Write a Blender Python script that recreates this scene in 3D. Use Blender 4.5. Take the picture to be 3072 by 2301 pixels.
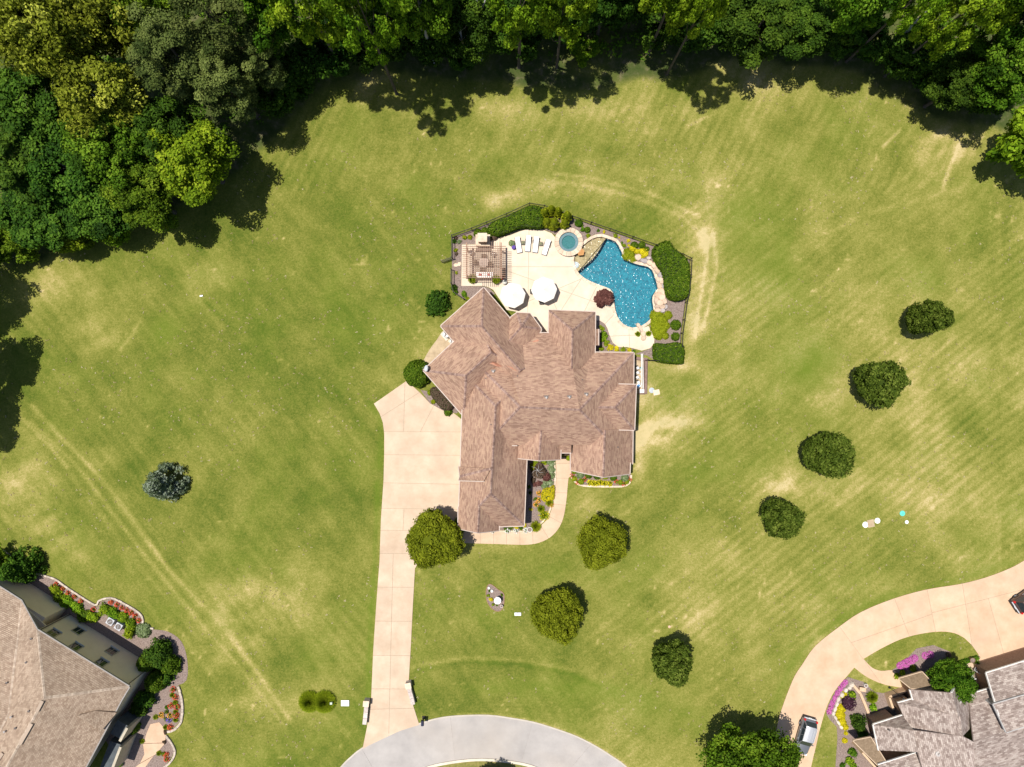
import bpy, math
import numpy as np
from mathutils import Vector, Matrix
from mathutils.bvhtree import BVHTree

for _o in list(bpy.data.objects):
    bpy.data.objects.remove(_o, do_unlink=True)
scene = bpy.context.scene
COL = scene.collection
R = math.radians

# ------------------------------------------------------------------ camera, sky, sun, exposure
S, HC, CX, CY = 0.042, 86.0, 1536.0, 1150.5        # metres per photo pixel on the lawn, drone height
cam = bpy.data.cameras.new('camera')
cam.sensor_width = 36.0
cam.lens = 36.0 * HC / (3072 * S)
cam.clip_end = 3000.0
cam_o = bpy.data.objects.new('camera', cam)
COL.objects.link(cam_o)
cam_o.location = (0, 0, HC)
cam_o.rotation_euler = (0, 0, 0)
scene.camera = cam_o

SX, SY = 0.27, -0.075                               # shadow run per metre of height (world x, y)
d = Vector((SX, SY, -1.0)).normalized()
elev = math.asin(-d.z)
az = math.atan2(-d.x, -d.y)                         # compass-like angle of the sun, from +Y towards +X
world = bpy.data.worlds.new('World')
scene.world = world
world.use_nodes = True
wn = world.node_tree.nodes
sky = wn.new('ShaderNodeTexSky')
sky.sky_type = 'NISHITA'
sky.sun_disc = False
sky.sun_elevation = elev
sky.sun_rotation = az
wn['Background'].inputs['Strength'].default_value = 0.08
world.node_tree.links.new(sky.outputs[0], wn['Background'].inputs['Color'])
sun = bpy.data.lights.new('sun', 'SUN')
sun.energy = 4.9
sun.angle = R(0.53)
sun.color = (1.0, 0.945, 0.86)
sun_o = bpy.data.objects.new('sun', sun)
COL.objects.link(sun_o)
sun_o.location = (-20, 5, 70)
sun_o.rotation_euler = d.to_track_quat('-Z', 'Y').to_euler()
vs = scene.view_settings
vs.view_transform = 'Standard'
vs.look = 'None'
vs.exposure = 0.35
vs.gamma = 1.0
vs.use_curve_mapping = False

# ------------------------------------------------------------------ helpers
def P(px, py, z=0.0):
    """The world point at height z that the photograph shows at pixel (px, py)."""
    f = 1.0 - z / HC
    return Vector(((px - CX) * S * f, (CY - py) * S * f, z))

MW = {}
def link(o, parent=None, base=None):
    COL.objects.link(o)
    if parent is not None:
        o.parent = parent
        MW[o.name] = MW[parent.name]
    else:
        MW[o.name] = base if base is not None else Matrix.Identity(4)
    return o

def tag(o, label=None, cat=None, group=None, kind=None):
    if label: o['label'] = label
    if cat: o['category'] = cat
    if group: o['group'] = group
    if kind: o['kind'] = kind
    return o

def thing(name, loc, label, cat, group=None):
    o = bpy.data.objects.new(name, None)
    o.empty_display_size = 0.3
    o.location = loc
    link(o, None, Matrix.Translation(Vector(loc)))
    return tag(o, label, cat, group)

class MB:
    """Collects faces in world coordinates; build() links them as one mesh object."""
    def __init__(s):
        s.v, s.f, s.uv = [], [], []
    def add(s, verts, faces, uvs=None):
        n = len(s.v)
        s.v += [tuple(p) for p in verts]
        s.f += [tuple(i + n for i in f) for f in faces]
        if uvs: s.uv += uvs
        return s
    def box(s, c, size, rz=0.0, rx=0.0, ry=0.0):
        m = Matrix.Translation(Vector(c)) @ Matrix.Rotation(rz, 4, 'Z') @ Matrix.Rotation(ry, 4, 'Y') @ Matrix.Rotation(rx, 4, 'X')
        x, y, z = size[0] / 2, size[1] / 2, size[2] / 2
        vs_ = [m @ Vector(p) for p in ((-x,-y,-z),(x,-y,-z),(x,y,-z),(-x,y,-z),(-x,-y,z),(x,-y,z),(x,y,z),(-x,y,z))]
        return s.add(vs_, [(0,3,2,1),(4,5,6,7),(0,1,5,4),(1,2,6,5),(2,3,7,6),(3,0,4,7)])
    def bar(s, a, b, w, h):
        a, b = Vector(a), Vector(b)
        dd = b - a
        L = dd.length
        if L < 1e-6: return s
        t = dd / L
        side = t.cross(Vector((0,0,1)))
        if side.length < 1e-4: side = Vector((1,0,0))
        side.normalize()
        up = side.cross(t)
        vs_ = []
        for p in (a, b):
            for (i, j) in ((-1,-1),(1,-1),(1,1),(-1,1)):
                vs_.append(p + side * (i * w / 2) + up * (j * h / 2))
        return s.add(vs_, [(0,1,2,3),(7,6,5,4),(0,4,5,1),(1,5,6,2),(2,6,7,3),(3,7,4,0)])
    def prism(s, poly, z0, z1):
        """poly: list of (x,y) world; z1 may be a list of per-vertex heights."""
        n = len(poly)
        ar = sum(poly[i][0]*poly[(i+1)%n][1]-poly[(i+1)%n][0]*poly[i][1] for i in range(n))
        if ar < 0: poly = poly[::-1]
        vs_ = [(p[0], p[1], z0) for p in poly] + [(p[0], p[1], z1) for p in poly]
        fs = [tuple(range(n, 2*n)), tuple(range(n-1, -1, -1))]
        fs += [(i, (i+1) % n, n + (i+1) % n, n + i) for i in range(n)]
        return s.add(vs_, fs)
    def sheet(s, poly, z):
        n = len(poly)
        ar = sum(poly[i][0]*poly[(i+1)%n][1]-poly[(i+1)%n][0]*poly[i][1] for i in range(n))
        if ar < 0: poly = poly[::-1]
        return s.add([(p[0], p[1], z) for p in poly], [tuple(range(n))])
    def tube(s, pts, rad, n=7, cap=True):
        pts = [Vector(p) for p in pts]
        if not hasattr(rad, '__len__'): rad = [rad] * len(pts)
        rings = []
        for i, p in enumerate(pts):
            t = (pts[min(i+1, len(pts)-1)] - pts[max(i-1, 0)]).normalized()
            a = t.cross(Vector((0.13, 0.31, 1)) if abs(t.z) < 0.9 else Vector((1, 0.2, 0))).normalized()
            b = t.cross(a)
            rings.append([p + (a*math.cos(k*2*math.pi/n) + b*math.sin(k*2*math.pi/n)) * rad[i] for k in range(n)])
        vs_ = [v for r in rings for v in r]
        fs = []
        for i in range(len(pts) - 1):
            for k in range(n):
                fs.append((i*n+k, i*n+(k+1) % n, (i+1)*n+(k+1) % n, (i+1)*n+k))
        if cap:
            fs.append(tuple(range(n-1, -1, -1)))
            fs.append(tuple((len(pts)-1)*n + k for k in range(n)))
        return s.add(vs_, fs)
    def lathe(s, c, prof, n=16):
        """prof: (radius, z) list."""
        vs_ = [(c[0] + r*math.cos(k*2*math.pi/n), c[1] + r*math.sin(k*2*math.pi/n), c[2] + z) for r, z in prof for k in range(n)]
        fs = []
        for i in range(len(prof) - 1):
            for k in range(n):
                fs.append((i*n+k, i*n+(k+1) % n, (i+1)*n+(k+1) % n, (i+1)*n+k))
        fs.append(tuple(range(n-1, -1, -1)))
        fs.append(tuple((len(prof)-1)*n + k for k in range(n)))
        return s.add(vs_, fs)
    def mesh(s, name):
        m = bpy.data.meshes.new(name)
        m.from_pydata(s.v, [], s.f)
        if s.uv:
            uvl = m.uv_layers.new(name='UVMap')
            i = 0
            for poly, uvs in zip(m.polygons, s.uv):
                for li, uv in zip(poly.loop_indices, uvs):
                    uvl.data[li].uv = uv
        m.update()
        return m
    def build(s, name, mat, parent=None, smooth=False, **kw):
        m = s.mesh(name)
        if parent is not None:
            m.transform(MW[parent.name].inverted())
        if smooth:
            m.polygons.foreach_set('use_smooth', [True] * len(m.polygons))
        m.materials.append(mat)
        o = bpy.data.objects.new(name, m)
        link(o, parent)
        return tag(o, **kw)

def PX(pts, z=0.0):
    return [tuple(P(x, y, z)[:2]) for x, y in pts]

def catmull(pts, n=4, closed=True):
    out = []
    N = len(pts)
    rng_ = range(N) if closed else range(N - 1)
    for i in rng_:
        p0 = pts[(i-1) % N] if closed else pts[max(i-1, 0)]
        p1 = pts[i]
        p2 = pts[(i+1) % N]
        p3 = pts[(i+2) % N] if closed else pts[min(i+2, N-1)]
        for k in range(n):
            t = k / n
            out.append(tuple(0.5 * ((2*b) + (-a+c)*t + (2*a-5*b+4*c-e)*t*t + (-a+3*b-3*c+e)*t**3) for a, b, c, e in zip(p0, p1, p2, p3)))
    if not closed: out.append(tuple(pts[-1]))
    return out

def inside(pts, X, Y):
    r = np.zeros(X.shape, bool)
    n = len(pts)
    for i in range(n):
        x1, y1 = pts[i]; x2, y2 = pts[(i+1) % n]
        c = ((y1 > Y) != (y2 > Y))
        with np.errstate(divide='ignore', invalid='ignore'):
            xi = (x2 - x1) * (Y - y1) / (y2 - y1 + 1e-12) + x1
        r ^= c & (X < xi)
    return r

def clip(poly, a, b, c):
    """Keep the side a*x + b*y >= c."""
    out = []
    n = len(poly)
    for i in range(n):
        p, q = poly[i], poly[(i+1) % n]
        dp, dq = a*p[0]+b*p[1]-c, a*q[0]+b*q[1]-c
        if dp >= 0: out.append(p)
        if (dp >= 0) != (dq >= 0):
            t = dp / (dp - dq)
            out.append((p[0]+(q[0]-p[0])*t, p[1]+(q[1]-p[1])*t))
    return out

def area(poly):
    n = len(poly)
    return abs(sum(poly[i][0]*poly[(i+1)%n][1]-poly[(i+1)%n][0]*poly[i][1] for i in range(n))) / 2

def cut(polys, lines, gap):
    """Split polygons by lines ((x1,y1),(x2,y2)) leaving an open joint of the given width.
    A line with a third entry only cuts pieces whose centre lies in that pixel box."""
    for ln in lines:
        (x1, y1), (x2, y2) = ln[0], ln[1]
        L = math.hypot(x2-x1, y2-y1)
        a, b = (y1-y2)/L, (x2-x1)/L
        c = a*x1 + b*y1
        res = []
        for p in polys:
            if len(ln) > 2:
                cx = sum(q[0] for q in p)/len(p); cy = sum(q[1] for q in p)/len(p)
                bx = ln[2]
                if not (bx[0] <= cx <= bx[2] and bx[1] <= cy <= bx[3]):
                    res.append(p); continue
            for q in (clip(p, a, b, c + gap/2), clip(p, -a, -b, -c + gap/2)):
                if len(q) > 2 and area(q) > 0.15: res.append(q)
        polys = res
    return polys

def WL(lines):
    out = []
    for l in lines:
        a, b = P(*l[0])[:2], P(*l[1])[:2]
        if len(l) > 2:
            x0, y0, x1, y1 = l[2]
            q0, q1 = P(x0, y1), P(x1, y0)
            out.append((a, b, (q0.x, q0.y, q1.x, q1.y)))
        else: out.append((a, b))
    return out

# ------------------------------------------------------------------ materials
MATS = {}
def nodemat(name):
    m = bpy.data.materials.new(name)
    m.use_nodes = True
    nt = m.node_tree
    bs = nt.nodes['Principled BSDF']
    return m, nt, bs

def N(nt, t, **kw):
    n = nt.nodes.new(t)
    for k, v in kw.items():
        setattr(n, k, v)
    return n

def ramp(nt, stops):
    r = nt.nodes.new('ShaderNodeValToRGB')
    e = r.color_ramp.elements
    while len(e) < len(stops): e.new(0.5)
    for el, (p, c) in zip(e, stops):
        el.position = p
        el.color = (*c, 1)
    return r

def surf(name, c1, c2, scale=2.0, rough=0.8, bump=0.0, bscale=30.0, objvar=0.0, detail=6.0, spec=0.3, stain=None, metal=0.0, c3=None):
    """Mottled surface: noise between two or three colours, fine relief, per-object variation."""
    if name in MATS: return MATS[name]
    m, nt, bs = nodemat(name)
    L = nt.links.new
    tc = N(nt, 'ShaderNodeNewGeometry')
    no = N(nt, 'ShaderNodeTexNoise'); no.inputs['Scale'].default_value = scale; no.inputs['Detail'].default_value = detail; no.inputs['Roughness'].default_value = 0.65
    L(tc.outputs['Position'], no.inputs['Vector'])
    st = [(0.32, c1), (0.68, c2)] if c3 is None else [(0.3, c1), (0.5, c2), (0.7, c3)]
    rp = ramp(nt, st)
    L(no.outputs['Fac'], rp.inputs[0])
    col = rp.outputs[0]
    if stain:
        n2 = N(nt, 'ShaderNodeTexNoise'); n2.inputs['Scale'].default_value = stain[1]; n2.inputs['Detail'].default_value = 4
        L(tc.outputs['Position'], n2.inputs['Vector'])
        r2 = ramp(nt, [(0.45, (0, 0, 0)), (0.75, (1, 1, 1))])
        L(n2.outputs['Fac'], r2.inputs[0])
        mx = N(nt, 'ShaderNodeMix', data_type='RGBA')
        mx.inputs[7].default_value = (*stain[0], 1)
        mu = N(nt, 'ShaderNodeMath', operation='MULTIPLY'); mu.inputs[1].default_value = stain[2]
        L(r2.outputs[0], mu.inputs[0]); L(mu.outputs[0], mx.inputs[0]); L(col, mx.inputs[6])
        col = mx.outputs[2]
    if objvar:
        oi = N(nt, 'ShaderNodeObjectInfo')
        hs = N(nt, 'ShaderNodeHueSaturation')
        mr = N(nt, 'ShaderNodeMapRange'); mr.inputs[3].default_value = 1 - objvar; mr.inputs[4].default_value = 1 + objvar
        L(oi.outputs['Random'], mr.inputs[0]); L(mr.outputs[0], hs.inputs['Value']); L(col, hs.inputs['Color'])
        col = hs.outputs[0]
    L(col, bs.inputs['Base Color'])
    bs.inputs['Roughness'].default_value = rough
    bs.inputs['Specular IOR Level'].default_value = spec
    bs.inputs['Metallic'].default_value = metal
    if bump:
        n3 = N(nt, 'ShaderNodeTexNoise'); n3.inputs['Scale'].default_value = bscale; n3.inputs['Detail'].default_value = 5
        L(tc.outputs['Position'], n3.inputs['Vector'])
        b = N(nt, 'ShaderNodeBump'); b.inputs['Strength'].default_value = 1.0; b.inputs['Distance'].default_value = bump
        L(n3.outputs['Fac'], b.inputs['Height']); L(b.outputs[0], bs.inputs['Normal'])
    MATS[name] = m
    return m

def plain(name, c, rough=0.5, metal=0.0, spec=0.4):
    j = tuple(min(1, x*1.12) for x in c); k = tuple(x*0.88 for x in c)
    return surf(name, k, j, 6.0, rough, spec=spec, metal=metal)

def leafmat(name, dark, mid, light, trans=0.25, hv=0.0):
    """Leaves: colour per leaf from the 'tint' attribute, thin and slightly translucent."""
    if name in MATS: return MATS[name]
    m, nt, bs = nodemat(name)
    L = nt.links.new
    at = N(nt, 'ShaderNodeAttribute', attribute_name='tint')
    rp = ramp(nt, [(0.0, dark), (0.5, mid), (1.0, light)])
    L(at.outputs['Fac'], rp.inputs[0])
    col = rp.outputs[0]
    if hv:
        oi = N(nt, 'ShaderNodeObjectInfo')
        hs = N(nt, 'ShaderNodeHueSaturation')
        a = N(nt, 'ShaderNodeMapRange'); a.inputs[3].default_value = 0.5 - hv; a.inputs[4].default_value = 0.5 + hv
        b = N(nt, 'ShaderNodeMapRange'); b.inputs[3].default_value = 0.85; b.inputs[4].default_value = 1.2
        ml = N(nt, 'ShaderNodeMath', operation='FRACT'); mm = N(nt, 'ShaderNodeMath', operation='MULTIPLY'); mm.inputs[1].default_value = 7.31
        L(oi.outputs['Random'], a.inputs[0]); L(oi.outputs['Random'], mm.inputs[0]); L(mm.outputs[0], ml.inputs[0]); L(ml.outputs[0], b.inputs[0])
        L(a.outputs[0], hs.inputs['Hue']); L(b.outputs[0], hs.inputs['Value']); L(col, hs.inputs['Color'])
        col = hs.outputs[0]
    L(col, bs.inputs['Base Color'])
    bs.inputs['Roughness'].default_value = 0.7
    bs.inputs['Specular IOR Level'].default_value = 0.08
    tr = N(nt, 'ShaderNodeBsdfTranslucent')
    L(col, tr.inputs['Color'])
    mx = N(nt, 'ShaderNodeMixShader'); mx.inputs[0].default_value = trans
    L(bs.outputs[0], mx.inputs[1]); L(tr.outputs[0], mx.inputs[2])
    L(mx.outputs[0], nt.nodes['Material Output'].inputs['Surface'])
    MATS[name] = m
    return m

def shingle(name, cols, tab=(0.40, 0.15), bump=0.012):
    """Roof shingles: courses follow the slope through the UV map (metres)."""
    m, nt, bs = nodemat(name)
    L = nt.links.new
    uv = N(nt, 'ShaderNodeUVMap', uv_map='UVMap')
    br = N(nt, 'ShaderNodeTexBrick')
    br.offset = 0.5; br.inputs['Scale'].default_value = 1.0
    br.inputs['Brick Width'].default_value = tab[0]; br.inputs['Row Height'].default_value = tab[1]
    br.inputs['Mortar Size'].default_value = 0.006; br.inputs['Mortar Smooth'].default_value = 0.2
    br.inputs['Color1'].default_value = (0, 0, 0, 1); br.inputs['Color2'].default_value = (1, 1, 1, 1); br.inputs['Mortar'].default_value = (0.2, 0.2, 0.2, 1)
    L(uv.outputs[0], br.inputs['Vector'])
    # a second, larger tab pattern so colours cluster in blocks along the courses
    b2 = N(nt, 'ShaderNodeTexBrick')
    b2.offset = 0.37; b2.inputs['Scale'].default_value = 1.0
    b2.inputs['Brick Width'].default_value = tab[0]*1.7; b2.inputs['Row Height'].default_value = tab[1]*2
    b2.inputs['Mortar Size'].default_value = 0.0
    b2.inputs['Color1'].default_value = (0, 0, 0, 1); b2.inputs['Color2'].default_value = (1, 1, 1, 1)
    L(uv.outputs[0], b2.inputs['Vector'])
    ad = N(nt, 'ShaderNodeMix', data_type='FLOAT'); ad.inputs[0].default_value = 0.3
    L(br.outputs['Color'], ad.inputs[2]); L(b2.outputs['Color'], ad.inputs[3])
    rp = ramp(nt, [(0.15, cols[0]), (0.38, cols[1]), (0.6, cols[2]), (0.85, cols[3])])
    L(ad.outputs[0], rp.inputs[0])
    n2 = N(nt, 'ShaderNodeTexNoise'); n2.inputs['Scale'].default_value = 0.35; n2.inputs['Detail'].default_value = 4
    geo = N(nt, 'ShaderNodeNewGeometry'); L(geo.outputs['Position'], n2.inputs['Vector'])
    hs = N(nt, 'ShaderNodeHueSaturation')
    mr = N(nt, 'ShaderNodeMapRange'); mr.inputs[1].default_value = 0.3; mr.inputs[2].default_value = 0.7; mr.inputs[3].default_value = 0.9; mr.inputs[4].default_value = 1.1
    L(n2.outputs['Fac'], mr.inputs[0]); L(mr.outputs[0], hs.inputs['Value']); L(rp.outputs[0], hs.inputs['Color'])
    L(hs.outputs[0], bs.inputs['Base Color'])
    bs.inputs['Roughness'].default_value = 0.95
    bs.inputs['Specular IOR Level'].default_value = 0.15
    wv = N(nt, 'ShaderNodeTexWave'); wv.wave_type = 'BANDS'; wv.bands_direction = 'Y'; wv.wave_profile = 'SAW'
    wv.inputs['Scale'].default_value = 0.314 / tab[1]
    L(uv.outputs[0], wv.inputs['Vector'])
    bm = N(nt, 'ShaderNodeBump'); bm.inputs['Distance'].default_value = bump; bm.inputs['Strength'].default_value = 1
    mxh = N(nt, 'ShaderNodeMath', operation='SUBTRACT'); L(wv.outputs['Fac'], mxh.inputs[0]); L(br.outputs['Fac'], mxh.inputs[1])
    L(mxh.outputs[0], bm.inputs['Height']); L(bm.outputs[0], bs.inputs['Normal'])
    MATS[name] = m
    return m

# ------------------------------------------------------------------ lawn (one sheet, with a hole for the pool)
rng = np.random.default_rng(7)
ORD = ['first','second','third','fourth','fifth','sixth','seventh','eighth','ninth','tenth','eleventh','twelfth','thirteenth']
def vnoise(X, Y, s, seed, ang=0.0, an=1.0):
    """Value noise on world coords: s = feature size, an = stretch along angle ang."""
    g = np.random.default_rng(seed).random((257, 257))
    c, sn = math.cos(ang), math.sin(ang)
    U = (X*c + Y*sn) / (s*an) + 1000.3; V = (-X*sn + Y*c) / s + 1000.7
    i = np.floor(U).astype(int); j = np.floor(V).astype(int)
    u = U - i; v = V - j
    u = u*u*(3-2*u); v = v*v*(3-2*v)
    i %= 256; j %= 256
    return (g[i, j]*(1-u)*(1-v) + g[i+1, j]*u*(1-v) + g[i, j+1]*(1-u)*v + g[i+1, j+1]*u*v)
def fbm(X, Y, s, seed, ang=0.0, an=1.0, o=4):
    t = 0; w = 1; tot = 0
    for k in range(o):
        t = t + w*vnoise(X, Y, s/2**k, seed+k, ang, an); tot += w; w *= 0.55
    return t / tot

POOL = catmull([(1819,715),(1846,725),(1859,744),(1869,766),(1882,779),(1896,788),(1917,795),(1941,800),(1954,807),(1963,827),(1969,849),(1974,864),(1963,879),(1956,896),(1960,922),(1960,942),(1952,955),(1939,968),(1922,978),(1896,983),(1878,977),(1863,966),(1850,946),(1844,922),(1841,901),(1839,879),(1828,866),(1798,855),(1767,842),(1746,829),(1733,816)], 3, closed=False)
SHELF_E = catmull([(1733,816),(1754,799),(1780,775),(1798,751),(1811,727),(1819,715)], 3, closed=False)
SHELF_W = catmull([(1819,715),(1806,711),(1785,713),(1763,725),(1748,738),(1733,752),(1722,772),(1723,792),(1733,816)], 3, closed=False)
poolW = PX(POOL)
shelfW = PX(SHELF_E[:-1] + SHELF_W[:-1])
waterOutline = PX(POOL[:-1] + SHELF_W[::-1][:-1])       # whole water outline

def ell(X, Y, px, py, rx, ry, ang=0.0):
    c = P(px, py); rx *= S; ry *= S
    a = -math.radians(ang)
    U = (X-c.x)*math.cos(a) + (Y-c.y)*math.sin(a); V = -(X-c.x)*math.sin(a) + (Y-c.y)*math.cos(a)
    return np.exp(-((U/rx)**2 + (V/ry)**2))
def stroke(X, Y, pts, w):
    best = np.full(X.shape, 1e9)
    q = [P(*p) for p in pts]
    for a, b in zip(q[:-1], q[1:]):
        dx, dy = b.x-a.x, b.y-a.y
        t = np.clip(((X-a.x)*dx + (Y-a.y)*dy) / (dx*dx+dy*dy), 0, 1)
        best = np.minimum(best, np.hypot(X-a.x-t*dx, Y-a.y-t*dy))
    return np.exp(-(best/(w*S))**2)

def build_lawn():
    def axis(lo, hi, step):
        a = np.arange(lo, hi + step/2, step)
        far = np.array([2, 6, 14, 30, 60, 120, 260, 600.0])
        return np.concatenate([(lo - far)[::-1], a, hi + far])
    xs = axis(-72, 72, 0.3); ys = axis(-54, 54, 0.3)
    X, Y = np.meshgrid(xs, ys, indexing='xy')
    nx, ny = len(xs), len(ys)
    idx = np.arange(nx*ny).reshape(ny, nx)
    f = np.stack([idx[:-1, :-1], idx[:-1, 1:], idx[1:, 1:], idx[1:, :-1]], -1).reshape(-1, 4)
    cx = (X[:-1, :-1] + X[1:, 1:]).ravel()/2; cy = (Y[:-1, :-1] + Y[1:, 1:]).ravel()/2
    # hole: pool, shelf and spa outline grown by 0.25 m
    w = np.array(waterOutline); cen = w.mean(0)
    near = (np.abs(cx-cen[0]) < 12) & (np.abs(cy-cen[1]) < 12)
    hole = np.zeros(len(cx), bool)
    q = np.zeros(near.sum(), bool)
    for ax, ay in [(0, 0)] + [(0.25*math.cos(t), 0.25*math.sin(t)) for t in np.linspace(0, 6.28, 13)[:-1]]:
        q |= inside(waterOutline, cx[near]+ax, cy[near]+ay)
    hole[near] = q
    f = f[~hole]
    # ---- what the turf itself looks like: dry, lush, bare
    pxX = X/S + CX; pyY = CY - Y/S
    dry = 0.30*np.ones(X.shape)
    right = 1/(1+np.exp(-(pxX-1750)/120))
    dry += 0.42*(fbm(X, Y, 9, 11) - 0.5) + 0.42*(fbm(X, Y, 2.6, 17) - 0.5) + 0.10*right
    sl = fbm(X, Y, 0.8, 23, R(-52), 5, 3); sr = fbm(X, Y, 0.75, 31, R(38), 4.5, 3); st = fbm(X, Y, 0.7, 37, R(62), 5, 3)
    up = np.clip((700-pyY)/250, 0, 1)
    streak = (1-right)*sl + right*sr
    streak = streak*(1-up) + st*up
    warp = 1.1*(fbm(X, Y, 22, 3, 0, 1, 2) - 0.5)
    def stripes(ang, w):
        v = -X*math.sin(ang) + Y*math.cos(ang) + warp
        return np.sin(2*math.pi*v/w)
    mow = (1-right)*stripes(R(-52), 1.25)*0.6 + right*stripes(R(38), 1.05)
    mow = mow*(1-up) + stripes(R(62), 1.15)*up*0.8
    dry += 0.26*(streak - 0.5) + 0.085*mow*np.clip(2.4*fbm(X, Y, 8, 55) - 0.6, 0, 1.2)
    dry += 0.05*right
    lush = 0.15 + 0.8*(fbm(X, Y, 6, 41) - 0.5) + 0.3*(fbm(X, Y, 1.5, 45) - 0.5)
    for a in [(120,850,90,60,.35,0),(60,1450,70,130,.5,40),(130,1560,90,60,.45,35),(760,1830,200,130,.42,20),(640,1960,120,70,.22,0),(330,880,120,90,.2,0),(570,830,60,50,.25,0),
              (1960,1300,95,42,1.05,-12),(1930,1190,38,120,.6,0),(1920,1380,25,90,.5,0),(2030,1260,90,60,.35,0),(1720,565,160,35,.4,8),(1560,590,120,30,.35,-14),(1480,610,60,30,.5,-20),(2100,770,30,110,.35,-8),(2085,960,35,90,.4,6),
              (2010,1100,70,18,.75,0),(2400,1470,150,50,.55,0),(2330,1430,60,40,.55,0),(2700,1180,90,220,.28,25),(2800,1350,110,160,.28,30),(2860,430,70,45,.8,10),(2800,470,40,80,.35,20),
              (2250,240,150,40,.4,20),(1100,300,110,60,.5,0),(1150,230,70,30,.55,0),(1900,330,180,40,.4,0),(1500,330,120,40,.35,0),(2120,700,40,70,.45,0),(1380,1010,45,70,.5,30),(1290,1060,45,50,.45,30),
              (2180,1660,60,40,.45,45),(2090,1860,60,50,.5,45),(1500,1630,260,40,.2,0),(1760,1510,170,40,.32,0),(700,2200,120,120,.2,0),(900,2120,120,60,.25,0),(2000,1720,90,60,.3,20),(200,1650,140,80,.18,20),(150,1850,60,40,.0,0),
              (2870,1500,160,60,.22,0),(2500,1200,60,90,.3,0),(2230,900,100,40,.18,0),(1210,2050,1,1,0,0),(2150,560,120,30,.25,15),(1880,520,160,25,.3,12),(1000,1700,110,150,.1,0),(300,1000,60,60,.3,0)]:
        dry += 0.62*a[4]*ell(X, Y, a[0], a[1], a[2], a[3], a[5])*np.clip(2.6*fbm(X, Y, 1.5, 61, 0.5, 1.6, 4) - 0.35, 0, 1.6)
    for a in [(1245,560,80,70,.6,0),(2330,790,90,120,.55,0),(2420,1090,90,80,.7,0),(490,990,70,60,.75,0),(660,930,50,40,.4,0),(1060,1200,90,260,.25,0),(1850,2080,160,40,.45,12),(1500,2060,200,30,.4,0),(2000,250,180,60,.2,0),
              (2100,2180,120,50,.4,20),(2230,650,90,90,.35,0),(1450,480,120,40,.3,0),(2960,500,60,80,.4,0),(1000,900,60,300,.2,0),(2040,1180,60,60,.3,0),(2060,1420,120,50,.3,0),(1700,1720,150,50,.25,0),(2480,1700,140,50,.2,20),(2050,900,20,150,.3,0),(2200,1050,60,160,.3,10),(2400,560,200,120,.3,0),(2700,820,120,70,.25,0),(350,1720,120,60,.2,30)]:
        lush += 0.7*a[4]*ell(X, Y, a[0], a[1], a[2], a[3], a[5])*(0.6 + 0.8*fbm(X, Y, 2.2, 71))
    # mower and wheel tracks
    br = 0.6 + 0.7*fbm(X, Y, 1.5, 83)
    for pts, w, k in [([(95,1215),(200,1330),(310,1440),(380,1530),(500,1700),(640,1850),(760,2000),(870,2160)], 7, .36), ([(90,1265),(180,1350),(250,1420),(330,1530),(460,1700),(700,1980),(790,2090),(860,2190)], 5, .24),
                      ([(60,1250),(150,1340),(200,1400)], 5, .4), ([(610,895),(640,930),(720,1000)], 4, -.2), ([(1250,2010),(1400,1985),(1550,1992),(1690,2015),(1800,2060)], 8, -.16), ([(1240,2000),(1400,1974),(1560,1980),(1720,2010)], 7, .25),
                      ([(2140,700),(2150,800),(2130,900),(2110,980)], 6, .35), ([(2110,690),(2122,770),(2100,900),(2085,1010)], 5, .35), ([(1640,545),(1750,555),(1900,590),(2050,650),(2120,720)], 7, .25), ([(1660,520),(1780,535),(1950,580),(2100,650)], 5, .3),
                      ([(2480,700),(2600,640),(2900,560)], 9, .12), ([(420,960),(400,1000),(360,1050)], 6, .3), ([(2880,430),(2850,500),(2830,560)], 6, .45), ([(2700,390),(2650,440)], 4, .5), ([(2060,380),(2120,350)], 6, .35), ([(1700,700),(1640,560)], 1, 0)]:
        dry += k*stroke(X, Y, pts, w)*br
        if k < 0: lush += 0.22*stroke(X, Y, pts, w)*br
    # pale verge beside kerbs, walks and drives, lusher where water runs off
    dry += 0.5*stroke(X, Y, [(1369,2146),(1464,2144),(1601,2165),(1730,2208),(1833,2266),(1876,2297)], 5)*br
    lush += 0.5*stroke(X, Y, [(1139,1400),(1143,1300),(1140,1260),(1112,1215)], 10)
    lush += 0.55*stroke(X, Y, [(1132,1450),(1130,1560),(1124,1680),(1108,1950),(1104,2090)], 9) + 0.4*stroke(X, Y, [(2310,2160),(2335,2080),(2380,1985),(2440,1915),(2515,1862),(2590,1817),(2690,1780),(2870,1740),(3030,1690)], 14)
    # scattered small bare specks
    sp = vnoise(X, Y, 0.55, 91)
    dry += 0.9*np.clip(sp-0.86, 0, 1)*6*np.clip(fbm(X, Y, 7, 95)-0.38, 0, 1)*2.2
    # woodland floor
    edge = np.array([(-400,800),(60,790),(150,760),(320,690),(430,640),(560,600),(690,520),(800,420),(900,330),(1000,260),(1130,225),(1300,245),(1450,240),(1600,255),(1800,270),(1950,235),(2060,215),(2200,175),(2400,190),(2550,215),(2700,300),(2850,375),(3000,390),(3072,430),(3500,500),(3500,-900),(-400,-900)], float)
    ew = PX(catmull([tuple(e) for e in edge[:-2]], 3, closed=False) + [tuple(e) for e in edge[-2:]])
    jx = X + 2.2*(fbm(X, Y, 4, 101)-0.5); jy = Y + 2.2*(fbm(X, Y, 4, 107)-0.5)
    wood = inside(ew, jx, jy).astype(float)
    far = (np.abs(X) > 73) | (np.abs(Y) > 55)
    wood[far & (Y > 20)] = 1
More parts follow.
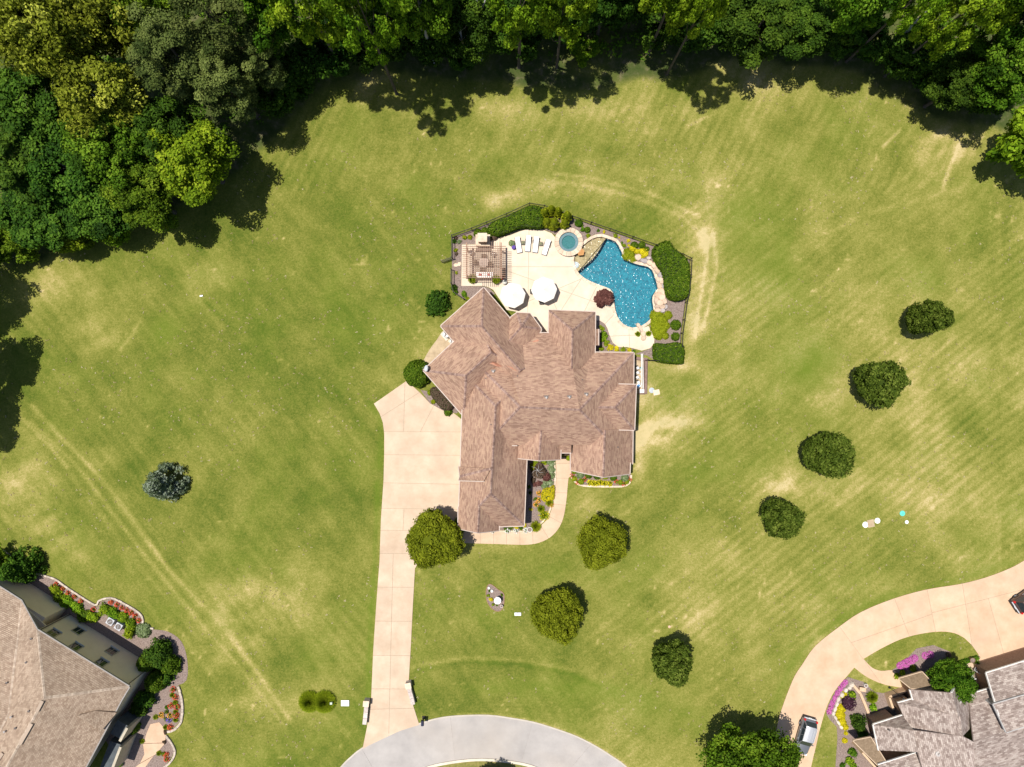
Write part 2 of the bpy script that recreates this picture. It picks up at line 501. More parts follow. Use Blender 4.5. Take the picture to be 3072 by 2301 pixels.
    for k in range(3):   # soften
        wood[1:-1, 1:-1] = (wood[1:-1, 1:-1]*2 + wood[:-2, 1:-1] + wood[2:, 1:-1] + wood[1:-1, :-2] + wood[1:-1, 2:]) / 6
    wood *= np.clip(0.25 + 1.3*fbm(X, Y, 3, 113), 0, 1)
    m = bpy.data.meshes.new('lawn')
    co = np.stack([X.ravel(), Y.ravel(), np.zeros(nx*ny)], -1)
    m.vertices.add(nx*ny); m.vertices.foreach_set('co', co.ravel().astype(np.float32))
    m.loops.add(len(f)*4); m.loops.foreach_set('vertex_index', f.ravel().astype(np.int32))
    m.polygons.add(len(f)); m.polygons.foreach_set('loop_start', np.arange(0, len(f)*4, 4, dtype=np.int32))
    m.update(calc_edges=True)
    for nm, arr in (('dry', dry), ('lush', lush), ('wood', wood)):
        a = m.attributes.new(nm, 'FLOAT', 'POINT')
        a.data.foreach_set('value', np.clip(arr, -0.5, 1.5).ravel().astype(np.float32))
    mat, nt, bs = nodemat('turf')
    L = nt.links.new
    geo = N(nt, 'ShaderNodeNewGeometry')
    def att(n): return N(nt, 'ShaderNodeAttribute', attribute_name=n).outputs['Fac']
    def noise(scale, detail=5, vec=None, rough=0.7):
        t = N(nt, 'ShaderNodeTexNoise'); t.inputs['Scale'].default_value = scale; t.inputs['Detail'].default_value = detail; t.inputs['Roughness'].default_value = rough
        L(vec or geo.outputs['Position'], t.inputs['Vector']); return t.outputs['Fac']
    def madd(x, k, add):
        t = N(nt, 'ShaderNodeMath', operation='MULTIPLY_ADD'); L(x, t.inputs[0]); t.inputs[1].default_value = k
        if isinstance(add, float): t.inputs[2].default_value = add
        else: L(add, t.inputs[2])
        return t.outputs[0]
    fine = noise(3.3, 6, rough=0.75); grain = noise(9.0, 3, rough=0.8); med = noise(0.9, 4)
    mid2 = noise(5.5, 3, rough=0.8)
    dv = madd(fine, 0.95, madd(mid2, 0.55, madd(grain, 0.75, madd(med, 0.35, madd(att('dry'), 0.95, -1.32)))))
    rp = ramp(nt, [(0.0, (0.066, 0.098, 0.011)), (0.28, (0.138, 0.150, 0.025)), (0.52, (0.215, 0.208, 0.048)), (0.78, (0.34, 0.285, 0.105)), (1.0, (0.47, 0.385, 0.20))])
    L(dv, rp.inputs[0])
    lv = madd(noise(2.1, 4), 0.6, madd(att('lush'), 1.0, -0.42))
    mx = N(nt, 'ShaderNodeMix', data_type='RGBA'); mx.inputs[7].default_value = (0.095, 0.150, 0.012, 1)
    cl = N(nt, 'ShaderNodeMath', operation='MULTIPLY', use_clamp=True); cl.inputs[1].default_value = 0.85; L(lv, cl.inputs[0])
    L(cl.outputs[0], mx.inputs[0]); L(rp.outputs[0], mx.inputs[6])
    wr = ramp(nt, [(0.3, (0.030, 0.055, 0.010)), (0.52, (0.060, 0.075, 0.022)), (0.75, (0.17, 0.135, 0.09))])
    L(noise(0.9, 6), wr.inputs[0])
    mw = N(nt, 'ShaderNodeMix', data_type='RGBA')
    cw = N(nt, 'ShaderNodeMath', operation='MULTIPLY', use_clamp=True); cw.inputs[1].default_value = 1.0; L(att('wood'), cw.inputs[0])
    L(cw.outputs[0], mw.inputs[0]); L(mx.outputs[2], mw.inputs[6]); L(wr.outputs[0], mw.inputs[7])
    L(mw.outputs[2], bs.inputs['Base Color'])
    bs.inputs['Roughness'].default_value = 0.95; bs.inputs['Specular IOR Level'].default_value = 0.1
    b = N(nt, 'ShaderNodeBump'); b.inputs['Distance'].default_value = 0.05; b.inputs['Strength'].default_value = 0.8
    L(noise(9.0, 6), b.inputs['Height']); L(b.outputs[0], bs.inputs['Normal'])
    m.materials.append(mat)
    o = bpy.data.objects.new('lawn', m)
    link(o); tag(o, 'mown lawn with dry tan patches and mower stripes around the house', None, None, 'structure')
build_lawn()

# ------------------------------------------------------------------ paving
concrete = surf('warm_concrete', (0.45,0.338,0.24), (0.56,0.438,0.325), 0.5, 0.85, 0.004, 40, 0.04, stain=((0.40,0.30,0.22), 0.3, 0.55))
patio_m = surf('patio_concrete', (0.53,0.435,0.335), (0.65,0.555,0.44), 0.6, 0.8, 0.004, 40, 0.03, stain=((0.62,0.47,0.36), 0.22, 0.55))
joint_m = surf('joint_sand', (0.30,0.24,0.175), (0.38,0.305,0.225), 4, 0.95)
street_m = surf('street_concrete', (0.30,0.28,0.268), (0.385,0.36,0.342), 0.35, 0.9, 0.004, 40, 0.02, stain=((0.43,0.37,0.31), 0.12, 0.5))
kerb_m = surf('kerb_concrete', (0.52,0.46,0.38), (0.64,0.57,0.47), 1.2, 0.85, 0.004, 40)
mulch = surf('mulch', (0.12,0.085,0.075), (0.30,0.235,0.205), 7.0, 0.95, 0.03, 22, stain=((0.21,0.15,0.12), 0.6, 0.6))
soil = surf('dry_soil', (0.33,0.25,0.16), (0.48,0.38,0.25), 1.5, 0.95, 0.02, 18)

def paving(name, outline, lines, mat, z=0.06, gap=0.05, label=None, base=joint_m, smooth=0):
    pts = catmull(outline, smooth) if smooth else outline
    poly = PX(pts)
    o = MB().prism(poly, -0.05, z - 0.025).build(name, base, kind='structure', label=label)
    for q in cut([poly], WL(lines), gap):
        MB().prism(q, z - 0.05, z).build('slab', mat, o)
    return o

DRIVE = [(1218,1144),(1240,1160),(1262,1180),(1290,1210),(1330,1232),(1362,1240),(1390,1262),(1392,1600),(1376,1628),(1330,1634),(1290,1650),(1262,1676),(1245,1705),(1243,1740),(1238,1830),(1232,1950),(1226,2049),(1230,2085),(1240,2117),(1258,2174),
         (1200,2192),(1150,2215),(1110,2234),(1088,2246),(1101,2182),(1114,2092),(1120,1950),(1130,1800),(1139,1680),(1143,1558),(1151,1440),(1153,1360),(1153,1300),(1149,1268),(1139,1240),(1122,1211)]
paving('driveway', DRIVE, [((1100,1294),(1400,1296)),((1205,1500),(1215,1160),(1100,1140,1300,1610)),((1143,1250),(1270,1170),(1100,1100,1400,1293)),((1258,1600),(1264,1295),(1100,1294,1400,1640)),((1322,1640),(1334,1150),(1100,1294,1400,1640)),((1264,1290),(1310,1200),(1200,1100,1400,1293)),
     ((1100,1447),(1400,1453)),((1100,1363),(1400,1366),(1100,1290,1240,1450)),((1100,1524),(1400,1528)),((1100,1590),(1400,1592)),((1100,1660),(1400,1662)),((1180,1662),(1164,2300),(1000,1640,1300,2300)),
     ((1000,1760),(1400,1762)),((1000,1862),(1400,1864)),((1000,1965),(1400,1967)),((1000,2065),(1400,2067)),((1000,2130),(1400,2120)),((1205,1680),(1212,1530),(1100,1520,1290,1665))], concrete, label='pale concrete driveway running from the street up to the garage')

# front walk: curves from the driveway past the front bed to the porch
wo = catmull([(1376,1590),(1500,1592),(1566,1592),(1600,1587),(1632,1568),(1650,1540),(1662,1500),(1668,1450),(1669,1410),(1666,1372)], 4, closed=False)
wi = catmull([(1376,1628),(1500,1632),(1590,1633),(1640,1618),(1672,1590),(1690,1552),(1699,1500),(1703,1455),(1706,1433),(1713,1425),(1713,1372)], 4, closed=False)
paving('front_walk', wo + wi[::-1], [((1441,1580),(1441,1640)),((1481,1580),(1481,1640)),((1520,1580),(1520,1640)),((1559,1580),(1560,1640)),((1596,1575),(1600,1640)),((1622,1575),(1650,1622)),((1646,1548),(1690,1572)),((1655,1511),(1720,1518)),((1660,1476),(1720,1480)),((1660,1434),(1720,1435)),((1660,1390),(1720,1390))], surf('walk_concrete', (0.46,0.33,0.225), (0.57,0.42,0.30), 0.6, 0.85, 0.004, 40, 0.03), z=0.07, label='curved pinkish concrete front walk')

# patio: its east side follows the pool
pool_w = [p for p in POOL if p[1] > 815 and p[0] < 1925][::-1]
PATIO = [(1386,734),(1440,734),(1480,720),(1500,712),(1530,706),(1560,694),(1590,686),(1625,688),(1655,700),(1665,712),(1672,735),(1690,757),(1712,768),(1719,775)] + [(1719,790)] + [(x-7, y+4) for x, y in pool_w if x < 1830] + [(1832,882),(1832,905),(1836,925),(1842,948),(1856,970),(1873,983),(1893,990),(1922,986),(1945,978),(1958,1000),(1963,1012),(1962,1030),(1950,1045),(1925,1052),(1900,1045),(1880,1041),(1855,1041),(1838,1028),(1828,1005),(1822,985),(1815,972),(1800,962),(1780,960),(1660,990),(1640,1005),(1560,960),(1548,935),(1520,930),(1480,870),(1466,862),(1450,858),(1384,858)]
paving('patio', PATIO, [((1380,799.5),(1740,801)),((1587,690),(1583,960)),((1583,905),(1760,830),(1583,800,1850,990)),((1660,905),(1700,1000),(1583,850,1850,1100)),((1745,835),(1700,905),(1640,800,1850,960)),((1790,860),(1740,960),(1640,840,1850,1000)),((1780,905),(1850,930)),((1500,715),(1500,860),(1380,690,1583,870)),((1826,960),(1850,935),(1700,900,1900,1100)),((1885,960),(1890,1060),(1800,930,2000,1100)),((1800,1010),(1960,1003),(1800,930,2000,1100))], patio_m, z=0.08, label='broad cream concrete patio between the house and the pool')

# cul-de-sac
st_out = catmull([(960,2380),(1026,2301),(1055,2272),(1088,2246),(1150,2213),(1200,2191),(1258,2173),(1310,2158),(1369,2150),(1464,2148),(1535,2157),(1601,2169),(1670,2190),(1730,2212),(1785,2240),(1833,2270),(1876,2301),(1930,2360)], 3, closed=False)
STREET = st_out + [(1990,2520),(1800,2900),(1100,2900),(900,2520)]
o = paving('street', STREET, [((1088,2250),(1140,2340)),((1350,2140),(1368,2300)),((1600,2160),(1560,2300)),((1770,2235),(1690,2330))], street_m, z=0.03, gap=0.03, label='grey concrete cul-de-sac street', base=street_m)
def band(name, line, w, z0, z1, mat, parent=None, seg=None, side=1, stone=None, gap=0.02, **kw):
    """A low kerb or edging along a pixel polyline; stone = length of single pieces (parts)."""
    pts = [P(*p) for p in line]
    nrm = []
    for i in range(len(pts)):
        t = (pts[min(i+1, len(pts)-1)] - pts[max(i-1, 0)]); t.normalize()
        nrm.append(Vector((-t.y, t.x, 0)) * side)
    if stone is None:
        poly = [tuple(p[:2]) for p in pts] + [tuple((p + n*w)[:2]) for p, n in list(zip(pts, nrm))[::-1]]
        return MB().prism(poly, z0, z1).build(name, mat, parent, **kw)
    acc = [0.0]
    for a, b in zip(pts[:-1], pts[1:]): acc.append(acc[-1] + (b-a).length)
    def at(s):
        for i in range(len(pts)-1):
            if s <= acc[i+1] or i == len(pts)-2:
                t = (s-acc[i]) / max(1e-6, acc[i+1]-acc[i])
                return pts[i].lerp(pts[i+1], t), nrm[i].lerp(nrm[i+1], t).normalized()
    n = max(1, round(acc[-1]/stone))
    rr = np.random.default_rng(int(abs(pts[0].x*1000)))
    for k in range(n):
        a, na = at(acc[-1]*k/n + gap/2); b, nb = at(acc[-1]*(k+1)/n - gap/2)
        wa, wb = w*(1+0.18*(rr.random()-0.5)), w*(1+0.18*(rr.random()-0.5))
        MB().prism([a[:2], b[:2], (b+nb*wb)[:2], (a+na*wa)[:2]], z0, z1 + 0.03*(rr.random()-0.5)).build(name, mat, parent)
band('kerb', st_out, 0.18, -0.05, 0.05, surf('street_kerb', (0.40,0.36,0.31), (0.50,0.45,0.385), 0.8, 0.9, 0.004, 40), o, side=1)
isl = catmull([(1230,2330),(1275,2301),(1326,2287),(1404,2276),(1472,2275),(1558,2285),(1614,2301),(1660,2330),(1700,2450),(1620,2600),(1440,2650),(1260,2580),(1190,2440)], 3)
turf2 = surf('island_turf', (0.12,0.13,0.03), (0.26,0.22,0.07), 2.5, 0.95, 0.04, 9)
ti = MB().prism(PX(isl), 0.0, 0.10).build('traffic_island', turf2, kind='structure', label='grassy island in the middle of the cul-de-sac')
band('kerb', isl + [isl[0]], 0.32, 0.0, 0.13, kerb_m, ti, side=-1)

# neighbour's drive on the right
dr_out = catmull([(2250,2480),(2300,2350),(2318,2250),(2334,2165),(2344,2129),(2364,2074),(2384,2027),(2407,1992),(2446,1937),(2517,1880),(2584,1835),(2682,1795),(2780,1768),(2879,1752),(2957,1732),(3028,1705),(3072,1681),(3130,1640)], 3, closed=False)
dr_in = [(3300,1640),(3300,1870),(3072,1947),(2938,1986),(2934,1962),(2915,1935),(2893,1914)] + catmull([(2893,1914),(2863,1899),(2820,1894),(2761,1901),(2702,1917),(2643,1945),(2590,1976)], 3, closed=False) + catmull([(2590,1976),(2615,2002),(2643,2012),(2674,2010),(2690,2020),(2705,2060)], 3, closed=False) + [(2700,2062)] + catmull([(2660,2055),(2630,2045),(2596,2028),(2562,2002)], 3, closed=False) + catmull([(2562,2002),(2541,2027),(2505,2070),(2482,2114),(2462,2176),(2447,2240),(2434,2294),(2415,2400),(2400,2480)], 3, closed=False)
paving('side_driveway', dr_out + dr_in, [((2380,2030),(2500,2070),(2250,1900,2600,2500)),((2340,2110),(2480,2150),(2250,2000,2600,2500)),((2400,2170),(2440,1990),(2250,1990,2600,2160)),((2517,1878),(2590,1978)),((2562,2004),(2590,1976),(2480,1960,2760,2100)),((2682,1794),(2730,1915)),((2780,1766),(2806,1895)),((2560,1925),(2800,1840),(2480,1700,2800,1990)),((2806,1835),(3100,1760),(2800,1600,3300,1990)),((2885,1745),(2915,1935)),((2985,1870),(3010,1960),(2900,1800,3300,2000))], surf('tan_concrete', (0.48,0.325,0.21), (0.59,0.425,0.295), 0.5, 0.85, 0.004, 40, 0.05, stain=((0.46,0.33,0.24), 0.3, 0.5)), label='wide tan concrete drive curving round to the right-hand house')

# beds
def bed(name, pts, label, z=0.025, mat=None, smooth=3):
    pp = catmull(pts, smooth) if smooth else pts
    return MB().prism(PX(pp), -0.04, z).build(name, mat or mulch, kind='structure', label=label)
# one mulch bed runs round the fenced pool yard; the patio and pool edge bound it on the inside
ring_out = [(1356,712),(1416,691),(1461,673),(1520,648),(1588,617),(1632,624),(1715,655),(1828,693),(1963,740),(2041,767),(2068,780),(2066,830),(2060,880),(2054,908),(2047,960),(2041,1000),(2040,1078),(1962,1080),(1940,1066)]
ring_in = [(1905,1062),(1950,1046),(1963,1030),(1964,1012),(1958,998),(1948,978),(1966,955),(1968,922),(1966,896),(1980,866),(1976,845),(1970,822),(1960,803),(1940,794),(1915,789),(1896,781),(1884,772),(1873,758),(1862,736),(1850,718),(1822,705),(1805,702),(1782,704),(1760,716),(1742,732),(1735,742),(1700,690),(1665,705),(1655,698),(1625,686),(1590,684),(1560,692),(1530,704),(1500,710),(1440,733),(1386,733),(1383,858),(1450,859),(1468,864),(1486,882),(1420,900),(1392,900),(1365,880),(1356,850)]
bed('garden_bed', ring_out + ring_in, 'mulched planting bed inside the pool fence', smooth=0)
bed('garden_bed', [(1578,1375),(1664,1375),(1668,1412),(1667,1452),(1661,1500),(1648,1540),(1630,1566),(1600,1585),(1566,1590),(1436,1590),(1436,1575),(1576,1575)], 'front mulch bed between the garage wing and the walk', smooth=0)
bed('garden_bed', [(1708,1405),(1889,1405),(1894,1428),(1891,1446),(1876,1458),(1850,1461),(1770,1460),(1740,1456),(1722,1446),(1709,1428)], 'front mulch bed below the right gable', smooth=0)
bed('garden_bed', [(1826,968),(1836,1000),(1850,1030),(1872,1043),(1905,1046),(1905,1058),(1780,1058),(1785,960),(1810,960)], 'small planting bed between the house and pool walk', smooth=0)
bed('garden_bed', catmull([(1463,1758),(1470,1753),(1480,1758),(1495,1770),(1508,1778),(1512,1790),(1510,1815),(1502,1830),(1488,1832),(1472,1820),(1461,1800),(1459,1775)], 3), 'small island bed in the front lawn', smooth=0)
bed('garden_bed', [(1262,1170),(1300,1176),(1376,1220),(1372,1240),(1330,1234),(1290,1212)], 'narrow bed against the west wing', smooth=0)
bed('side_yard', catmull([(1335,990),(1365,1030),(1340,1075),(1300,1110),(1275,1120),(1268,1090),(1288,1050),(1310,1020)], 3), 'dry bare ground beside the air conditioners', mat=soil, z=0.012, smooth=0)
bed('garden_bed', catmull([(0,1650),(22,1665),(80,1715),(160,1738),(200,1765),(285,1818),(300,1806),(330,1797),(355,1805),(415,1840),(427,1862),(424,1880),(460,1888),(505,1895),(545,1925),(562,1980),(560,2040),(530,2060),(540,2090),(543,2130),(538,2165),(515,2187),(500,2190),(495,2205),(515,2235),(520,2260),(505,2285),(470,2320),(380,2330),(150,1900),(0,1740)], 3), 'planting bed wrapping the left-hand house', smooth=0)
bed('garden_bed', [(2562,2037),(2590,2045),(2608,2062),(2625,2076),(2650,2079),(2700,2064),(2720,2120),(2640,2301),(2620,2480),(2500,2480),(2506,2301),(2512,2215),(2510,2180),(2490,2160),(2479,2143),(2484,2115),(2508,2070),(2543,2030)], 'mulch bed before the right-hand house', smooth=0)
bed('garden_bed', [(2674,2011),(2700,1995),(2725,1970),(2750,1945),(2800,1935),(2850,1955),(2850,1990),(2790,2015),(2720,2030),(2690,2035)], 'flower bed by the right-hand house walk', smooth=0)

# ------------------------------------------------------------------ pool and spa
def basin(name, outline, ztop, zfloor, mwall, mfloor, parent):
    m = MB(); n = len(outline)
    m.add([(p[0], p[1], zfloor) for p in outline] + [(p[0], p[1], ztop) for p in outline], [((i+1) % n, i, n+i, n+(i+1) % n) for i in range(n)])
    m.build('pool_wall', mwall, parent)
    MB().sheet(outline, zfloor).build(mfloor[1], mfloor[0], parent)
def water_mat(name, scale, bump, tint, rough=0.16):
    m, nt, bs = nodemat(name)
    L = nt.links.new
    nt.nodes.remove(bs)
    geo = N(nt, 'ShaderNodeNewGeometry')
    tr = N(nt, 'ShaderNodeBsdfTransparent'); tr.inputs[0].default_value = (*tint, 1)
    gl = N(nt, 'ShaderNodeBsdfGlossy'); gl.inputs['Roughness'].default_value = rough
    fr = N(nt, 'ShaderNodeFresnel'); fr.inputs['IOR'].default_value = 1.33
    no = N(nt, 'ShaderNodeTexNoise'); no.inputs['Scale'].default_value = scale; no.inputs['Detail'].default_value = 0.6; no.inputs['Roughness'].default_value = 0.5; no.inputs['Distortion'].default_value = 0.8
    L(geo.outputs['Position'], no.inputs['Vector'])
    b = N(nt, 'ShaderNodeBump'); b.inputs['Distance'].default_value = bump; b.inputs['Strength'].default_value = 1
    L(no.outputs['Fac'], b.inputs['Height']); L(b.outputs[0], gl.inputs['Normal']); L(b.outputs[0], fr.inputs['Normal'])
    mx = N(nt, 'ShaderNodeMixShader')
    L(fr.outputs[0], mx.inputs[0]); L(tr.outputs[0], mx.inputs[1]); L(gl.outputs[0], mx.inputs[2])
    L(mx.outputs[0], nt.nodes['Material Output'].inputs['Surface'])
    return m
pool_plaster = surf('blue_plaster_caustics', (0.001,0.075,0.125), (0.012,0.215,0.29), 6.5, 0.6, 0, detail=2, stain=((0.015,0.27,0.34), 2.2, 0.55))  # noise and stain mottle paint caustics and sky reflections into the plaster colour
shelf_tile = surf('tan_pebble', (0.24,0.165,0.07), (0.48,0.36,0.19), 5.0, 0.6, stain=((0.17,0.13,0.06), 2.2, 0.6))
stone_m = surf('tan_flagstone', (0.50,0.385,0.28), (0.68,0.575,0.45), 1.3, 0.8, 0.01, 14, 0.10, stain=((0.50,0.33,0.22), 0.9, 0.4))
pc = P(1860, 850)
pool = thing('swimming_pool', (pc.x, pc.y, 0), 'free-form blue swimming pool with tan sun shelf beside the patio', 'swimming pool')
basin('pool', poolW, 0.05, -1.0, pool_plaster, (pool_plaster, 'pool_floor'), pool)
basin('shelf', shelfW, 0.05, -0.30, shelf_tile, (shelf_tile, 'sun_shelf'), pool)
MB().sheet(waterOutline, -0.07).build('water', water_mat('pool_water', 3.6, 0.055, (0.93,0.98,0.99)), pool)
ol = POOL[:-1] + SHELF_W[::-1][:-1]
band('coping_stone', ol + [ol[0]], 0.36, -0.04, 0.115, stone_m, pool, side=1, stone=0.62)
band('pool_wall', [(x, y) for x, y in SHELF_E], 0.05, -0.45, -0.12, surf('dark_tile', (0.03,0.05,0.06), (0.06,0.09,0.1), 5, 0.5), pool, side=1)
MB().lathe(P(1727,795,-0.25), [(0.02,0),(0.42,0.0),(0.42,0.04),(0.02,0.05)], 14).build('shelf_seat', surf('pale_tile', (0.38,0.4,0.42), (0.48,0.5,0.52), 5), pool)

sc = P(1705, 728)
spa = thing('spa', (sc.x, sc.y, 0), 'round raised stone hot tub with teal water next to the pool', 'hot tub')
HS = 0.50
grey_pl = surf('grey_plaster', (0.14,0.19,0.22), (0.19,0.25,0.28), 4, 0.7)
teal_pl = surf('teal_plaster', (0.03,0.13,0.14), (0.06,0.20,0.21), 6, 0.7)
def ring(name, r0, r1, z0, z1, mat, parent, c=sc, n=40):
    m = MB(); A = [k*2*math.pi/n for k in range(n)]
    vs_ = [(c.x+r*math.cos(a), c.y+r*math.sin(a), z) for r, z in ((r0,z0),(r1,z0),(r1,z1),(r0,z1)) for a in A]
    fs = []
    for q in range(4):
        for k in range(n):
            fs.append((q*n+k, q*n+(k+1)%n, ((q+1)%4)*n+(k+1)%n, ((q+1)%4)*n+k))
    return m.add(vs_, fs).build(name, mat, parent)
ring('spa_wall', 1.26, 1.72, -0.05, HS-0.04, stone_m, spa)
nst = 18
for k in range(nst):
    a0 = 2*math.pi*k/nst + 0.012; a1 = 2*math.pi*(k+1)/nst - 0.012
    am = (a0+a1)/2
    poly = [(sc.x+r*math.cos(a), sc.y+r*math.sin(a)) for r, a in ((1.22,a0),(1.80,a0),(1.81,am),(1.80,a1),(1.22,a1),(1.225,am))]
    MB().prism(poly, HS-0.05, HS + 0.05 + 0.012*math.sin(k*2.3)).build('coping_stone', stone_m, spa)
ring('spa_bench', 0.86, 1.28, 0.03, 0.27, grey_pl, spa)
MB().lathe((sc.x, sc.y, 0), [(0.02,0.03),(0.88,0.03),(0.88,0.10),(0.02,0.105)], 32).build('spa_floor', teal_pl, spa)
ring('spa_wall', 0.84, 0.87, 0.03, 0.262, teal_pl, spa)
MB().lathe((sc.x, sc.y, 0), [(1.255,HS-0.09),(1.25,HS-0.089)], 40).build('water', water_mat('spa_water', 5.0, 0.006, (0.92,0.97,0.97), 0.1), spa)
q = P(1741, 755, 0.45)
sp_o = MB().prism([(q.x-0.62,q.y+0.28),(q.x-0.05,q.y+0.62),(q.x+0.52,q.y+0.10),(q.x+0.40,q.y-0.42),(q.x-0.20,q.y-0.50)], 0.34, 0.50)
sp_o.build('spillway_stone', surf('orange_stone', (0.36,0.17,0.055), (0.50,0.27,0.10), 2, 0.7, 0.01, 12), spa)

# rock ledge with waterfall
def rock(name, px, py, w, l, h, rz, mat, parent=None, z=0.0, seed=0, **kw):
    rr = np.random.default_rng(seed)
    import bmesh
    bm = bmesh.new()
    c = P(px, py)
    for lev, sc_ in ((0.0, 1.0), (0.62, 0.98), (1.0, 0.8)):
        k = 7
        for i in range(k):
            a = 2*math.pi*(i + 0.35*rr.random() + lev*0.4)/k
            ra = 0.86 + 0.25*rr.random()
            x = w/2*math.cos(a)*ra*sc_; y = l/2*math.sin(a)*ra*sc_
            bm.verts.new((c.x + x*math.cos(rz)-y*math.sin(rz), c.y + x*math.sin(rz)+y*math.cos(rz), z + h*lev*(1+0.12*(rr.random()-0.5))))
    r = bmesh.ops.convex_hull(bm, input=bm.verts)
    bmesh.ops.delete(bm, geom=[v for v in bm.verts if not v.link_faces], context='VERTS')
    bm.verts.index_update()
    m = MB().add([v.co for v in bm.verts], [tuple(v.index for v in f.verts) for f in bm.faces])
    bm.free()
    return m.build(name, mat, parent, **kw)
wf = thing('rock_waterfall', P(1985, 870), 'ledge of stacked tan boulders along the east pool edge', 'rock ledge')
rocks_m = surf('ledge_stone', (0.40,0.30,0.22), (0.63,0.50,0.39), 1.6, 0.8, 0.02, 9, 0.16, stain=((0.46,0.26,0.13), 0.8, 0.45))
gs = surf('grey_boulder', (0.26,0.23,0.22), (0.44,0.385,0.37), 1.6, 0.85, 0.02, 9, 0.10)
for i, (x, y, w, l, h, a, g) in enumerate([(1913,772,.85,.8,.30,0,0),(1932,783,1.0,.6,.35,-.3,1),(1948,790,.9,.65,.40,-.5,0),(1962,797,.8,.9,.45,-.6,0),(1945,775,.6,.45,.3,0,1),(1972,812,1.0,.8,.5,-.9,0),(1981,826,.9,.8,.5,-1.1,1),(1966,808,.5,.6,.3,-.9,0),(1984,842,.8,1.0,.45,0,0),(1973,838,.55,.7,.3,0,0),(1978,858,.6,.8,.3,0.1,0),(1990,858,.6,.7,.35,0,1),(1982,874,.9,.8,.32,.5,0),(1973,886,.9,.8,.45,.4,0),(1985,893,.85,.9,.5,.2,0),(1968,902,.6,1.1,.42,0,0),(1978,910,.9,.8,.5,0,0),(1992,905,.7,.8,.45,0,0),(1971,920,.8,.6,.4,.1,0),(1986,921,.8,.55,.4,0,0),(1972,931,.8,.55,.38,0,0),(1986,932,.7,.6,.35,0,1),(1996,921,.6,.6,.3,0,1),(1990,880,.6,.6,.35,.6,0)]):
    rock('boulder', x, y, w*1.12, l*1.12, h, a, gs if g else rocks_m, wf, seed=i+3)
dj = thing('diving_rock', P(1921, 992), 'long pale flagstone ledge jutting over the pool south end', 'rock ledge')
for i, (x, y, w, l, h, a) in enumerate([(1914,976,.5,.55,.32,.3),(1921,986,.42,1.0,.34,.4),(1928,1001,.55,.9,.30,.35),(1930,1014,.7,.6,.24,.5)]):
    rock('boulder', x, y, w*1.1, l*1.1, h, a, rocks_m, dj, seed=i+60)

# ------------------------------------------------------------------ roofs and houses
sh_main = shingle('brown_shingles', [(0.265,0.163,0.118), (0.328,0.208,0.152), (0.375,0.242,0.175), (0.425,0.285,0.20)])
sh_cap = shingle('ridge_shingles', [(0.22,0.14,0.115), (0.31,0.205,0.17), (0.36,0.245,0.205), (0.42,0.30,0.24)], (0.28, 0.22))
sh_left = shingle('tan_shingles', [(0.275,0.198,0.143), (0.325,0.24,0.177), (0.37,0.28,0.207), (0.41,0.313,0.236)], (0.3, 0.19), 0.03)
sh_right = shingle('grey_brown_shingles', [(0.215,0.165,0.143), (0.29,0.232,0.205), (0.355,0.29,0.258), (0.43,0.365,0.325)], (0.42, 0.2), 0.02)
trim_m = surf('pale_trim', (0.42,0.345,0.30), (0.50,0.42,0.365), 2, 0.6)
white_trim = surf('white_gutter', (0.62,0.60,0.57), (0.75,0.73,0.70), 2, 0.5)
brick_m = surf('tan_brick', (0.30,0.20,0.14), (0.42,0.30,0.22), 5, 0.9, 0.01, 12)
stucco = surf('olive_stucco', (0.70,0.565,0.40), (0.78,0.64,0.46), 0.8, 0.9, 0.006, 20)
dark_glass = plain('window_glass', (0.02,0.03,0.035), 0.08, spec=0.7)

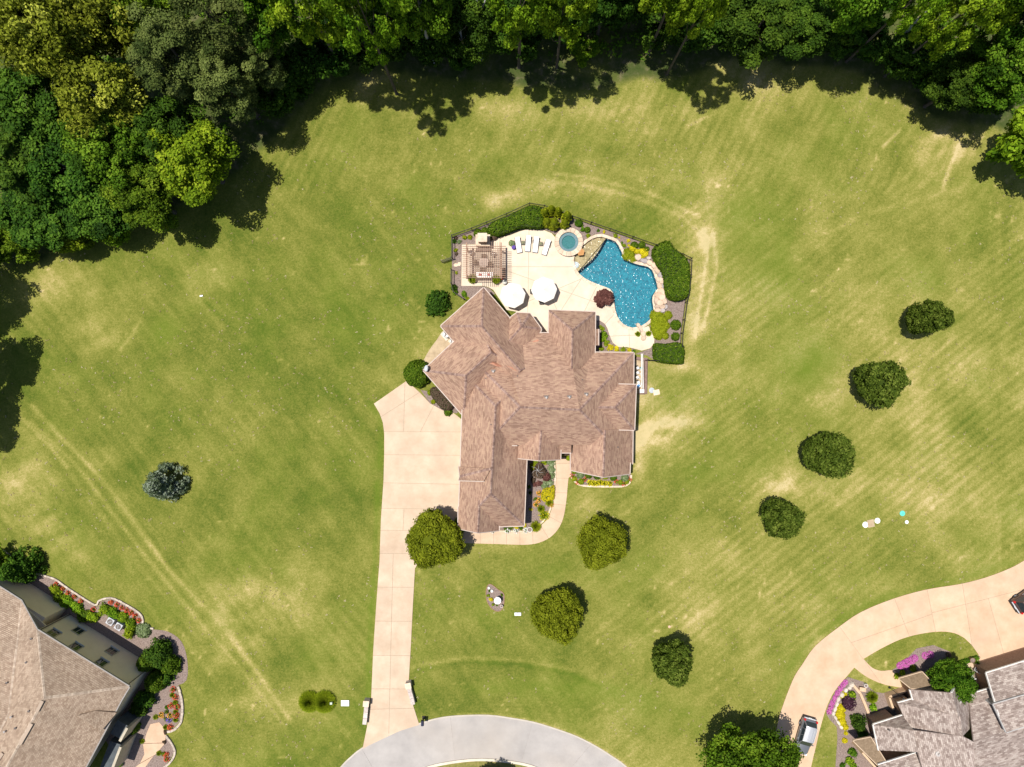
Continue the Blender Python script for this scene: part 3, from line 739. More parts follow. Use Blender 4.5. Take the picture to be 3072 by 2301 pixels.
ROOFS = {}
WALLS = []
def roof(house, verts, faces, mat, trim=trim_m, cap=sh_cap, th=0.20, wall=None, wall_mat=None, caps=True, tw=0.10, name='roof_section', skip=()):
    """verts: (px, py, z) as the photo shows them at that height. Each face is a shingled slope;
    outer edges get a gutter or rake board, ridges and hips a cap."""
    V = [P(*v) for v in verts]
    m = MB(); use = {}
    fc = []
    for f in faces:
        nrm = Vector((0, 0, 0))
        for i in range(1, len(f)-1):
            nrm += (V[f[i]]-V[f[0]]).cross(V[f[i+1]]-V[f[0]])
        f = f if nrm.z > 0 else f[::-1]
        if nrm.z < 0: nrm = -nrm
        nrm.normalize(); fc.append((f, nrm))
        for i in range(len(f)):
            e = (f[i], f[(i+1) % len(f)])
            use.setdefault(tuple(sorted(e)), []).append((e, nrm))
        h = Vector((nrm.x, nrm.y, 0))
        u = Vector((-h.y, h.x, 0)).normalized() if h.length > 1e-4 else Vector((1, 0, 0))
        v = nrm.cross(u)
        uvs = [((V[i].dot(u)), (V[i].dot(v))) for i in f]
        m.add([V[i] for i in f], [tuple(range(len(f)))], [uvs])
        m.add([V[i]-Vector((0,0,th)) for i in f][::-1], [tuple(range(len(f)))], [uvs[::-1]])
    for k, l in use.items():
        if len(l) == 1:
            a, b = V[l[0][0][0]], V[l[0][0][1]]
            dn = Vector((0, 0, th))
            m.add([a, a-dn, b-dn, b], [(0,1,2,3)], [[(0,0),(0,.1),(.1,.1),(.1,0)]])
    ro = m.build(name, mat, house)
    ROOFS.setdefault(house.name, []).append((m.v, m.f))
    for k, l in use.items():
        a, b = V[l[0][0][0]], V[l[0][0][1]]
        if len(l) == 1:
            if skip == 'all' or k in skip: continue
            out = (b-a).cross(Vector((0,0,1))).normalized()
            sft = out*(tw/2) - Vector((0,0,th/2-0.03))
            MB().bar(a+sft, b+sft, tw, th).build('gutter' if abs(a.z-b.z) < 0.15 else 'rake_board', trim, ro)
        elif caps:
            (e, n1), (_, n2) = l
            mid = (a+b)/2
            # convex edge (ridge or hip) when the two slopes fall away from it
            s1 = Vector((n1.x, n1.y, 0)); s2 = Vector((n2.x, n2.y, 0))
            if (s1-s2).length < 0.2: continue
            t = (b-a).normalized()
            q1 = t.cross(n1); q1 = q1 if q1.dot(n1-n2) > 0 else -q1      # across slope 1, away from the edge
            q2 = t.cross(n2); q2 = q2 if q2.dot(n2-n1) > 0 else -q2
            if q1.z > 0.02 and q2.z > 0.02: continue
            w = 0.17; up = Vector((0, 0, 0.035))
            L_ = (b-a).length
            q = [a+q1*w+up*.4, b+q1*w+up*.4, b+up*1.6, a+up*1.6, b+q2*w+up*.4, a+q2*w+up*.4]
            MB().add(q, [(0,1,2,3),(3,2,4,5)], [[(0,0),(0,L_),(w,L_),(w,0)], [(w,0),(w,L_),(0,L_),(0,0)]]).build('ridge_cap', cap, ro)
    if wall:
        pts = [P(*v) for v in wall]
        c = sum(pts, Vector()) / len(pts)
        poly = []
        for p in pts:
            dd = p - c; dd.z = 0
            r = dd.length
            poly.append(tuple((c + dd*(max(0.3, r-0.55)/r))[:2]))
        WALLS.append((tuple(wall[0][:2]), poly, c))
        MB().prism(poly, -0.05, min(p.z for p in pts)-0.12).build('wall', wall_mat or brick_m, house)
    return ro

hm = thing('house', P(1590, 1240), 'large brown shingled house with many hipped roofs beside the pool', 'house')
HIP = [(0,1,5,4),(1,2,5),(2,3,4,5),(3,0,4)]        # corners 0..3, ridge 4 (near edge 3-0) and 5 (near edge 1-2)
def hip(house, c, r, mat=None, **kw):
    v = list(c) + list(r)
    return roof(house, v, HIP, mat or sh_main, wall=c, **kw)
# main block
roof(hm, [(1395,1054,3.0),(1901,1058,3.0),(1897,1393,3.0),(1841,1335,4.9),(1453,1335,4.9),(1395,1393,3.0),(1560,1221,8.3),(1739,1229,8.3)],
     [(0,1,7,6),(1,2,3,7),(6,7,3,4),(0,6,4,5)], sh_main, skip={(2,3),(3,4),(4,5),(0,5)}, wall=[(1420,1062,3.0),(1897,1062,3.0),(1893,1340,3.0),(1420,1340,3.0)])
roof(hm, [(1500,999,3.05),(1703,999,3.05),(1738,1226,8.33),(1561,1218,8.33)], [(0,1,2,3)], sh_main, caps=False, skip={(1,2),(2,3),(0,3)}, wall=[(1505,1003,3.05),(1690,1003,3.05),(1690,1150,3.05),(1505,1150,3.05)])
roof(hm, [(1719.5,1106,5.56),(1738,1226,8.35),(1768,1106,4.58)], [(0,2,1)], sh_main, caps=False, skip='all', th=0.1)
roof(hm, [(1391,1119,3.35),(1583,1119,3.35),(1580,1378,3.35),(1572,1577,3.35),(1375,1583,3.35),(1487,1218,7.1),(1472,1481,6.95)],
     [(0,1,5),(1,2,3,6,5),(3,4,6),(4,0,5,6)], sh_main, wall=[(1395,1125,3.3),(1578,1125,3.3),(1572,1577,3.3),(1378,1583,3.3)])       # garage wing
roof(hm, [(1375,1520,3.37),(1374.5,1585,3.37),(1497,1591,3.37),(1497,1520,3.37),(1438,1500,5.75),(1434,1598,5.75)], [(0,1,5,4),(2,3,4,5)], sh_main, skip={(0,4),(3,4)}, wall=[(1377,1525,3.3),(1377,1586,3.3),(1495,1590,3.3),(1495,1525,3.3)])
roof(hm, [(1376.5,1400,3.4),(1377,1441,3.75),(1452,1443,6.5),(1472,1406,7.15),(1380,1429,4.3)], [(0,4,3),(4,1,2,3)], sh_main, skip={(0,3),(2,3)})
hip(hm, [(1451,863,3.0),(1633,1076,3.0),(1504,1191,3.0),(1322,978,3.0)], [(1445,978,6.3),(1562,1113,6.3)])      # north-west wing
hip(hm, [(1270,1111,3.02),(1430,961,3.02),(1552,1100,3.02),(1392,1250,3.02)], [(1398,1127,6.2),(1475,1056,6.2)])  # west wing
roof(hm, [(1533,951,3.02),(1551,938,3.02),(1590,940,3.02),(1624,987,3.02),(1600,1060,3.02),(1490,1010,3.02),(1565,979,4.95),(1505,1047,4.95)],
     [(0,1,6),(1,2,6),(2,3,6),(3,4,7,6),(6,7,5,0)], sh_main, skip={(4,7),(5,7)}, wall=[(1533,953,3),(1552,941,3),(1590,943,3),(1622,988,3),(1600,1030,3),(1520,1010,3)])   # bay
roof(hm, [(1647,930,3.04),(1786,936,3.04),(1783,1150,3.04),(1643,1150,3.04),(1718,991,5.7),(1715,1118,5.7)], [(0,1,4),(1,2,5,4),(2,3,5),(3,0,4,5)], sh_main, wall=[(1650,934,3),(1783,940,3),(1780,1100,3),(1646,1100,3)])
roof(hm, [(1778,987,3.33),(1795,987,2.8),(1795,1036,2.8),(1778,1036,3.33)], [(0,1,2,3)], sh_main, caps=False, skip={(2,3),(0,3),(0,1)})
roof(hm, [(1712,1300,3.06),(1712,1410,3.06),(1889,1421,3.06),(1894,1285,3.06),(1815,1290,6.1),(1810,1431,6.1)], [(0,1,5,4),(2,3,4,5)], sh_main, skip={(0,4),(3,4)}, wall=[(1714,1320,3),(1714,1412,3),(1886,1420,3),(1890,1310,3)])  # south-east gable
roof(hm, [(1830,1152,4.5),(1908,1154,4.5),(1903,1290,4.5),(1830,1288,4.5),(1760,1222,6.5),(1846,1222,6.5)], [(0,1,5,4),(1,2,5),(2,3,4,5)], sh_main, skip={(0,4),(3,4)}, wall=[(1830,1158,4.4),(1905,1160,4.4),(1900,1284,4.4),(1830,1282,4.4)])
roof(hm, [(1550,1292,4.1),(1550,1374,4.1),(1681,1378,4.1),(1684,1292,4.1),(1626,1262,6.35),(1617,1381,6.35)], [(0,1,5,4),(2,3,4,5)], sh_main, skip={(0,4),(3,4)}, wall=[(1556,1310,4),(1556,1368,4),(1676,1372,4),(1678,1310,4)])          # porch gable
roof(hm, [(1680,1325,4.8),(1714,1325,4.8),(1714,1358,3.9),(1680,1358,3.9)], [(0,1,2,3)], sh_main, caps=False, skip={(0,1),(1,2),(0,3)})

MB().bar(P(1512,1336.5,4.8), P(1552,1337,4.8), 0.1, 0.18).build('gutter', trim_m, hm)
def gable_wall(house, a, b, c, mat, inset=0.25):
    """Triangle closing a gable end, set back under the rake."""
    A, B, C = P(*a), P(*b), P(*c)
    n = (B-A).cross(Vector((0,0,1))).normalized()
    cen = P(CX, CY)
    s = -1 if n.dot((A+B)/2 - MW[house.name].translation) > 0 else 1
    off = n*inset*s - Vector((0,0,0.22))
    T = [A+off, B+off, C+off]
    q = [t + n*s*0.1 for t in T]
    MB().add(T+q, [(0,1,2),(5,4,3),(0,3,4,1),(1,4,5,2),(2,5,3,0)]).build('wall', mat, house)
gable_wall(hm, (1374.5,1585,3.37), (1497,1591,3.37), (1434,1598,5.75), brick_m)
gable_wall(hm, (1712,1410,3.06), (1889,1421,3.06), (1810,1431,6.1), brick_m)
gable_wall(hm, (1550,1374,4.1), (1681,1378,4.1), (1617,1381,6.35), brick_m)

def bvh_of(house):
    vs_, fs = [], []
    for v, f in ROOFS[house.name]:
        n = len(vs_); vs_ += [Vector(p) for p in v]; fs += [tuple(i+n for i in q) for q in f]
    return BVHTree.FromPolygons(vs_, fs)
def on_roof(bv, px, py):
    o = Vector((0, 0, HC)); t = (P(px, py) - o).normalized()
    hit = bv.ray_cast(o, t)
    return hit[0], hit[1]
bv = bvh_of(hm)
pipe_m = plain('vent_metal', (0.10,0.085,0.08), 0.5, 0.3); pipe_w = plain('vent_white', (0.40,0.37,0.35), 0.5)
for x, y, big in [(1480,1115,1),(1552,1128,0),(1457,1135,0),(1473,1273,0),(1639,1193,1),(1708,1192,1),(1759,1184,1),(1747,1139,0),(1806,1110,0),(1853,1341,0),(1716,1353,0)]:
    p, n = on_roof(bv, x, y)
    if p is None: continue
    if big:
        v = MB().lathe((p.x, p.y, p.z-0.1), [(0.07,0),(0.07,0.42),(0.12,0.44),(0.12,0.50),(0.04,0.54)], 12).build('vent_pipe', pipe_w, hm)
        MB().box((p.x, p.y, p.z+0.0), (0.5,0.5,0.03), 0, 0, 0).build('flashing', pipe_m, v)
    else:
        MB().lathe((p.x, p.y, p.z-0.1), [(0.07,0),(0.07,0.32),(0.05,0.33)], 10).build('vent_pipe', pipe_m, hm)
orange_sh = shingle('orange_shingles', [(0.40,0.19,0.12), (0.47,0.225,0.15), (0.50,0.25,0.17), (0.52,0.28,0.19)])
for strip in ([(1430,1063),(1446,1064),(1470,1082),(1492,1090),(1508,1099),(1496,1100),(1468,1090),(1447,1078)], [(1518,1096),(1532,1100),(1562,1114),(1548,1112)], [(1580,1034),(1612,1018),(1617,1022),(1598,1034),(1582,1042)]):
    pts = []
    for x, y in strip:
        p, n = on_roof(bv, x, y)
        pts.append(p + n*0.02)
    f = list(range(len(pts)))
    n = Vector((0,0,0))
    for i in range(1, len(f)-1): n += (pts[i]-pts[0]).cross(pts[i+1]-pts[0])
    if n.z < 0: pts = pts[::-1]
    c = sum(pts, Vector())/len(pts)
    m = MB()
    for i in range(len(pts)):
        a, b = pts[i], pts[(i+1) % len(pts)]
        m.add([c, a, b], [(0,1,2)], [[(c.x, c.y),(a.x, a.y),(b.x, b.y)]])
    m.build('shingle_patch', orange_sh, hm, label='patch of newer orange shingles')

# front door, garage doors and windows on the main house walls
door_m = surf('dark_wood', (0.07,0.035,0.02), (0.11,0.06,0.035), 3, 0.5)
a = P(1698, 1362)
dd = MB().box((a.x, a.y+0.1, 1.05), (1.0, 0.08, 2.1)).build('door', door_m, hm)
MB().lathe((a.x+0.38, a.y+0.03, 1.0), [(0.03,0),(0.03,0.06)], 8).build('handle', pipe_m, dd)
for yy in (1290, 1370, 1455, 1535):
    a = P(1391, yy)
    MB().box((a.x-0.02, a.y, 1.15), (0.08, 2.7, 2.2)).build('garage_door', trim_m, hm)

def wall_window(house, first, edge, t, w=1.5, h=1.4, z=1.6):
    poly, c = next((q, c) for k, q, c in WALLS if k == first)
    a, b = Vector((*poly[edge], 0)), Vector((*poly[(edge+1) % len(poly)], 0))
    u = (b-a).normalized(); n = Vector((u.y, -u.x, 0))
    m = a.lerp(b, t)
    if n.dot(m - Vector((c.x, c.y, 0))) < 0: n = -n
    rz = math.atan2(u.y, u.x)
    p = m + n*0.03
    fr = MB()
    for dx, dz, sx, sz in ((-w/2,0,.09,h),(w/2,0,.09,h),(0,-h/2,w+.09,.09),(0,h/2,w+.09,.09),(0,0,.05,h)):
        q = p + u*dx; fr.box((q.x, q.y, z+dz), (sx, .1, sz), rz)
    wn_ = fr.build('window', white_trim, house)
    p = m + n*0.015
    MB().box((p.x, p.y, z), (w, .05, h), rz).build('pane', dark_glass, wn_)
for args in (((1714,1320),1,.28),((1714,1320),1,.72),((1714,1320),2,.4),((1395,1125),1,.72),((1395,1125),1,.88),((1650,934),0,.3),((1650,934),0,.7),((1420,1062),1,.2),((1451,863),0,.18),((1451,863),0,.36)):
    wall_window(hm, *args)

# satellite dish on the west corner
p, n = on_roof(bv, 1283, 1106)
sd = thing('satellite_dish', (p.x, p.y, p.z), 'grey satellite dish on the west roof corner', 'satellite dish')
dish_m = plain('dish_grey', (0.48,0.50,0.54), 0.5)
MB().tube([(p.x, p.y, p.z-0.05), (p.x, p.y, p.z+0.55)], 0.03).build('mast', pipe_m, sd)
ds = MB(); dv = []
ax = Vector((-0.8, 0.12, 0.58)).normalized(); e1 = ax.cross(Vector((0,0,1))).normalized(); e2 = ax.cross(e1)
c = Vector((p.x, p.y, p.z+0.6))
rings = [[c + ax*(0.13*r*r) + (e1*math.cos(k*math.pi/8)*0.40 + e2*math.sin(k*math.pi/8)*0.48)*r for k in range(16)] for r in (0.02, 0.5, 1.0)]
ds.add([v for r in rings for v in r], [tuple(range(16))] + [(i*16+k, i*16+(k+1) % 16, (i+1)*16+(k+1) % 16, (i+1)*16+k) for i in range(2) for k in range(16)])
ds.build('dish', dish_m, sd, smooth=True)
MB().tube([c + e2*0.45, c + ax*0.55 + e2*0.12], 0.02).build('feed_arm', dish_m, sd)

# air conditioners on the west side
def ac_round(px, py, r, h, label):
    p = P(px, py)
    t = thing('air_conditioner', p, label, 'air conditioner', 'air conditioners beside the main house')
    MB().box((p.x, p.y, 0.05), (r*2.5, r*2.5, 0.12), 0.7).build('pad', kerb_m, t)
    MB().lathe((p.x, p.y, 0.1), [(r,0),(r,h),(r*0.92,h+0.05),(r*0.90,h-0.02),(0.03,h-0.04)], 20).build('casing', surf('ac_white', (0.55,0.55,0.54), (0.66,0.66,0.65), 4, 0.5), t)
    for k in range(3):
        a = k*2.1
        MB().box((p.x+math.cos(a)*r*0.42, p.y+math.sin(a)*r*0.42, 0.1+h+0.01), (r*0.8, r*0.34, 0.02), a, 0.2).build('fan_blade', pipe_m, t)
ac_round(1340, 1004, 0.45, 0.85, 'larger round white air conditioner against the house wing')
ac_round(1357, 1024, 0.30, 0.70, 'smaller round white air conditioner nearer the wall corner')

# ---- left-hand house (two storeys)
hl = thing('house', P(250, 2080), 'two-storey olive stucco house with tan shingled roof at lower left', 'house')
cap_l = shingle('pale_ridge_shingles', [(0.33,0.26,0.2), (0.42,0.33,0.26), (0.46,0.37,0.29), (0.52,0.42,0.33)], (0.3, 0.2))
LH = [(112,1889,6.3),(388,2060,6.3),(133,2094,9.5),(0,2336,9.5),(190,2420,6.3),(64.6,1801.8,4.35),(53,1925,5.85),(40,2005,6.65),(25,2140,7.8),(-40,2270,9.0),(-110,2060,7.6),(-110,1691,4.35),(365,2098,6.3),(257,2301,6.3),(-200,2200,8.4)]
roof(hl, LH, [(0,1,2),(1,12,13,4,3,2),(0,2,3,9,8,7,6,5),(5,6,7,8,10,11),(8,9,14,10)], sh_left, trim=surf('bronze_gutter', (0.20,0.19,0.18), (0.27,0.25,0.24), 3, 0.5), cap=cap_l, tw=0.14)
gnd = lambda x, y, z: tuple(P(x, y, z)[:2])
def shrink(v, dx, dy):
    p = P(*v); return (p.x+dx, p.y+dy)
# walls: NE long wall in two bays, SE wall, all set back under the eaves
e = Vector((0.851, -0.525)); n = Vector((0.525, 0.851))
B_, E_, A_, A0 = P(112,1889,6.3), P(388,2060,6.3), P(64.6,1801.8,4.35), P(-110,1691,4.35)
def off(p, a, b): return (p.x + e.x*a + n.x*b, p.y + e.y*a + n.y*b)
MB().prism([off(B_,-0.2,-0.45), off(E_,-0.5,-0.45), off(E_,-0.5,-16), off(B_,3.0,-16), off(B_,3.0,-3), off(B_,-0.2,-2.0)], -0.05, 6.05).build('wall', stucco, hl)
MB().prism([off(A0,-3,-0.4), off(A_,0.0,-0.4), off(A_,3.4,-0.42), off(A_,3.0,-10), off(A0,-3,-10)], -0.05, 4.12).build('wall', stucco, hl)
MB().prism([off(A_,0.35,-0.45), off(B_,0.1,-0.48), off(B_,0.1,-1.2), off(A_,0.35,-1.2)], 4.12, 4.3).build('wall', stucco, hl)
# windows of the NE wall: recess, pane, frame
def lwin(s, z, w=1.0, h=1.25):
    """s metres along the NE wall from point B_."""
    b = Vector((*off(B_, s, -0.45), 0)); ee = Vector((e.x, e.y, 0)); nn = Vector((n.x, n.y, 0))
    fr = MB()
    for (a0, a1, zz, hh) in ((-w/2-.08,-w/2,0,h),(w/2,w/2+.08,0,h),(-w/2-.08,w/2+.08,-h/2-.04,.08),(-w/2-.08,w/2+.08,h/2+.04,.08)):
        c = b + ee*((a0+a1)/2) + nn*0.04
        fr.box((c.x, c.y, z+zz), (abs(a1-a0), 0.10, hh), math.atan2(e.y, e.x))
    w_ = fr.build('window', surf('window_frame', (0.36,0.32,0.23), (0.42,0.37,0.27), 3), hl)
    c = b + nn*0.012
    MB().box((c.x, c.y, z), (w, 0.03, h), math.atan2(e.y, e.x)).build('pane', dark_glass, w_)
    c = b + nn*0.06 
    MB().box((c.x, c.y, z), (0.05, 0.05, h), math.atan2(e.y, e.x)).build('mullion', MATS['window_frame'], w_)
    c = b + nn*0.10
    MB().box((c.x, c.y, z-h/2-0.1), (w+0.3, 0.2, 0.08), math.atan2(e.y, e.x)).build('sill', surf('stone_sill', (0.42,0.42,0.42), (0.5,0.5,0.5), 3), w_)
for s, z in ((1.2,4.7),(2.6,1.9),(4.3,4.7),(7.4,1.9),(7.9,4.7)): lwin(s, z)
for s in (0.0, 12.2):
    b = off(B_, s, -0.33)
    MB().tube([(b[0], b[1], 0.1), (b[0], b[1], 6.1)], 0.055).build('downspout', surf('dark_bronze', (0.05,0.04,0.03), (0.08,0.06,0.05), 3), hl)
# lower entry roofs and stone parapet on the SE side
slate = surf('slate_metal', (0.045,0.055,0.065), (0.08,0.095,0.105), 2, 0.5)
lime = surf('limestone', (0.36,0.32,0.25), (0.48,0.43,0.34), 2.5, 0.9, 0.01, 10)
roof(hl, [(1210/5.26,1986+850/5.26,8.2),(1590/5.26,1986+1100/5.26,6.9),(1840/5.26,1986+800/5.26,6.5),(1500/5.26,1986+770/5.26,7.3)], [(0,1,2,3)], sh_left, trim=lime, caps=False, skip='all')
for (x0, y0, x1, y1, z, hh) in ((352,2160,330,2200,3.1,0.3),(330,2222,300,2301,3.0,0.3)):
    a, b = P(x0, y0, z), P(x1, y1, z)
    t = (b-a).normalized(); sd_ = Vector((-t.y, t.x, 0))
    if sd_.x < 0: sd_ = -sd_
    poly = [tuple((a)[:2]), tuple((b)[:2]), tuple((b+sd_*1.5)[:2]), tuple((a+sd_*1.5)[:2])]
    MB().prism(poly, -0.05, z).build('porch_roof', slate, hl)
    MB().bar(a+sd_*1.6-Vector((0,0,z/2-0.2)), b+sd_*1.6-Vector((0,0,z/2-0.2)), 0.3, z+0.4).build('parapet', lime, hl)
bvl = bvh_of(hl)
for x, y, w in [(80,1986,0),(95,1915,0),(38,2148,1),(18,2192,1),(88,2132,0),(48,2183,0),(22,2047,0)]:
    p, nn = on_roof(bvl, x, y)
    if p is None: continue
    MB().lathe((p.x, p.y, p.z-0.1), [(0.09,0),(0.09,0.4 if w else 0.25),(0.13,0.42 if w else 0.27),(0.03,0.5 if w else 0.3)], 10).build('vent_pipe', pipe_w if w else pipe_m, hl)
for a_, b_ in (((705,605),(615,775)),((535,965),(345,1295)),((75,1430),(-40,1600))):
    pa, na = on_roof(bvl, a_[0]/5.26-4, 1986+a_[1]/5.26); pb, nb = on_roof(bvl, b_[0]/5.26-4, 1986+b_[1]/5.26)
    if pa is None or pb is None: continue
    MB().bar(pa+Vector((0,0,.1)), pb+Vector((0,0,.1)), 0.35, 0.12).build('ridge_vent', cap_l, hl)
for k, (x, y) in enumerate(((330,1865),(355,1880))):
    p = P(x, y, 0.8)
    t = thing('air_conditioner', (p.x, p.y, 0), ('grey square air conditioner nearer the flower row, left of two', 'grey square air conditioner beside the yellow shrub, right of two')[k], 'air conditioner', 'air conditioners beside the left-hand house')
    MB().box((p.x, p.y, 0.42), (0.85,0.85,0.8), -0.55).build('casing', plain('ac_grey', (0.40,0.41,0.44), 0.5), t)
    MB().lathe((p.x, p.y, 0.82), [(0.34,0),(0.34,0.02),(0.30,0.025)], 16).build('fan_guard', pipe_m, t)
    MB().box((p.x, p.y, 0.87), (0.5,0.14,0.02), k+0.4).build('fan_blade', plain('fan_grey', (0.2,0.2,0.21), 0.5), t)

# ---- right-hand house
hr = thing('house', P(2850, 2150), 'grey-brown shingled house with white gutters at lower right', 'house')
cap_r = shingle('grey_ridge_shingles', [(0.24,0.19,0.165), (0.33,0.27,0.24), (0.38,0.31,0.275), (0.44,0.37,0.32)], (0.3, 0.2))
rk = dict(trim=white_trim, cap=cap_r, wall_mat=surf('brown_brick', (0.24,0.15,0.10), (0.36,0.245,0.175), 5, 0.9, 0.01, 12))
roof(hr, [(2905,2084,3.4),(3240,1987,3.4),(3240,2130,6.3),(2921,2225,6.3)], [(0,1,2,3)], sh_right, skip={(1,2),(2,3),(0,3)}, **rk)
roof(hr, [(2921,2225,6.32),(3240,2130,6.32),(3300,2330,3.4),(2900,2440,3.4)], [(0,1,2,3)], sh_right, skip='all', **rk)
roof(hr, [(2959,2019,3.45),(3240,1932,3.45),(3280,2070,6.2),(2999,2150,6.2)], [(0,1,2,3)], sh_right, skip={(1,2),(2,3)}, wall=[(2961,2022,3.4),(3240,1936,3.4),(3270,2030,3.4),(2985,2110,3.4)], **rk)
roof(hr, [(2730,2069,3.4),(2752,2142,3.4),(2889,2208,6.42),(2856,2079,6.42),(2885,2023,3.4),(2930,2165,3.4)], [(0,1,2,3),(3,2,5,4)], sh_right, skip={(1,2),(2,5),(0,3)}, wall=[(2735,2073,3.4),(2882,2030,3.4),(2905,2120,3.4),(2758,2150,3.4)], **rk)
roof(hr, [(2693,2109,3.3),(2741,2096,3.3),(2880,2150,6.35),(2889,2210,6.38),(2737,2205,3.75)], [(0,1,2),(0,2,3,4)], sh_right, skip={(1,2),(2,3),(3,4),(0,4)}, wall=[(2700,2112,3.3),(2745,2098,3.3),(2780,2170,3.3),(2730,2190,3.3)], **rk)
roof(hr, [(2620,2174,3.2),(2707,2146,3.2),(2740,2190,5.6),(2753,2256,5.6),(2636,2251,3.2)], [(0,1,2),(0,2,3,4)], sh_right, skip={(1,2),(2,3),(3,4)}, wall=[(2626,2178,3.2),(2704,2152,3.2),(2730,2230,3.2),(2645,2246,3.2)], **rk)
roof(hr, [(2753,2257,4.4),(2734,2190,4.4),(2889,2209,6.36),(2921,2226,6.34),(2930,2440,6.3),(2800,2420,4.4)], [(0,1,2,3,4,5)], sh_right, skip='all', **rk)
roof(hr, [(2634,2295,3.3),(2753,2257,3.3),(2860,2420,6.2),(2690,2460,6.2)], [(0,1,2,3)], sh_right, skip={(1,2),(2,3),(0,3)}, wall=[(2640,2299,3.3),(2752,2262,3.3),(2790,2420,3.3),(2670,2440,3.3)], **rk)
roof(hr, [(2980,2113,5.5),(3240,2036,5.5),(3280,2110,7.0),(3019,2197,7.0)], [(0,1,2,3)], sh_right, trim=surf('grey_trim', (0.34,0.33,0.32), (0.42,0.41,0.40), 3), cap=cap_r, caps=False)
# grey dormer cheek below the upper roof
a, b = P(2972,2108,5.4), P(3240,2030,5.4)
MB().bar(a-Vector((0,0,0.75))+Vector((0.3,-0.35,0)), b-Vector((0,0,0.75))+Vector((0.3,-0.35,0)), 0.15, 1.4).build('wall', MATS['grey_trim'], hr)
# brown lean-to roof left of the tree, and gable wall behind it
leanto = surf('weathered_shakes', (0.15,0.105,0.065), (0.24,0.175,0.115), 4, 0.95, 0.02, 14)
roof(hr, [(2697,2036,2.6),(2766,2016,2.6),(2812,2066,3.5),(2733,2065,3.5)], [(0,1,2,3)], leanto, trim=surf('tan_fascia', (0.42,0.31,0.21), (0.5,0.38,0.27), 3), caps=False)
gable_wall(hr, (2733,2071,3.4), (2883,2026,3.4), (2856,2081,6.3), surf('grey_siding', (0.20,0.18,0.16), (0.26,0.235,0.21), 2), 0.35)
# garage doors facing the drive
for k, (x, y) in enumerate(((2990,1981),(3052,1962))):
    a = P(x, y)
    g = MB().box((a.x+0.05, a.y-0.75, 1.15), (2.5, 0.1, 2.2), math.atan2(35, 113)).build('garage_door', surf('brown_door', (0.16,0.095,0.05), (0.22,0.135,0.075), 3, 0.6), hr)
pp = P(3020, 1990)
bvr = bvh_of(hr)
for x, y, w in [(2871,2086,0),(2877,2104,1),(2815,2262,1),(2665,2188,0)]:
    p, nn = on_roof(bvr, x, y)
    if p is None: continue
    if w: MB().lathe((p.x, p.y, p.z-0.1), [(0.32,0),(0.32,0.12),(0.22,0.14),(0.13,0.16),(0.11,0.35),(0.05,0.36)], 14).build('vent_pipe', pipe_w, hr)
    else: MB().lathe((p.x, p.y, p.z-0.1), [(0.12,0),(0.12,0.35),(0.04,0.38)], 10).build('vent_pipe', pipe_m, hr)
# dark courtyard walls and the timber screen at the west end
cw = MATS['brown_brick']
for a, b, h in (((2655,2080),(2668,2118),1.0),((2655,2080),(2710,2062),1.0),((2556,2225),(2640,2320),2.6)):
    A, B = P(*a), P(*b)
    MB().bar(A+Vector((0,0,h/2)), B+Vector((0,0,h/2)), 0.25, h).build('garden_wall', surf('tan_wall', (0.48,0.33,0.21), (0.58,0.42,0.28), 3, 0.9), hr)
MB().prism(PX([(2664,2116),(2706,2068),(2735,2100),(2722,2128),(2640,2175),(2608,2160),(2610,2140)]), 0.0, 0.05).build('courtyard_floor', surf('dark_paver', (0.10,0.085,0.075), (0.16,0.135,0.12), 3), hr)
roof(hr, [(2560,2222,2.7),(2612,2212,2.7),(2660,2290,3.1),(2648,2310,3.1)], [(0,1,2,3)], leanto, caps=False, trim=MATS['tan_fascia'])
MB().lathe(P(2658,2146,0.05), [(0.7,0),(0.7,0.02),(0.3,0.03)], 20).build('fire_pit_ring', surf('soot', (0.02,0.02,0.02), (0.04,0.035,0.03), 4), hr)

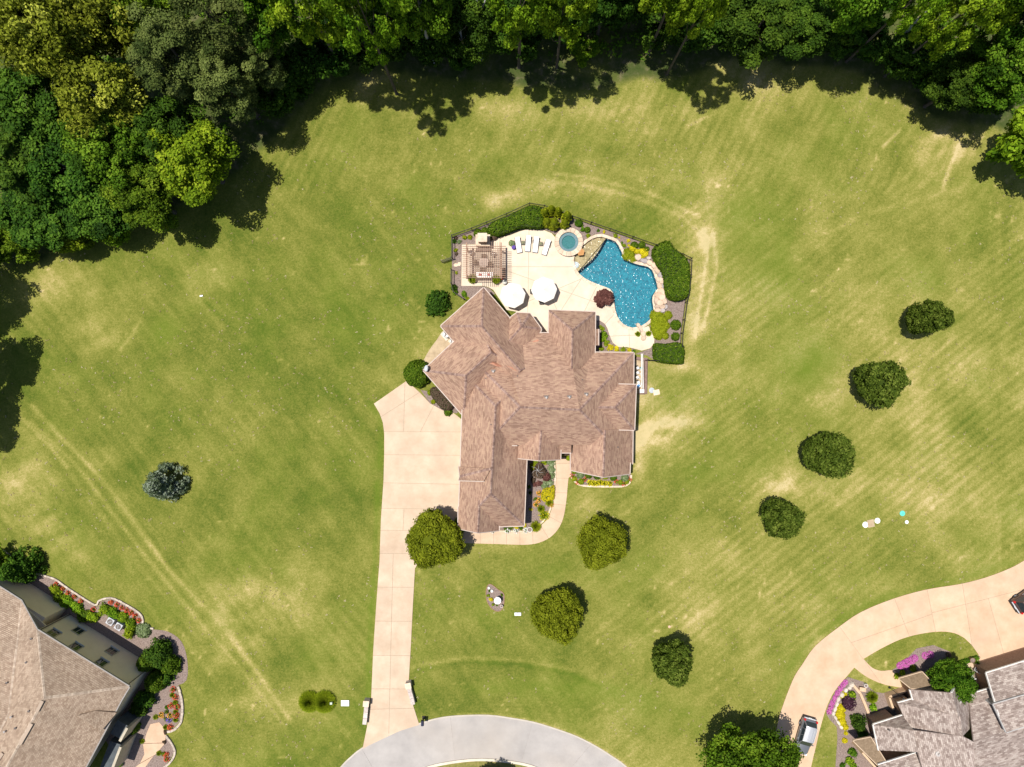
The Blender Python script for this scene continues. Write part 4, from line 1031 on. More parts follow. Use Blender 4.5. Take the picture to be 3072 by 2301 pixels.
# ------------------------------------------------------------------ vegetation
class Leaves:
    """Many small folded leaf faces (and optional solid cores) collected into one mesh."""
    def __init__(s): s.v, s.f, s.t, s.n = [], [], [], 0
    def add(s, pts, nrm, size, tint, rg, aspect=1.5, fold=0.25):
        k = len(pts)
        if k == 0: return
        size = np.broadcast_to(np.asarray(size, float), (k,))
        nrm = nrm/np.maximum(1e-6, np.linalg.norm(nrm, axis=1, keepdims=True))
        r = rg.normal(size=(k, 3))
        t = np.cross(nrm, r); t /= np.maximum(1e-6, np.linalg.norm(t, axis=1, keepdims=True))
        b = np.cross(nrm, t)
        h = (size/2)[:, None]
        v = np.stack([pts - t*h*aspect, pts + b*h + nrm*h*fold, pts + t*h*aspect, pts - b*h + nrm*h*fold], 1)
        s.v.append(v.reshape(-1, 3)); s.f.append(np.arange(4*k).reshape(-1, 4) + s.n); s.n += 4*k
        s.t.append(np.repeat(np.broadcast_to(tint, (k,)), 4))
    def blades(s, base, tip, w, tint, rg):
        """Grass blades: thin quads from base to tip."""
        k = len(base)
        dd = tip-base
        sd = np.cross(dd, np.array([0, 0, 1.0])) ; sd /= np.maximum(1e-6, np.linalg.norm(sd, axis=1, keepdims=True))
        mid = base + dd*0.55 + np.array([0, 0, 1.0])*np.linalg.norm(dd, axis=1, keepdims=True)*0.18
        w = np.broadcast_to(np.asarray(w, float), (k,))[:, None]
        v = np.stack([base, mid + sd*w/2, tip, mid - sd*w/2], 1)
        s.v.append(v.reshape(-1, 3)); s.f.append(np.arange(4*k).reshape(-1, 4) + s.n); s.n += 4*k
        s.t.append(np.repeat(np.broadcast_to(tint, (k,)), 4))
    def ellipsoid(s, c, r, tint=0.25, n=10, m=6):
        vs_ = []
        for i in range(m+1):
            ph = math.pi*i/m
            for k in range(n):
                a = 2*math.pi*k/n
                vs_.append((c[0]+r[0]*math.sin(ph)*math.cos(a), c[1]+r[1]*math.sin(ph)*math.sin(a), c[2]+r[2]*math.cos(ph)))
        fs = [(i*n+k, (i+1)*n+k, (i+1)*n+(k+1) % n, i*n+(k+1) % n) for i in range(m) for k in range(n)]
        s.v.append(np.array(vs_)); s.f.append(np.array(fs)+s.n); s.n += len(vs_); s.t.append(np.full(len(vs_), tint))
    def mesh(s, name):
        v = np.concatenate(s.v); f = np.concatenate(s.f); t = np.concatenate(s.t)
        m = bpy.data.meshes.new(name)
        m.vertices.add(len(v)); m.vertices.foreach_set('co', v.astype(np.float32).ravel())
        m.loops.add(len(f)*4); m.loops.foreach_set('vertex_index', f.astype(np.int32).ravel())
        m.polygons.add(len(f)); m.polygons.foreach_set('loop_start', np.arange(0, len(f)*4, 4, dtype=np.int32))
        m.update(calc_edges=True)
        a = m.attributes.new('tint', 'FLOAT', 'POINT'); a.data.foreach_set('value', np.clip(t, 0, 1).astype(np.float32))
        return m

def rdir(rg, k):
    v = rg.normal(size=(k, 3)); return v/np.linalg.norm(v, axis=1, keepdims=True)

# leaf colours (sun-lit base colours stay in the foliage range)
LM = {
 'olive':  leafmat('leaf_olive',  (0.075,0.095,0.004), (0.155,0.185,0.008), (0.240,0.268,0.016), 0.25),
 'dark':   leafmat('leaf_dark',   (0.026,0.046,0.004), (0.068,0.105,0.010), (0.150,0.195,0.028), 0.25),
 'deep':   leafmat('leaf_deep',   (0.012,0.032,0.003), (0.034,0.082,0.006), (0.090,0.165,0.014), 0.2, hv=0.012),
 'mid':    leafmat('leaf_mid',    (0.024,0.056,0.003), (0.076,0.156,0.007), (0.185,0.285,0.020), 0.25, hv=0.014),
 'bright': leafmat('leaf_bright', (0.044,0.096,0.004), (0.138,0.240,0.008), (0.310,0.420,0.024), 0.25, hv=0.014),
 'yellow': leafmat('leaf_yellow', (0.070,0.085,0.006), (0.180,0.215,0.014), (0.420,0.440,0.060), 0.18, hv=0.003),
 'pine':   leafmat('leaf_pine',   (0.032,0.052,0.010), (0.088,0.120,0.026), (0.160,0.195,0.050), 0.2, hv=0.008),
 'blue':   leafmat('leaf_blue',   (0.050,0.075,0.032), (0.120,0.160,0.085), (0.30,0.345,0.27), 0.15),
 'hedge':  leafmat('leaf_hedge',  (0.028,0.062,0.003), (0.070,0.128,0.006), (0.190,0.250,0.022), 0.25),
 'lime':   leafmat('leaf_lime',   (0.085,0.135,0.005), (0.200,0.270,0.010), (0.36,0.40,0.02), 0.3),
 'arbor':  leafmat('leaf_arbor',  (0.095,0.130,0.004), (0.235,0.275,0.010), (0.36,0.39,0.02), 0.25),
 'gold':   leafmat('leaf_gold',   (0.30,0.26,0.010), (0.58,0.50,0.012), (0.74,0.66,0.03)),
 'maple':  leafmat('leaf_maple',  (0.060,0.022,0.020), (0.135,0.055,0.045), (0.23,0.105,0.085)),
 'purple': leafmat('leaf_purple', (0.030,0.012,0.022), (0.075,0.032,0.050), (0.16,0.085,0.11)),
 'brown':  leafmat('leaf_brown',  (0.055,0.036,0.022), (0.110,0.075,0.050), (0.19,0.14,0.10)),
 'pink':   leafmat('petal_pink',  (0.30,0.05,0.20), (0.48,0.11,0.36), (0.62,0.25,0.50)),
 'red':    leafmat('petal_red',   (0.30,0.03,0.02), (0.52,0.07,0.03), (0.62,0.16,0.08)),
 'orange': leafmat('petal_orange',(0.45,0.16,0.02), (0.62,0.30,0.04), (0.70,0.45,0.12)),
 'white':  leafmat('petal_white', (0.45,0.46,0.40), (0.65,0.65,0.60), (0.80,0.80,0.76)),
 'violet': leafmat('petal_violet',(0.08,0.05,0.30), (0.16,0.10,0.42), (0.30,0.22,0.55)),
 'silver': leafmat('leaf_silver', (0.09,0.13,0.05), (0.18,0.24,0.10), (0.34,0.40,0.24)),
}
bark = surf('bark', (0.055,0.045,0.035), (0.11,0.092,0.075), 3, 0.95, 0.03, 9)
bark_pale = surf('pale_bark', (0.26,0.25,0.25), (0.40,0.39,0.39), 3, 0.95, 0.03, 9)

def crown_leaves(rg, r, zc, rz, nclump, cr, per, size, shape='round', up=0.5, core=0.0, flat=0.75, tight=False):
    """Leaf clumps spread through a crown of radius r, half height rz, centre height zc (tree stands at origin)."""
    L = Leaves()
    d_ = rdir(rg, nclump)
    lob = 1 + 0.16*np.sin(3*np.arctan2(d_[:, 1], d_[:, 0]) + rg.random()*6) + 0.10*np.sin(5*np.arctan2(d_[:, 1], d_[:, 0]) + rg.random()*6)
    if tight: lob = 1 + 0.6*(lob-1)
    rad = (rg.uniform(0.72, 1.0, nclump)**0.5 if tight else rg.uniform(0.45, 1.0, nclump)**0.55) * lob
    c = d_*rad[:, None]*np.array([r-cr*0.6, r-cr*0.6, rz-cr*0.4])
    if shape == 'cone':
        zz = rg.random(nclump)
        a = rg.random(nclump)*2*math.pi
        q = (1-zz*0.92)*(r-cr*0.5)*np.sqrt(rg.uniform(0.4, 1, nclump))
        c = np.stack([q*np.cos(a), q*np.sin(a), (zz*2-1)*rz], 1)
    c[:, 2] += zc
    ct = rg.normal(0.5, 0.2, nclump)
    crr = cr*rg.uniform(0.65, 1.25, nclump)
    for i in range(nclump):
        k = int(per*rg.uniform(0.7, 1.3))
        dd = rdir(rg, k)
        p = c[i] + dd*crr[i]*rg.uniform(0.5, 1.0, (k, 1))*np.array([1, 1, flat])
        nn = dd*0.8 + np.array([0, 0, up*0.7]) + rg.normal(size=(k, 3))*0.5
        L.add(p, nn, size*rg.uniform(0.7, 1.3, k), ct[i] + rg.normal(0, 0.17, k), rg)
    if core: L.ellipsoid((0, 0, zc), (r*core, r*core, rz*core), 0.15, 16, 10)
    return L, c

def trunk_mesh(rg, h, r0, clumps, nlimb=7, bend=0.3):
    m = MB()
    top = Vector((rg.normal()*bend, rg.normal()*bend, h*0.82))
    m.tube([(0,0,-0.1), (0,0,0.25), top*0.35, top*0.7, top], [r0*1.5, r0*1.05, r0*0.85, r0*0.5, r0*0.12], 9)
    idx = rg.permutation(len(clumps))[:nlimb]
    for i in idx:
        e = Vector(clumps[i]); t = min(0.9, max(0.25, (e.z*0.75)/max(0.1, top.z)))
        s_ = top*t*0.9
        mid = s_.lerp(e, 0.5) + Vector((0, 0, -0.04*h))
        m.tube([s_, mid, e], [r0*0.42*(1.1-t), r0*0.26*(1.1-t), r0*0.06], 6)
    return m.mesh('trunk')

PROTO = {}
def proto(key, seed, h, r, rz, zc, nclump, cr, per, size, r0=0.25, **kw):
    rg = np.random.default_rng(seed)
    L, c = crown_leaves(rg, r, zc, rz, nclump, cr, per, size, **kw)
    PROTO[key] = (L.mesh('crown'), trunk_mesh(rg, h, r0, c), h)
for k in range(4):
    proto('wood%d' % k, 100+k, 18, 5.2, 5.6, 12.0, 120, 1.15, 210, 0.25, 0.30)
for k in range(3):
    proto('open%d' % k, 115+k, 18, 5.6, 5.4, 12.2, 74, 0.95, 190, 0.24, 0.26)
proto('big0', 110, 19, 7.6, 6.0, 12.5, 240, 1.2, 220, 0.25, 0.36)
proto('big1', 111, 19, 7.6, 6.0, 12.5, 240, 1.2, 220, 0.25, 0.36)
for k in range(2):
    proto('pine%d' % k, 120+k, 20, 4.2, 6.5, 12.5, 110, 0.85, 230, 0.15, 0.28, up=0.9, flat=0.5)
for k in range(3):
    proto('low%d' % k, 130+k, 6, 3.0, 2.6, 3.3, 70, 0.75, 170, 0.19, 0.14)
for k in range(3):
    proto('lawn%d' % k, 140+k, 6.2, 3.15, 2.6, 3.6, 250, 0.62, 115, 0.155, 0.13, core=0.7, tight=True)
for k in range(3):
    proto('oval%d' % k, 150+k, 6.6, 2.0, 2.7, 3.5, 190, 0.48, 105, 0.145, 0.11, core=0.7, tight=True)
proto('spruce', 160, 5.4, 2.5, 2.4, 2.7, 120, 0.55, 80, 0.17, 0.12, shape='cone', core=0.45)
proto('street', 161, 10, 5.9, 4.0, 6.2, 200, 1.0, 190, 0.22, 0.26, core=0.4)

def tree(key, x, y, scale, rot, mat, name, label, group=None, sz=None, cat='tree', barkm=None, lean=None):
    p = P(x, y)
    cm, tm, h = PROTO[key]
    t = thing(name, p, label, cat, group)
    t.rotation_euler = (lean[0] if lean else 0, lean[1] if lean else 0, rot)
    t.scale = (scale, scale, sz or scale)
    for nm, me, mt in (('trunk', tm, barkm or bark), ('crown', cm, LM[mat])):
        if not me.materials: me.materials.append(mt)
        o = bpy.data.objects.new(nm, me)
        link(o, t)
        o.material_slots[0].link = 'OBJECT'
        o.material_slots[0].material = mt
    return t

# woodland: apparent crown centre in the photo -> ground position, height, crown radius
WOOD = [
 (140,80,20,200,'yellow','yellow-green broadleaf tree filling the top left corner'),
 (330,40,19,150,'yellow','yellow-green broadleaf tree on the top edge, second from the left corner'),
 (300,300,17,130,'yellow','pale yellow-green tree left of the grey-green pines'),
 (455,60,17,110,'mid','green tree between the yellow trees and the pines at the top'),
 (70,310,15,140,'deep','dark green tree on the left edge under the yellow corner tree'),
 (30,480,14,130,'deep','dark tree on the left edge halfway down the wood'),
 (170,490,13,130,'deep','dark green tree inside the left wood below the pale yellow one'),
 (335,450,14,120,'mid','mid green tree in the middle of the left wood'),
 (480,380,16,110,'deep','dark tree just below the grey-green pines'),
 (575,480,12.5,125,'bright','bright green tree whose crown reaches out over the left lawn'),
 (430,590,11,105,'mid','olive green tree on the lawn edge below the bright one'),
 (280,610,10,115,'deep','dark tree above the bright bushes of the left wood'),
 (90,630,10,125,'deep','dark tree on the left edge above the bright bushes'),
 (790,40,17,120,'mid','green tree on the top edge just right of the pines'),
 (940,50,19,130,'bright','bright green tree on the top edge left of the drooping one'),
 (1120,105,22,112,'bright','narrow bright green tree drooping towards the lawn at top centre left'),
 (1040,0,19,110,'bright','bright green tree cut by the top edge above the drooping one'),
 (1260,30,18,120,'mid','green tree on the top edge left of the pale trunk'),
 (1380,60,16,105,'deep','dark tree behind the pale bare trunk'),
 (1560,40,19,125,'bright','bright yellow-green tree at top centre'),
 (1690,60,17,95,'bright','smaller bright tree on the left side of the shaded gap'),
 (1835,-75,19,120,'deep','dark tree cut by the top edge above the shaded gap'),
 (2010,5,18,110,'bright','bright tree on the top edge right of the shaded gap'),
 (2090,45,21,90,'bright','tall bright tree whose shadow reaches down the lawn right of the shaded gap'),
 (2290,50,13,130,'deep','broad dark tree at the top right of centre'),
 (2440,70,12,105,'deep','dark tree left of the leaning grey trunk'),
 (2560,0,18,115,'mid','mid green tree on the top edge above the leaning trunk'),
 (2700,30,18,95,'bright','bright tree right of the leaning trunk'),
 (2810,100,16,90,'bright','bright tree with pointed crown near the top right corner'),
 (2930,30,19,125,'bright','bright tree on the top edge beside the right corner'),
 (3050,70,19,120,'mid','mid green tree in the top right corner'),
 (3010,210,15,105,'mid','mid green tree on the right edge below the corner'),
 (2900,235,12,90,'deep','dark tree on the lawn edge below the top right corner trees'),
]
rgw = np.random.default_rng(5)
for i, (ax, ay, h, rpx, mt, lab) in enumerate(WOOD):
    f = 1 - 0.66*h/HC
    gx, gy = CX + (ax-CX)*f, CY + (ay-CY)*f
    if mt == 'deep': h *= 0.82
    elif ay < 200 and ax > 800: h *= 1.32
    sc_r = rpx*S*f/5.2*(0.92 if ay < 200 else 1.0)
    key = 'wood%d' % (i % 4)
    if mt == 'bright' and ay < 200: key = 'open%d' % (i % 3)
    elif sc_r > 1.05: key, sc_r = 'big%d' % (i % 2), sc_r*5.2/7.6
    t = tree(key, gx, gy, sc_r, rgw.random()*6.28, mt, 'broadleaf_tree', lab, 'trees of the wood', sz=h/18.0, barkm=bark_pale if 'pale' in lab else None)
for i, (ax, ay, h, rpx, lab) in enumerate([(520,170,20,125,'grey-green pine, left of the three in the upper left wood'),(640,60,21,125,'grey-green pine cut by the top edge'),(665,235,17,110,'grey-green pine nearest the lawn'),(780,170,14,80,'thin brownish-green pine at the right end of the pines')]):
    f = 1 - 0.64*h/HC
    tree('pine%d' % (i % 2), CX+(ax-CX)*f, CY+(ay-CY)*f, rpx*S*f/4.2, i*1.7, 'pine', 'pine_tree', lab, 'pines of the wood', sz=h/20.0)
for i, (x, y, s_, mt, lab) in enumerate([(370,690,.85,'bright','bright green bushy tree at the tip of the left wood'),(250,715,.95,'bright','bright green bush on the lawn edge of the left wood'),(130,725,1.0,'mid','green bush on the lawn edge near the left side'),(20,740,1.1,'mid','green bush cut by the left edge below the wood'),(490,655,.6,'mid','low bush below the olive tree on the lawn edge'),(1750,175,.55,'bright','small bright sapling in the shade at top centre'),(3000,470,1.55,'bright','bright tree standing alone on the right edge'),(1390,190,.7,'deep','dark bush at the foot of the pale bare trunk')]):
    tree('low%d' % (i % 3), x, y, s_, i*2.1, mt, 'bushy_tree', lab, 'bushes on the wood edge', sz=s_*(1.5 if x == 3000 else 1.0))
# trees beyond the left edge whose shadows reach in
for i, (x, y, s_, h, lab) in enumerate([(-60,880,.85,13,'tree just beyond the left edge shading the lawn below the wood'),(-30,1085,.85,12,'second tree beyond the left edge shading the lawn'),(-70,1255,.70,11,'third tree beyond the left edge shading the lawn')]):
    tree('wood%d' % i, x, y, s_, i*2.0, 'mid', 'broadleaf_tree', lab, 'trees beyond the left edge', sz=h/18.0)
for i, (x, y, s_) in enumerate([(840,330,.9),(905,275,1.0),(1000,205,1.1),(1095,185,1.0),(1190,150,1.15),(1290,165,1.0),(1370,120,1.1),(1500,140,1.1),(1600,140,1.15),(1680,105,1.0),(1770,45,1.1),(1860,60,1.0),(1985,120,1.15),(2085,140,1.1),(2200,120,1.2),(2330,130,1.2),(2450,140,1.1),(2545,175,1.0),(2690,225,1.1),(2790,280,1.1),(2900,320,1.0)]):
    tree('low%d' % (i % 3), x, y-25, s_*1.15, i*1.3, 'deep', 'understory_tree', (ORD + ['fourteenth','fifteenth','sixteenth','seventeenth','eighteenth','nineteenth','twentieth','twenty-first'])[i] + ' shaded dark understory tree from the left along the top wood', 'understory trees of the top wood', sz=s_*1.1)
# bare trunks at the wood edge
for nm, x, y, dx, dy, h, lab in [('tree_trunk',1440,172,0.1,1.2,13,'pale bare tree trunk standing at the wood edge, top centre'),('tree_trunk',2640,160,1.0,0.6,12,'leaning grey tree trunk in the shade at the top right')]:
    p = P(x, y); t = thing(nm, p, lab, 'tree trunk')
    MB().tube([p, p+Vector((0,0,0.4)), p+Vector((dx*.4,dy*.4,h*.5)), p+Vector((dx,dy,h))], [0.55,0.40,0.30,0.12], 10).build('trunk', bark_pale, t, smooth=True)
    MB().tube([p+Vector((dx*.5,dy*.5,h*.6)), p+Vector((dx+1.5,dy+1,h*.85))], [0.14,0.04], 6).build('limb', bark_pale, t)

# undergrowth on the woodland floor
def undergrowth():
    rg = np.random.default_rng(77)
    edge = [(-100,770),(60,770),(150,740),(320,670),(430,620),(560,560),(680,470),(780,380),(880,290),(1000,210),(1130,170),(1300,180),(1450,170),(1600,190),(1700,150),(1900,170),(2060,150),(2200,130),(2400,140),(2550,160),(2700,230),(2850,310),(3000,340),(3172,380),(3172,-150),(-100,-150)]
    w = np.array(PX(edge)); lo, hi = w.min(0), w.max(0)
    c = rg.uniform(lo, hi, (5200, 2)); c = c[inside([tuple(q) for q in w], c[:, 0], c[:, 1])]
    n = fbm(c[:, 0], c[:, 1], 6, 5); c = c[n > 0.42]
    L = Leaves()
    for x, y in c:
        k = 12; r = rg.uniform(0.25, 0.8)
        dd = rdir(rg, k); dd[:, 2] = np.abs(dd[:, 2])
        p = np.array([x, y, 0.05]) + dd*np.array([r, r, r*1.2])
        L.add(p, dd*0.5+np.array([0, 0, 0.6]), rg.uniform(0.14, 0.3, k), rg.normal(0.45, 0.2)+rg.normal(0, 0.12, k), rg)
    m = L.mesh('undergrowth'); m.materials.append(LM['mid'])
    o = bpy.data.objects.new('undergrowth', m); link(o)
    tag(o, 'low leafy undergrowth on the woodland floor', 'undergrowth', None, 'stuff')
undergrowth()

# weeds and coarse grass tufts in the turf
def tufts(name, label, count, seed, mat, rmin, rmax, thr):
    rg = np.random.default_rng(seed)
    c = rg.uniform((-66, -49.5), (66, 46), (count, 2))
    x, y = c[:, 0], c[:, 1]
    keep = fbm(x, y, 5, seed+1) > thr
    blocks = [PX(DRIVE), PX(wo + wi[::-1]), PX(ring_out + [(1785,1060)]), PX([(1250,1130),(1330,960),(1450,850),(1790,920),(1945,1060),(1945,1190),(1910,1440),(1895,1470),(1700,1470),(1640,1640),(1370,1640),(1370,1260)]), PX(STREET), PX(dr_out + dr_in),
              PX([(-20,1640),(90,1690),(300,1780),(440,1840),(575,1940),(560,2300),(-20,2330)]), PX([(2470,2130),(2560,2010),(2660,2000),(2760,1930),(2860,1950),(3080,1930),(3080,2330),(2500,2330)]),
              PX([(-60,790),(150,750),(430,630),(690,510),(900,330),(1130,230),(1600,260),(2060,220),(2550,220),(2850,380),(3130,440),(3130,-60),(-60,-60)])]
    for b in blocks: keep &= ~inside(b, x, y)
    c = c[keep]
    L = Leaves(); k = 5
    base = np.repeat(np.column_stack([c, np.zeros(len(c))]), k, 0)
    a = rg.random(len(base))*2*math.pi; r = rg.uniform(rmin, rmax, len(base))
    tip = base + np.stack([np.cos(a)*r, np.sin(a)*r, r*rg.uniform(0.15, 0.45, len(base))], 1)
    L.blades(base, tip, 0.09, np.repeat(rg.normal(0.5, 0.22, len(c)), k) + rg.normal(0, 0.08, len(base)), rg)
    m = L.mesh(name); m.materials.append(mat)
    o = bpy.data.objects.new(name, m); link(o)
    tag(o, label, 'grass', None, 'stuff')
tufts('straw_tufts', 'pale straw-coloured tufts in the dry parts of the lawn', 8000, 601, leafmat('tuft_straw', (0.24,0.21,0.08), (0.34,0.29,0.13), (0.52,0.46,0.28), 0.3), 0.07, 0.20, 0.52)

# trees on the lawns
def lawn_tree(key, ax, ay, hmid, s_, sz, rot, mt, lab, grp='trees on the lawn', name='lawn_tree'):
    f = 1 - hmid/HC
    tree(key, CX+(ax-CX)*f, CY+(ay-CY)*f, s_, rot, mt, name, lab, grp, sz=sz)
lawn_tree('lawn0', 1304, 1618, 3.6, 1.10, 1.0, 0.4, 'olive', 'bushy olive green tree overhanging the driveway edge')
lawn_tree('lawn1', 1806, 1628, 3.6, 0.98, 1.0, 1.9, 'olive', 'bushy olive green tree on the lawn right of the front walk')
lawn_tree('lawn2', 1672, 1845, 3.6, 1.0, 1.0, 3.3, 'olive', 'bushy olive green tree on the front lawn beside the small island bed')
lawn_tree('oval0', 2016, 1985, 3.8, 1.18, 1.12, 0.2, 'dark', 'dark green oval tree nearest the cul-de-sac')
lawn_tree('oval1', 2343, 1555, 3.8, 1.15, 1.15, 1.3, 'dark', 'dark green oval tree left of the white well covers')
lawn_tree('oval2', 2484, 1362, 4.0, 1.36, 1.2, 2.2, 'dark', 'dark green oval tree, third from the bottom of the lawn row')
lawn_tree('oval0', 2638, 1148, 4.0, 1.34, 1.2, 4.0, 'dark', 'dark green oval tree, second from the top of the lawn row')
lawn_tree('oval1', 2782, 953, 4.2, 1.0, 1.25, 5.1, 'dark', 'smallest dark green tree at the top of the lawn row')
lawn_tree('spruce', 482, 1452, 2.4, 1.08, 1.0, 0.0, 'blue', 'blue-green spruce alone on the left lawn', None, 'spruce_tree')
lawn_tree('street', 2248, 2318, 6.2, 0.93, 1.0, 1.0, 'mid', 'large bright green tree beside the parked silver car', None, 'shade_tree')
tree('lawn0', 1465, 2385, 1.45, 2.0, 'dark', 'island_tree', 'tree on the cul-de-sac island with crown tips at the bottom edge', None, sz=1.0)

def scatter_plant(name, px, py, r, h, mat, label, cat, group=None, style='bush', leaf=0.13, n=None, seed=None, petals=None, parent=None):
    """style: ball = clipped dome, bush = loose clumps, fountain = arching blades, cone = clipped column, low = flat flower mound."""
    rg = np.random.default_rng(seed if seed is not None else int(px*7+py*13) % 99991)
    L = Leaves()
    if style in ('ball', 'low'):
        k = n or int(2.6*2*math.pi*r*max(r, h)/leaf**2*0.75)
        dd = rdir(rg, k); dd[:, 2] = np.abs(dd[:, 2])*1.0
        bumps = 1 + 0.05*np.sin(dd[:, 0]*7+px)*np.cos(dd[:, 1]*6+py)
        p = dd*np.array([r, r, h])*(rg.uniform(0.9, 1.03, (k, 1))*bumps[:, None]) + np.array([0, 0, 0.02])
        L.add(p, dd + rg.normal(size=(k, 3))*0.45 + np.array([0, 0, .2]), leaf*rg.uniform(0.7, 1.3, k), rg.normal(0.45, 0.2, k), rg)
        L.ellipsoid((0, 0, 0.0), (r*0.9, r*0.9, h*0.9), 0.3, 14, 10)
    elif style == 'bush':
        nc = max(5, int(14*r)); cr = r*0.42
        for i in range(nc):
            d_ = rdir(rg, 1)[0]; d_[2] = abs(d_[2])
            c = d_*np.array([r*0.68, r*0.68, h*0.62])*rg.uniform(0.4, 1.0) + np.array([0, 0, h*0.12])
            k = n//nc if n else int(3.2*(cr/leaf)**2*2.2)
            dd = rdir(rg, k); ct = rg.normal(0.5, 0.15)
            L.add(c + dd*cr*rg.uniform(0.55, 1.0, (k, 1))*np.array([1, 1, min(1.2, h/r)*0.8]), dd*0.6+np.array([0, 0, .5])+rg.normal(size=(k, 3))*.3, leaf*rg.uniform(0.7, 1.35, k), ct + rg.normal(0, 0.17, k), rg)
        L.ellipsoid((0, 0, h*0.2), (r*0.6, r*0.6, h*0.5), 0.2)
    elif style == 'fountain':
        k = n or int(420*r)
        a = rg.random(k)*2*math.pi; q = np.sqrt(rg.random(k))*r*rg.uniform(0.85, 1.08, k)
        b = np.stack([np.cos(a)*q*0.12, np.sin(a)*q*0.12, np.zeros(k)], 1)
        tip = np.stack([np.cos(a)*q, np.sin(a)*q, h*(0.95-0.75*(q/r)**2) + rg.normal(0, .05, k)], 1)
        L.blades(b, tip, 0.07, rg.normal(0.5, 0.2, k), rg)
        L.ellipsoid((0, 0, 0.0), (r*0.5, r*0.5, h*0.45), 0.25)
    elif style == 'cone':
        k = n or int(3.0*math.pi*r*h/leaf**2)
        zz = 1-np.sqrt(rg.random(k)); a = rg.random(k)*2*math.pi
        prof = np.where(zz < 0.25, 0.75+zz, 1.0-((zz-0.25)/0.75)**1.6)*r
        tuft = 1 + 0.13*np.sin(a*6+zz*14) + 0.08*np.sin(zz*40+a*3)
        q = prof*tuft*rg.uniform(0.86, 1.04, k)
        p = np.stack([q*np.cos(a), q*np.sin(a), zz*h], 1)
        nn = np.stack([np.cos(a), np.sin(a), np.full(k, .5)], 1)
        L.add(p, nn + rg.normal(size=(k, 3))*0.4, leaf*rg.uniform(.7, 1.3, k), 0.3 + 0.45*np.clip((tuft-0.85)/0.3, 0, 1) + rg.normal(0, 0.14, k), rg)
        L.ellipsoid((0, 0, h*0.4), (r*0.8, r*0.8, h*0.55), 0.2)
    m = L.mesh('foliage'); m.materials.append(LM[mat])
    p = P(px, py)
    t = thing(name, p, label, cat, group)
    o = bpy.data.objects.new('foliage', m); link(o, t)
    if petals:
        pl = Leaves()
        k = petals[1] if len(petals) > 1 else int(40*r/0.3)
        dd = rdir(rg, k); dd[:, 2] = np.abs(dd[:, 2])
        pl.add(dd*np.array([r, r, h])*1.04 + np.array([0, 0, 0.04]), dd*.4+np.array([0, 0, .8]), 0.11*rg.uniform(.7, 1.4, k), rg.normal(.5, .2, k), rg, 1.1)
        m2 = pl.mesh('flowers'); m2.materials.append(LM[petals[0]])
        o2 = bpy.data.objects.new('flowers', m2); link(o2, t); o2['kind'] = 'stuff'
    else:
        MB().tube([p, p+Vector((0,0,h*0.5))], [0.05, 0.03], 6).build('stem', bark, t)
    return t

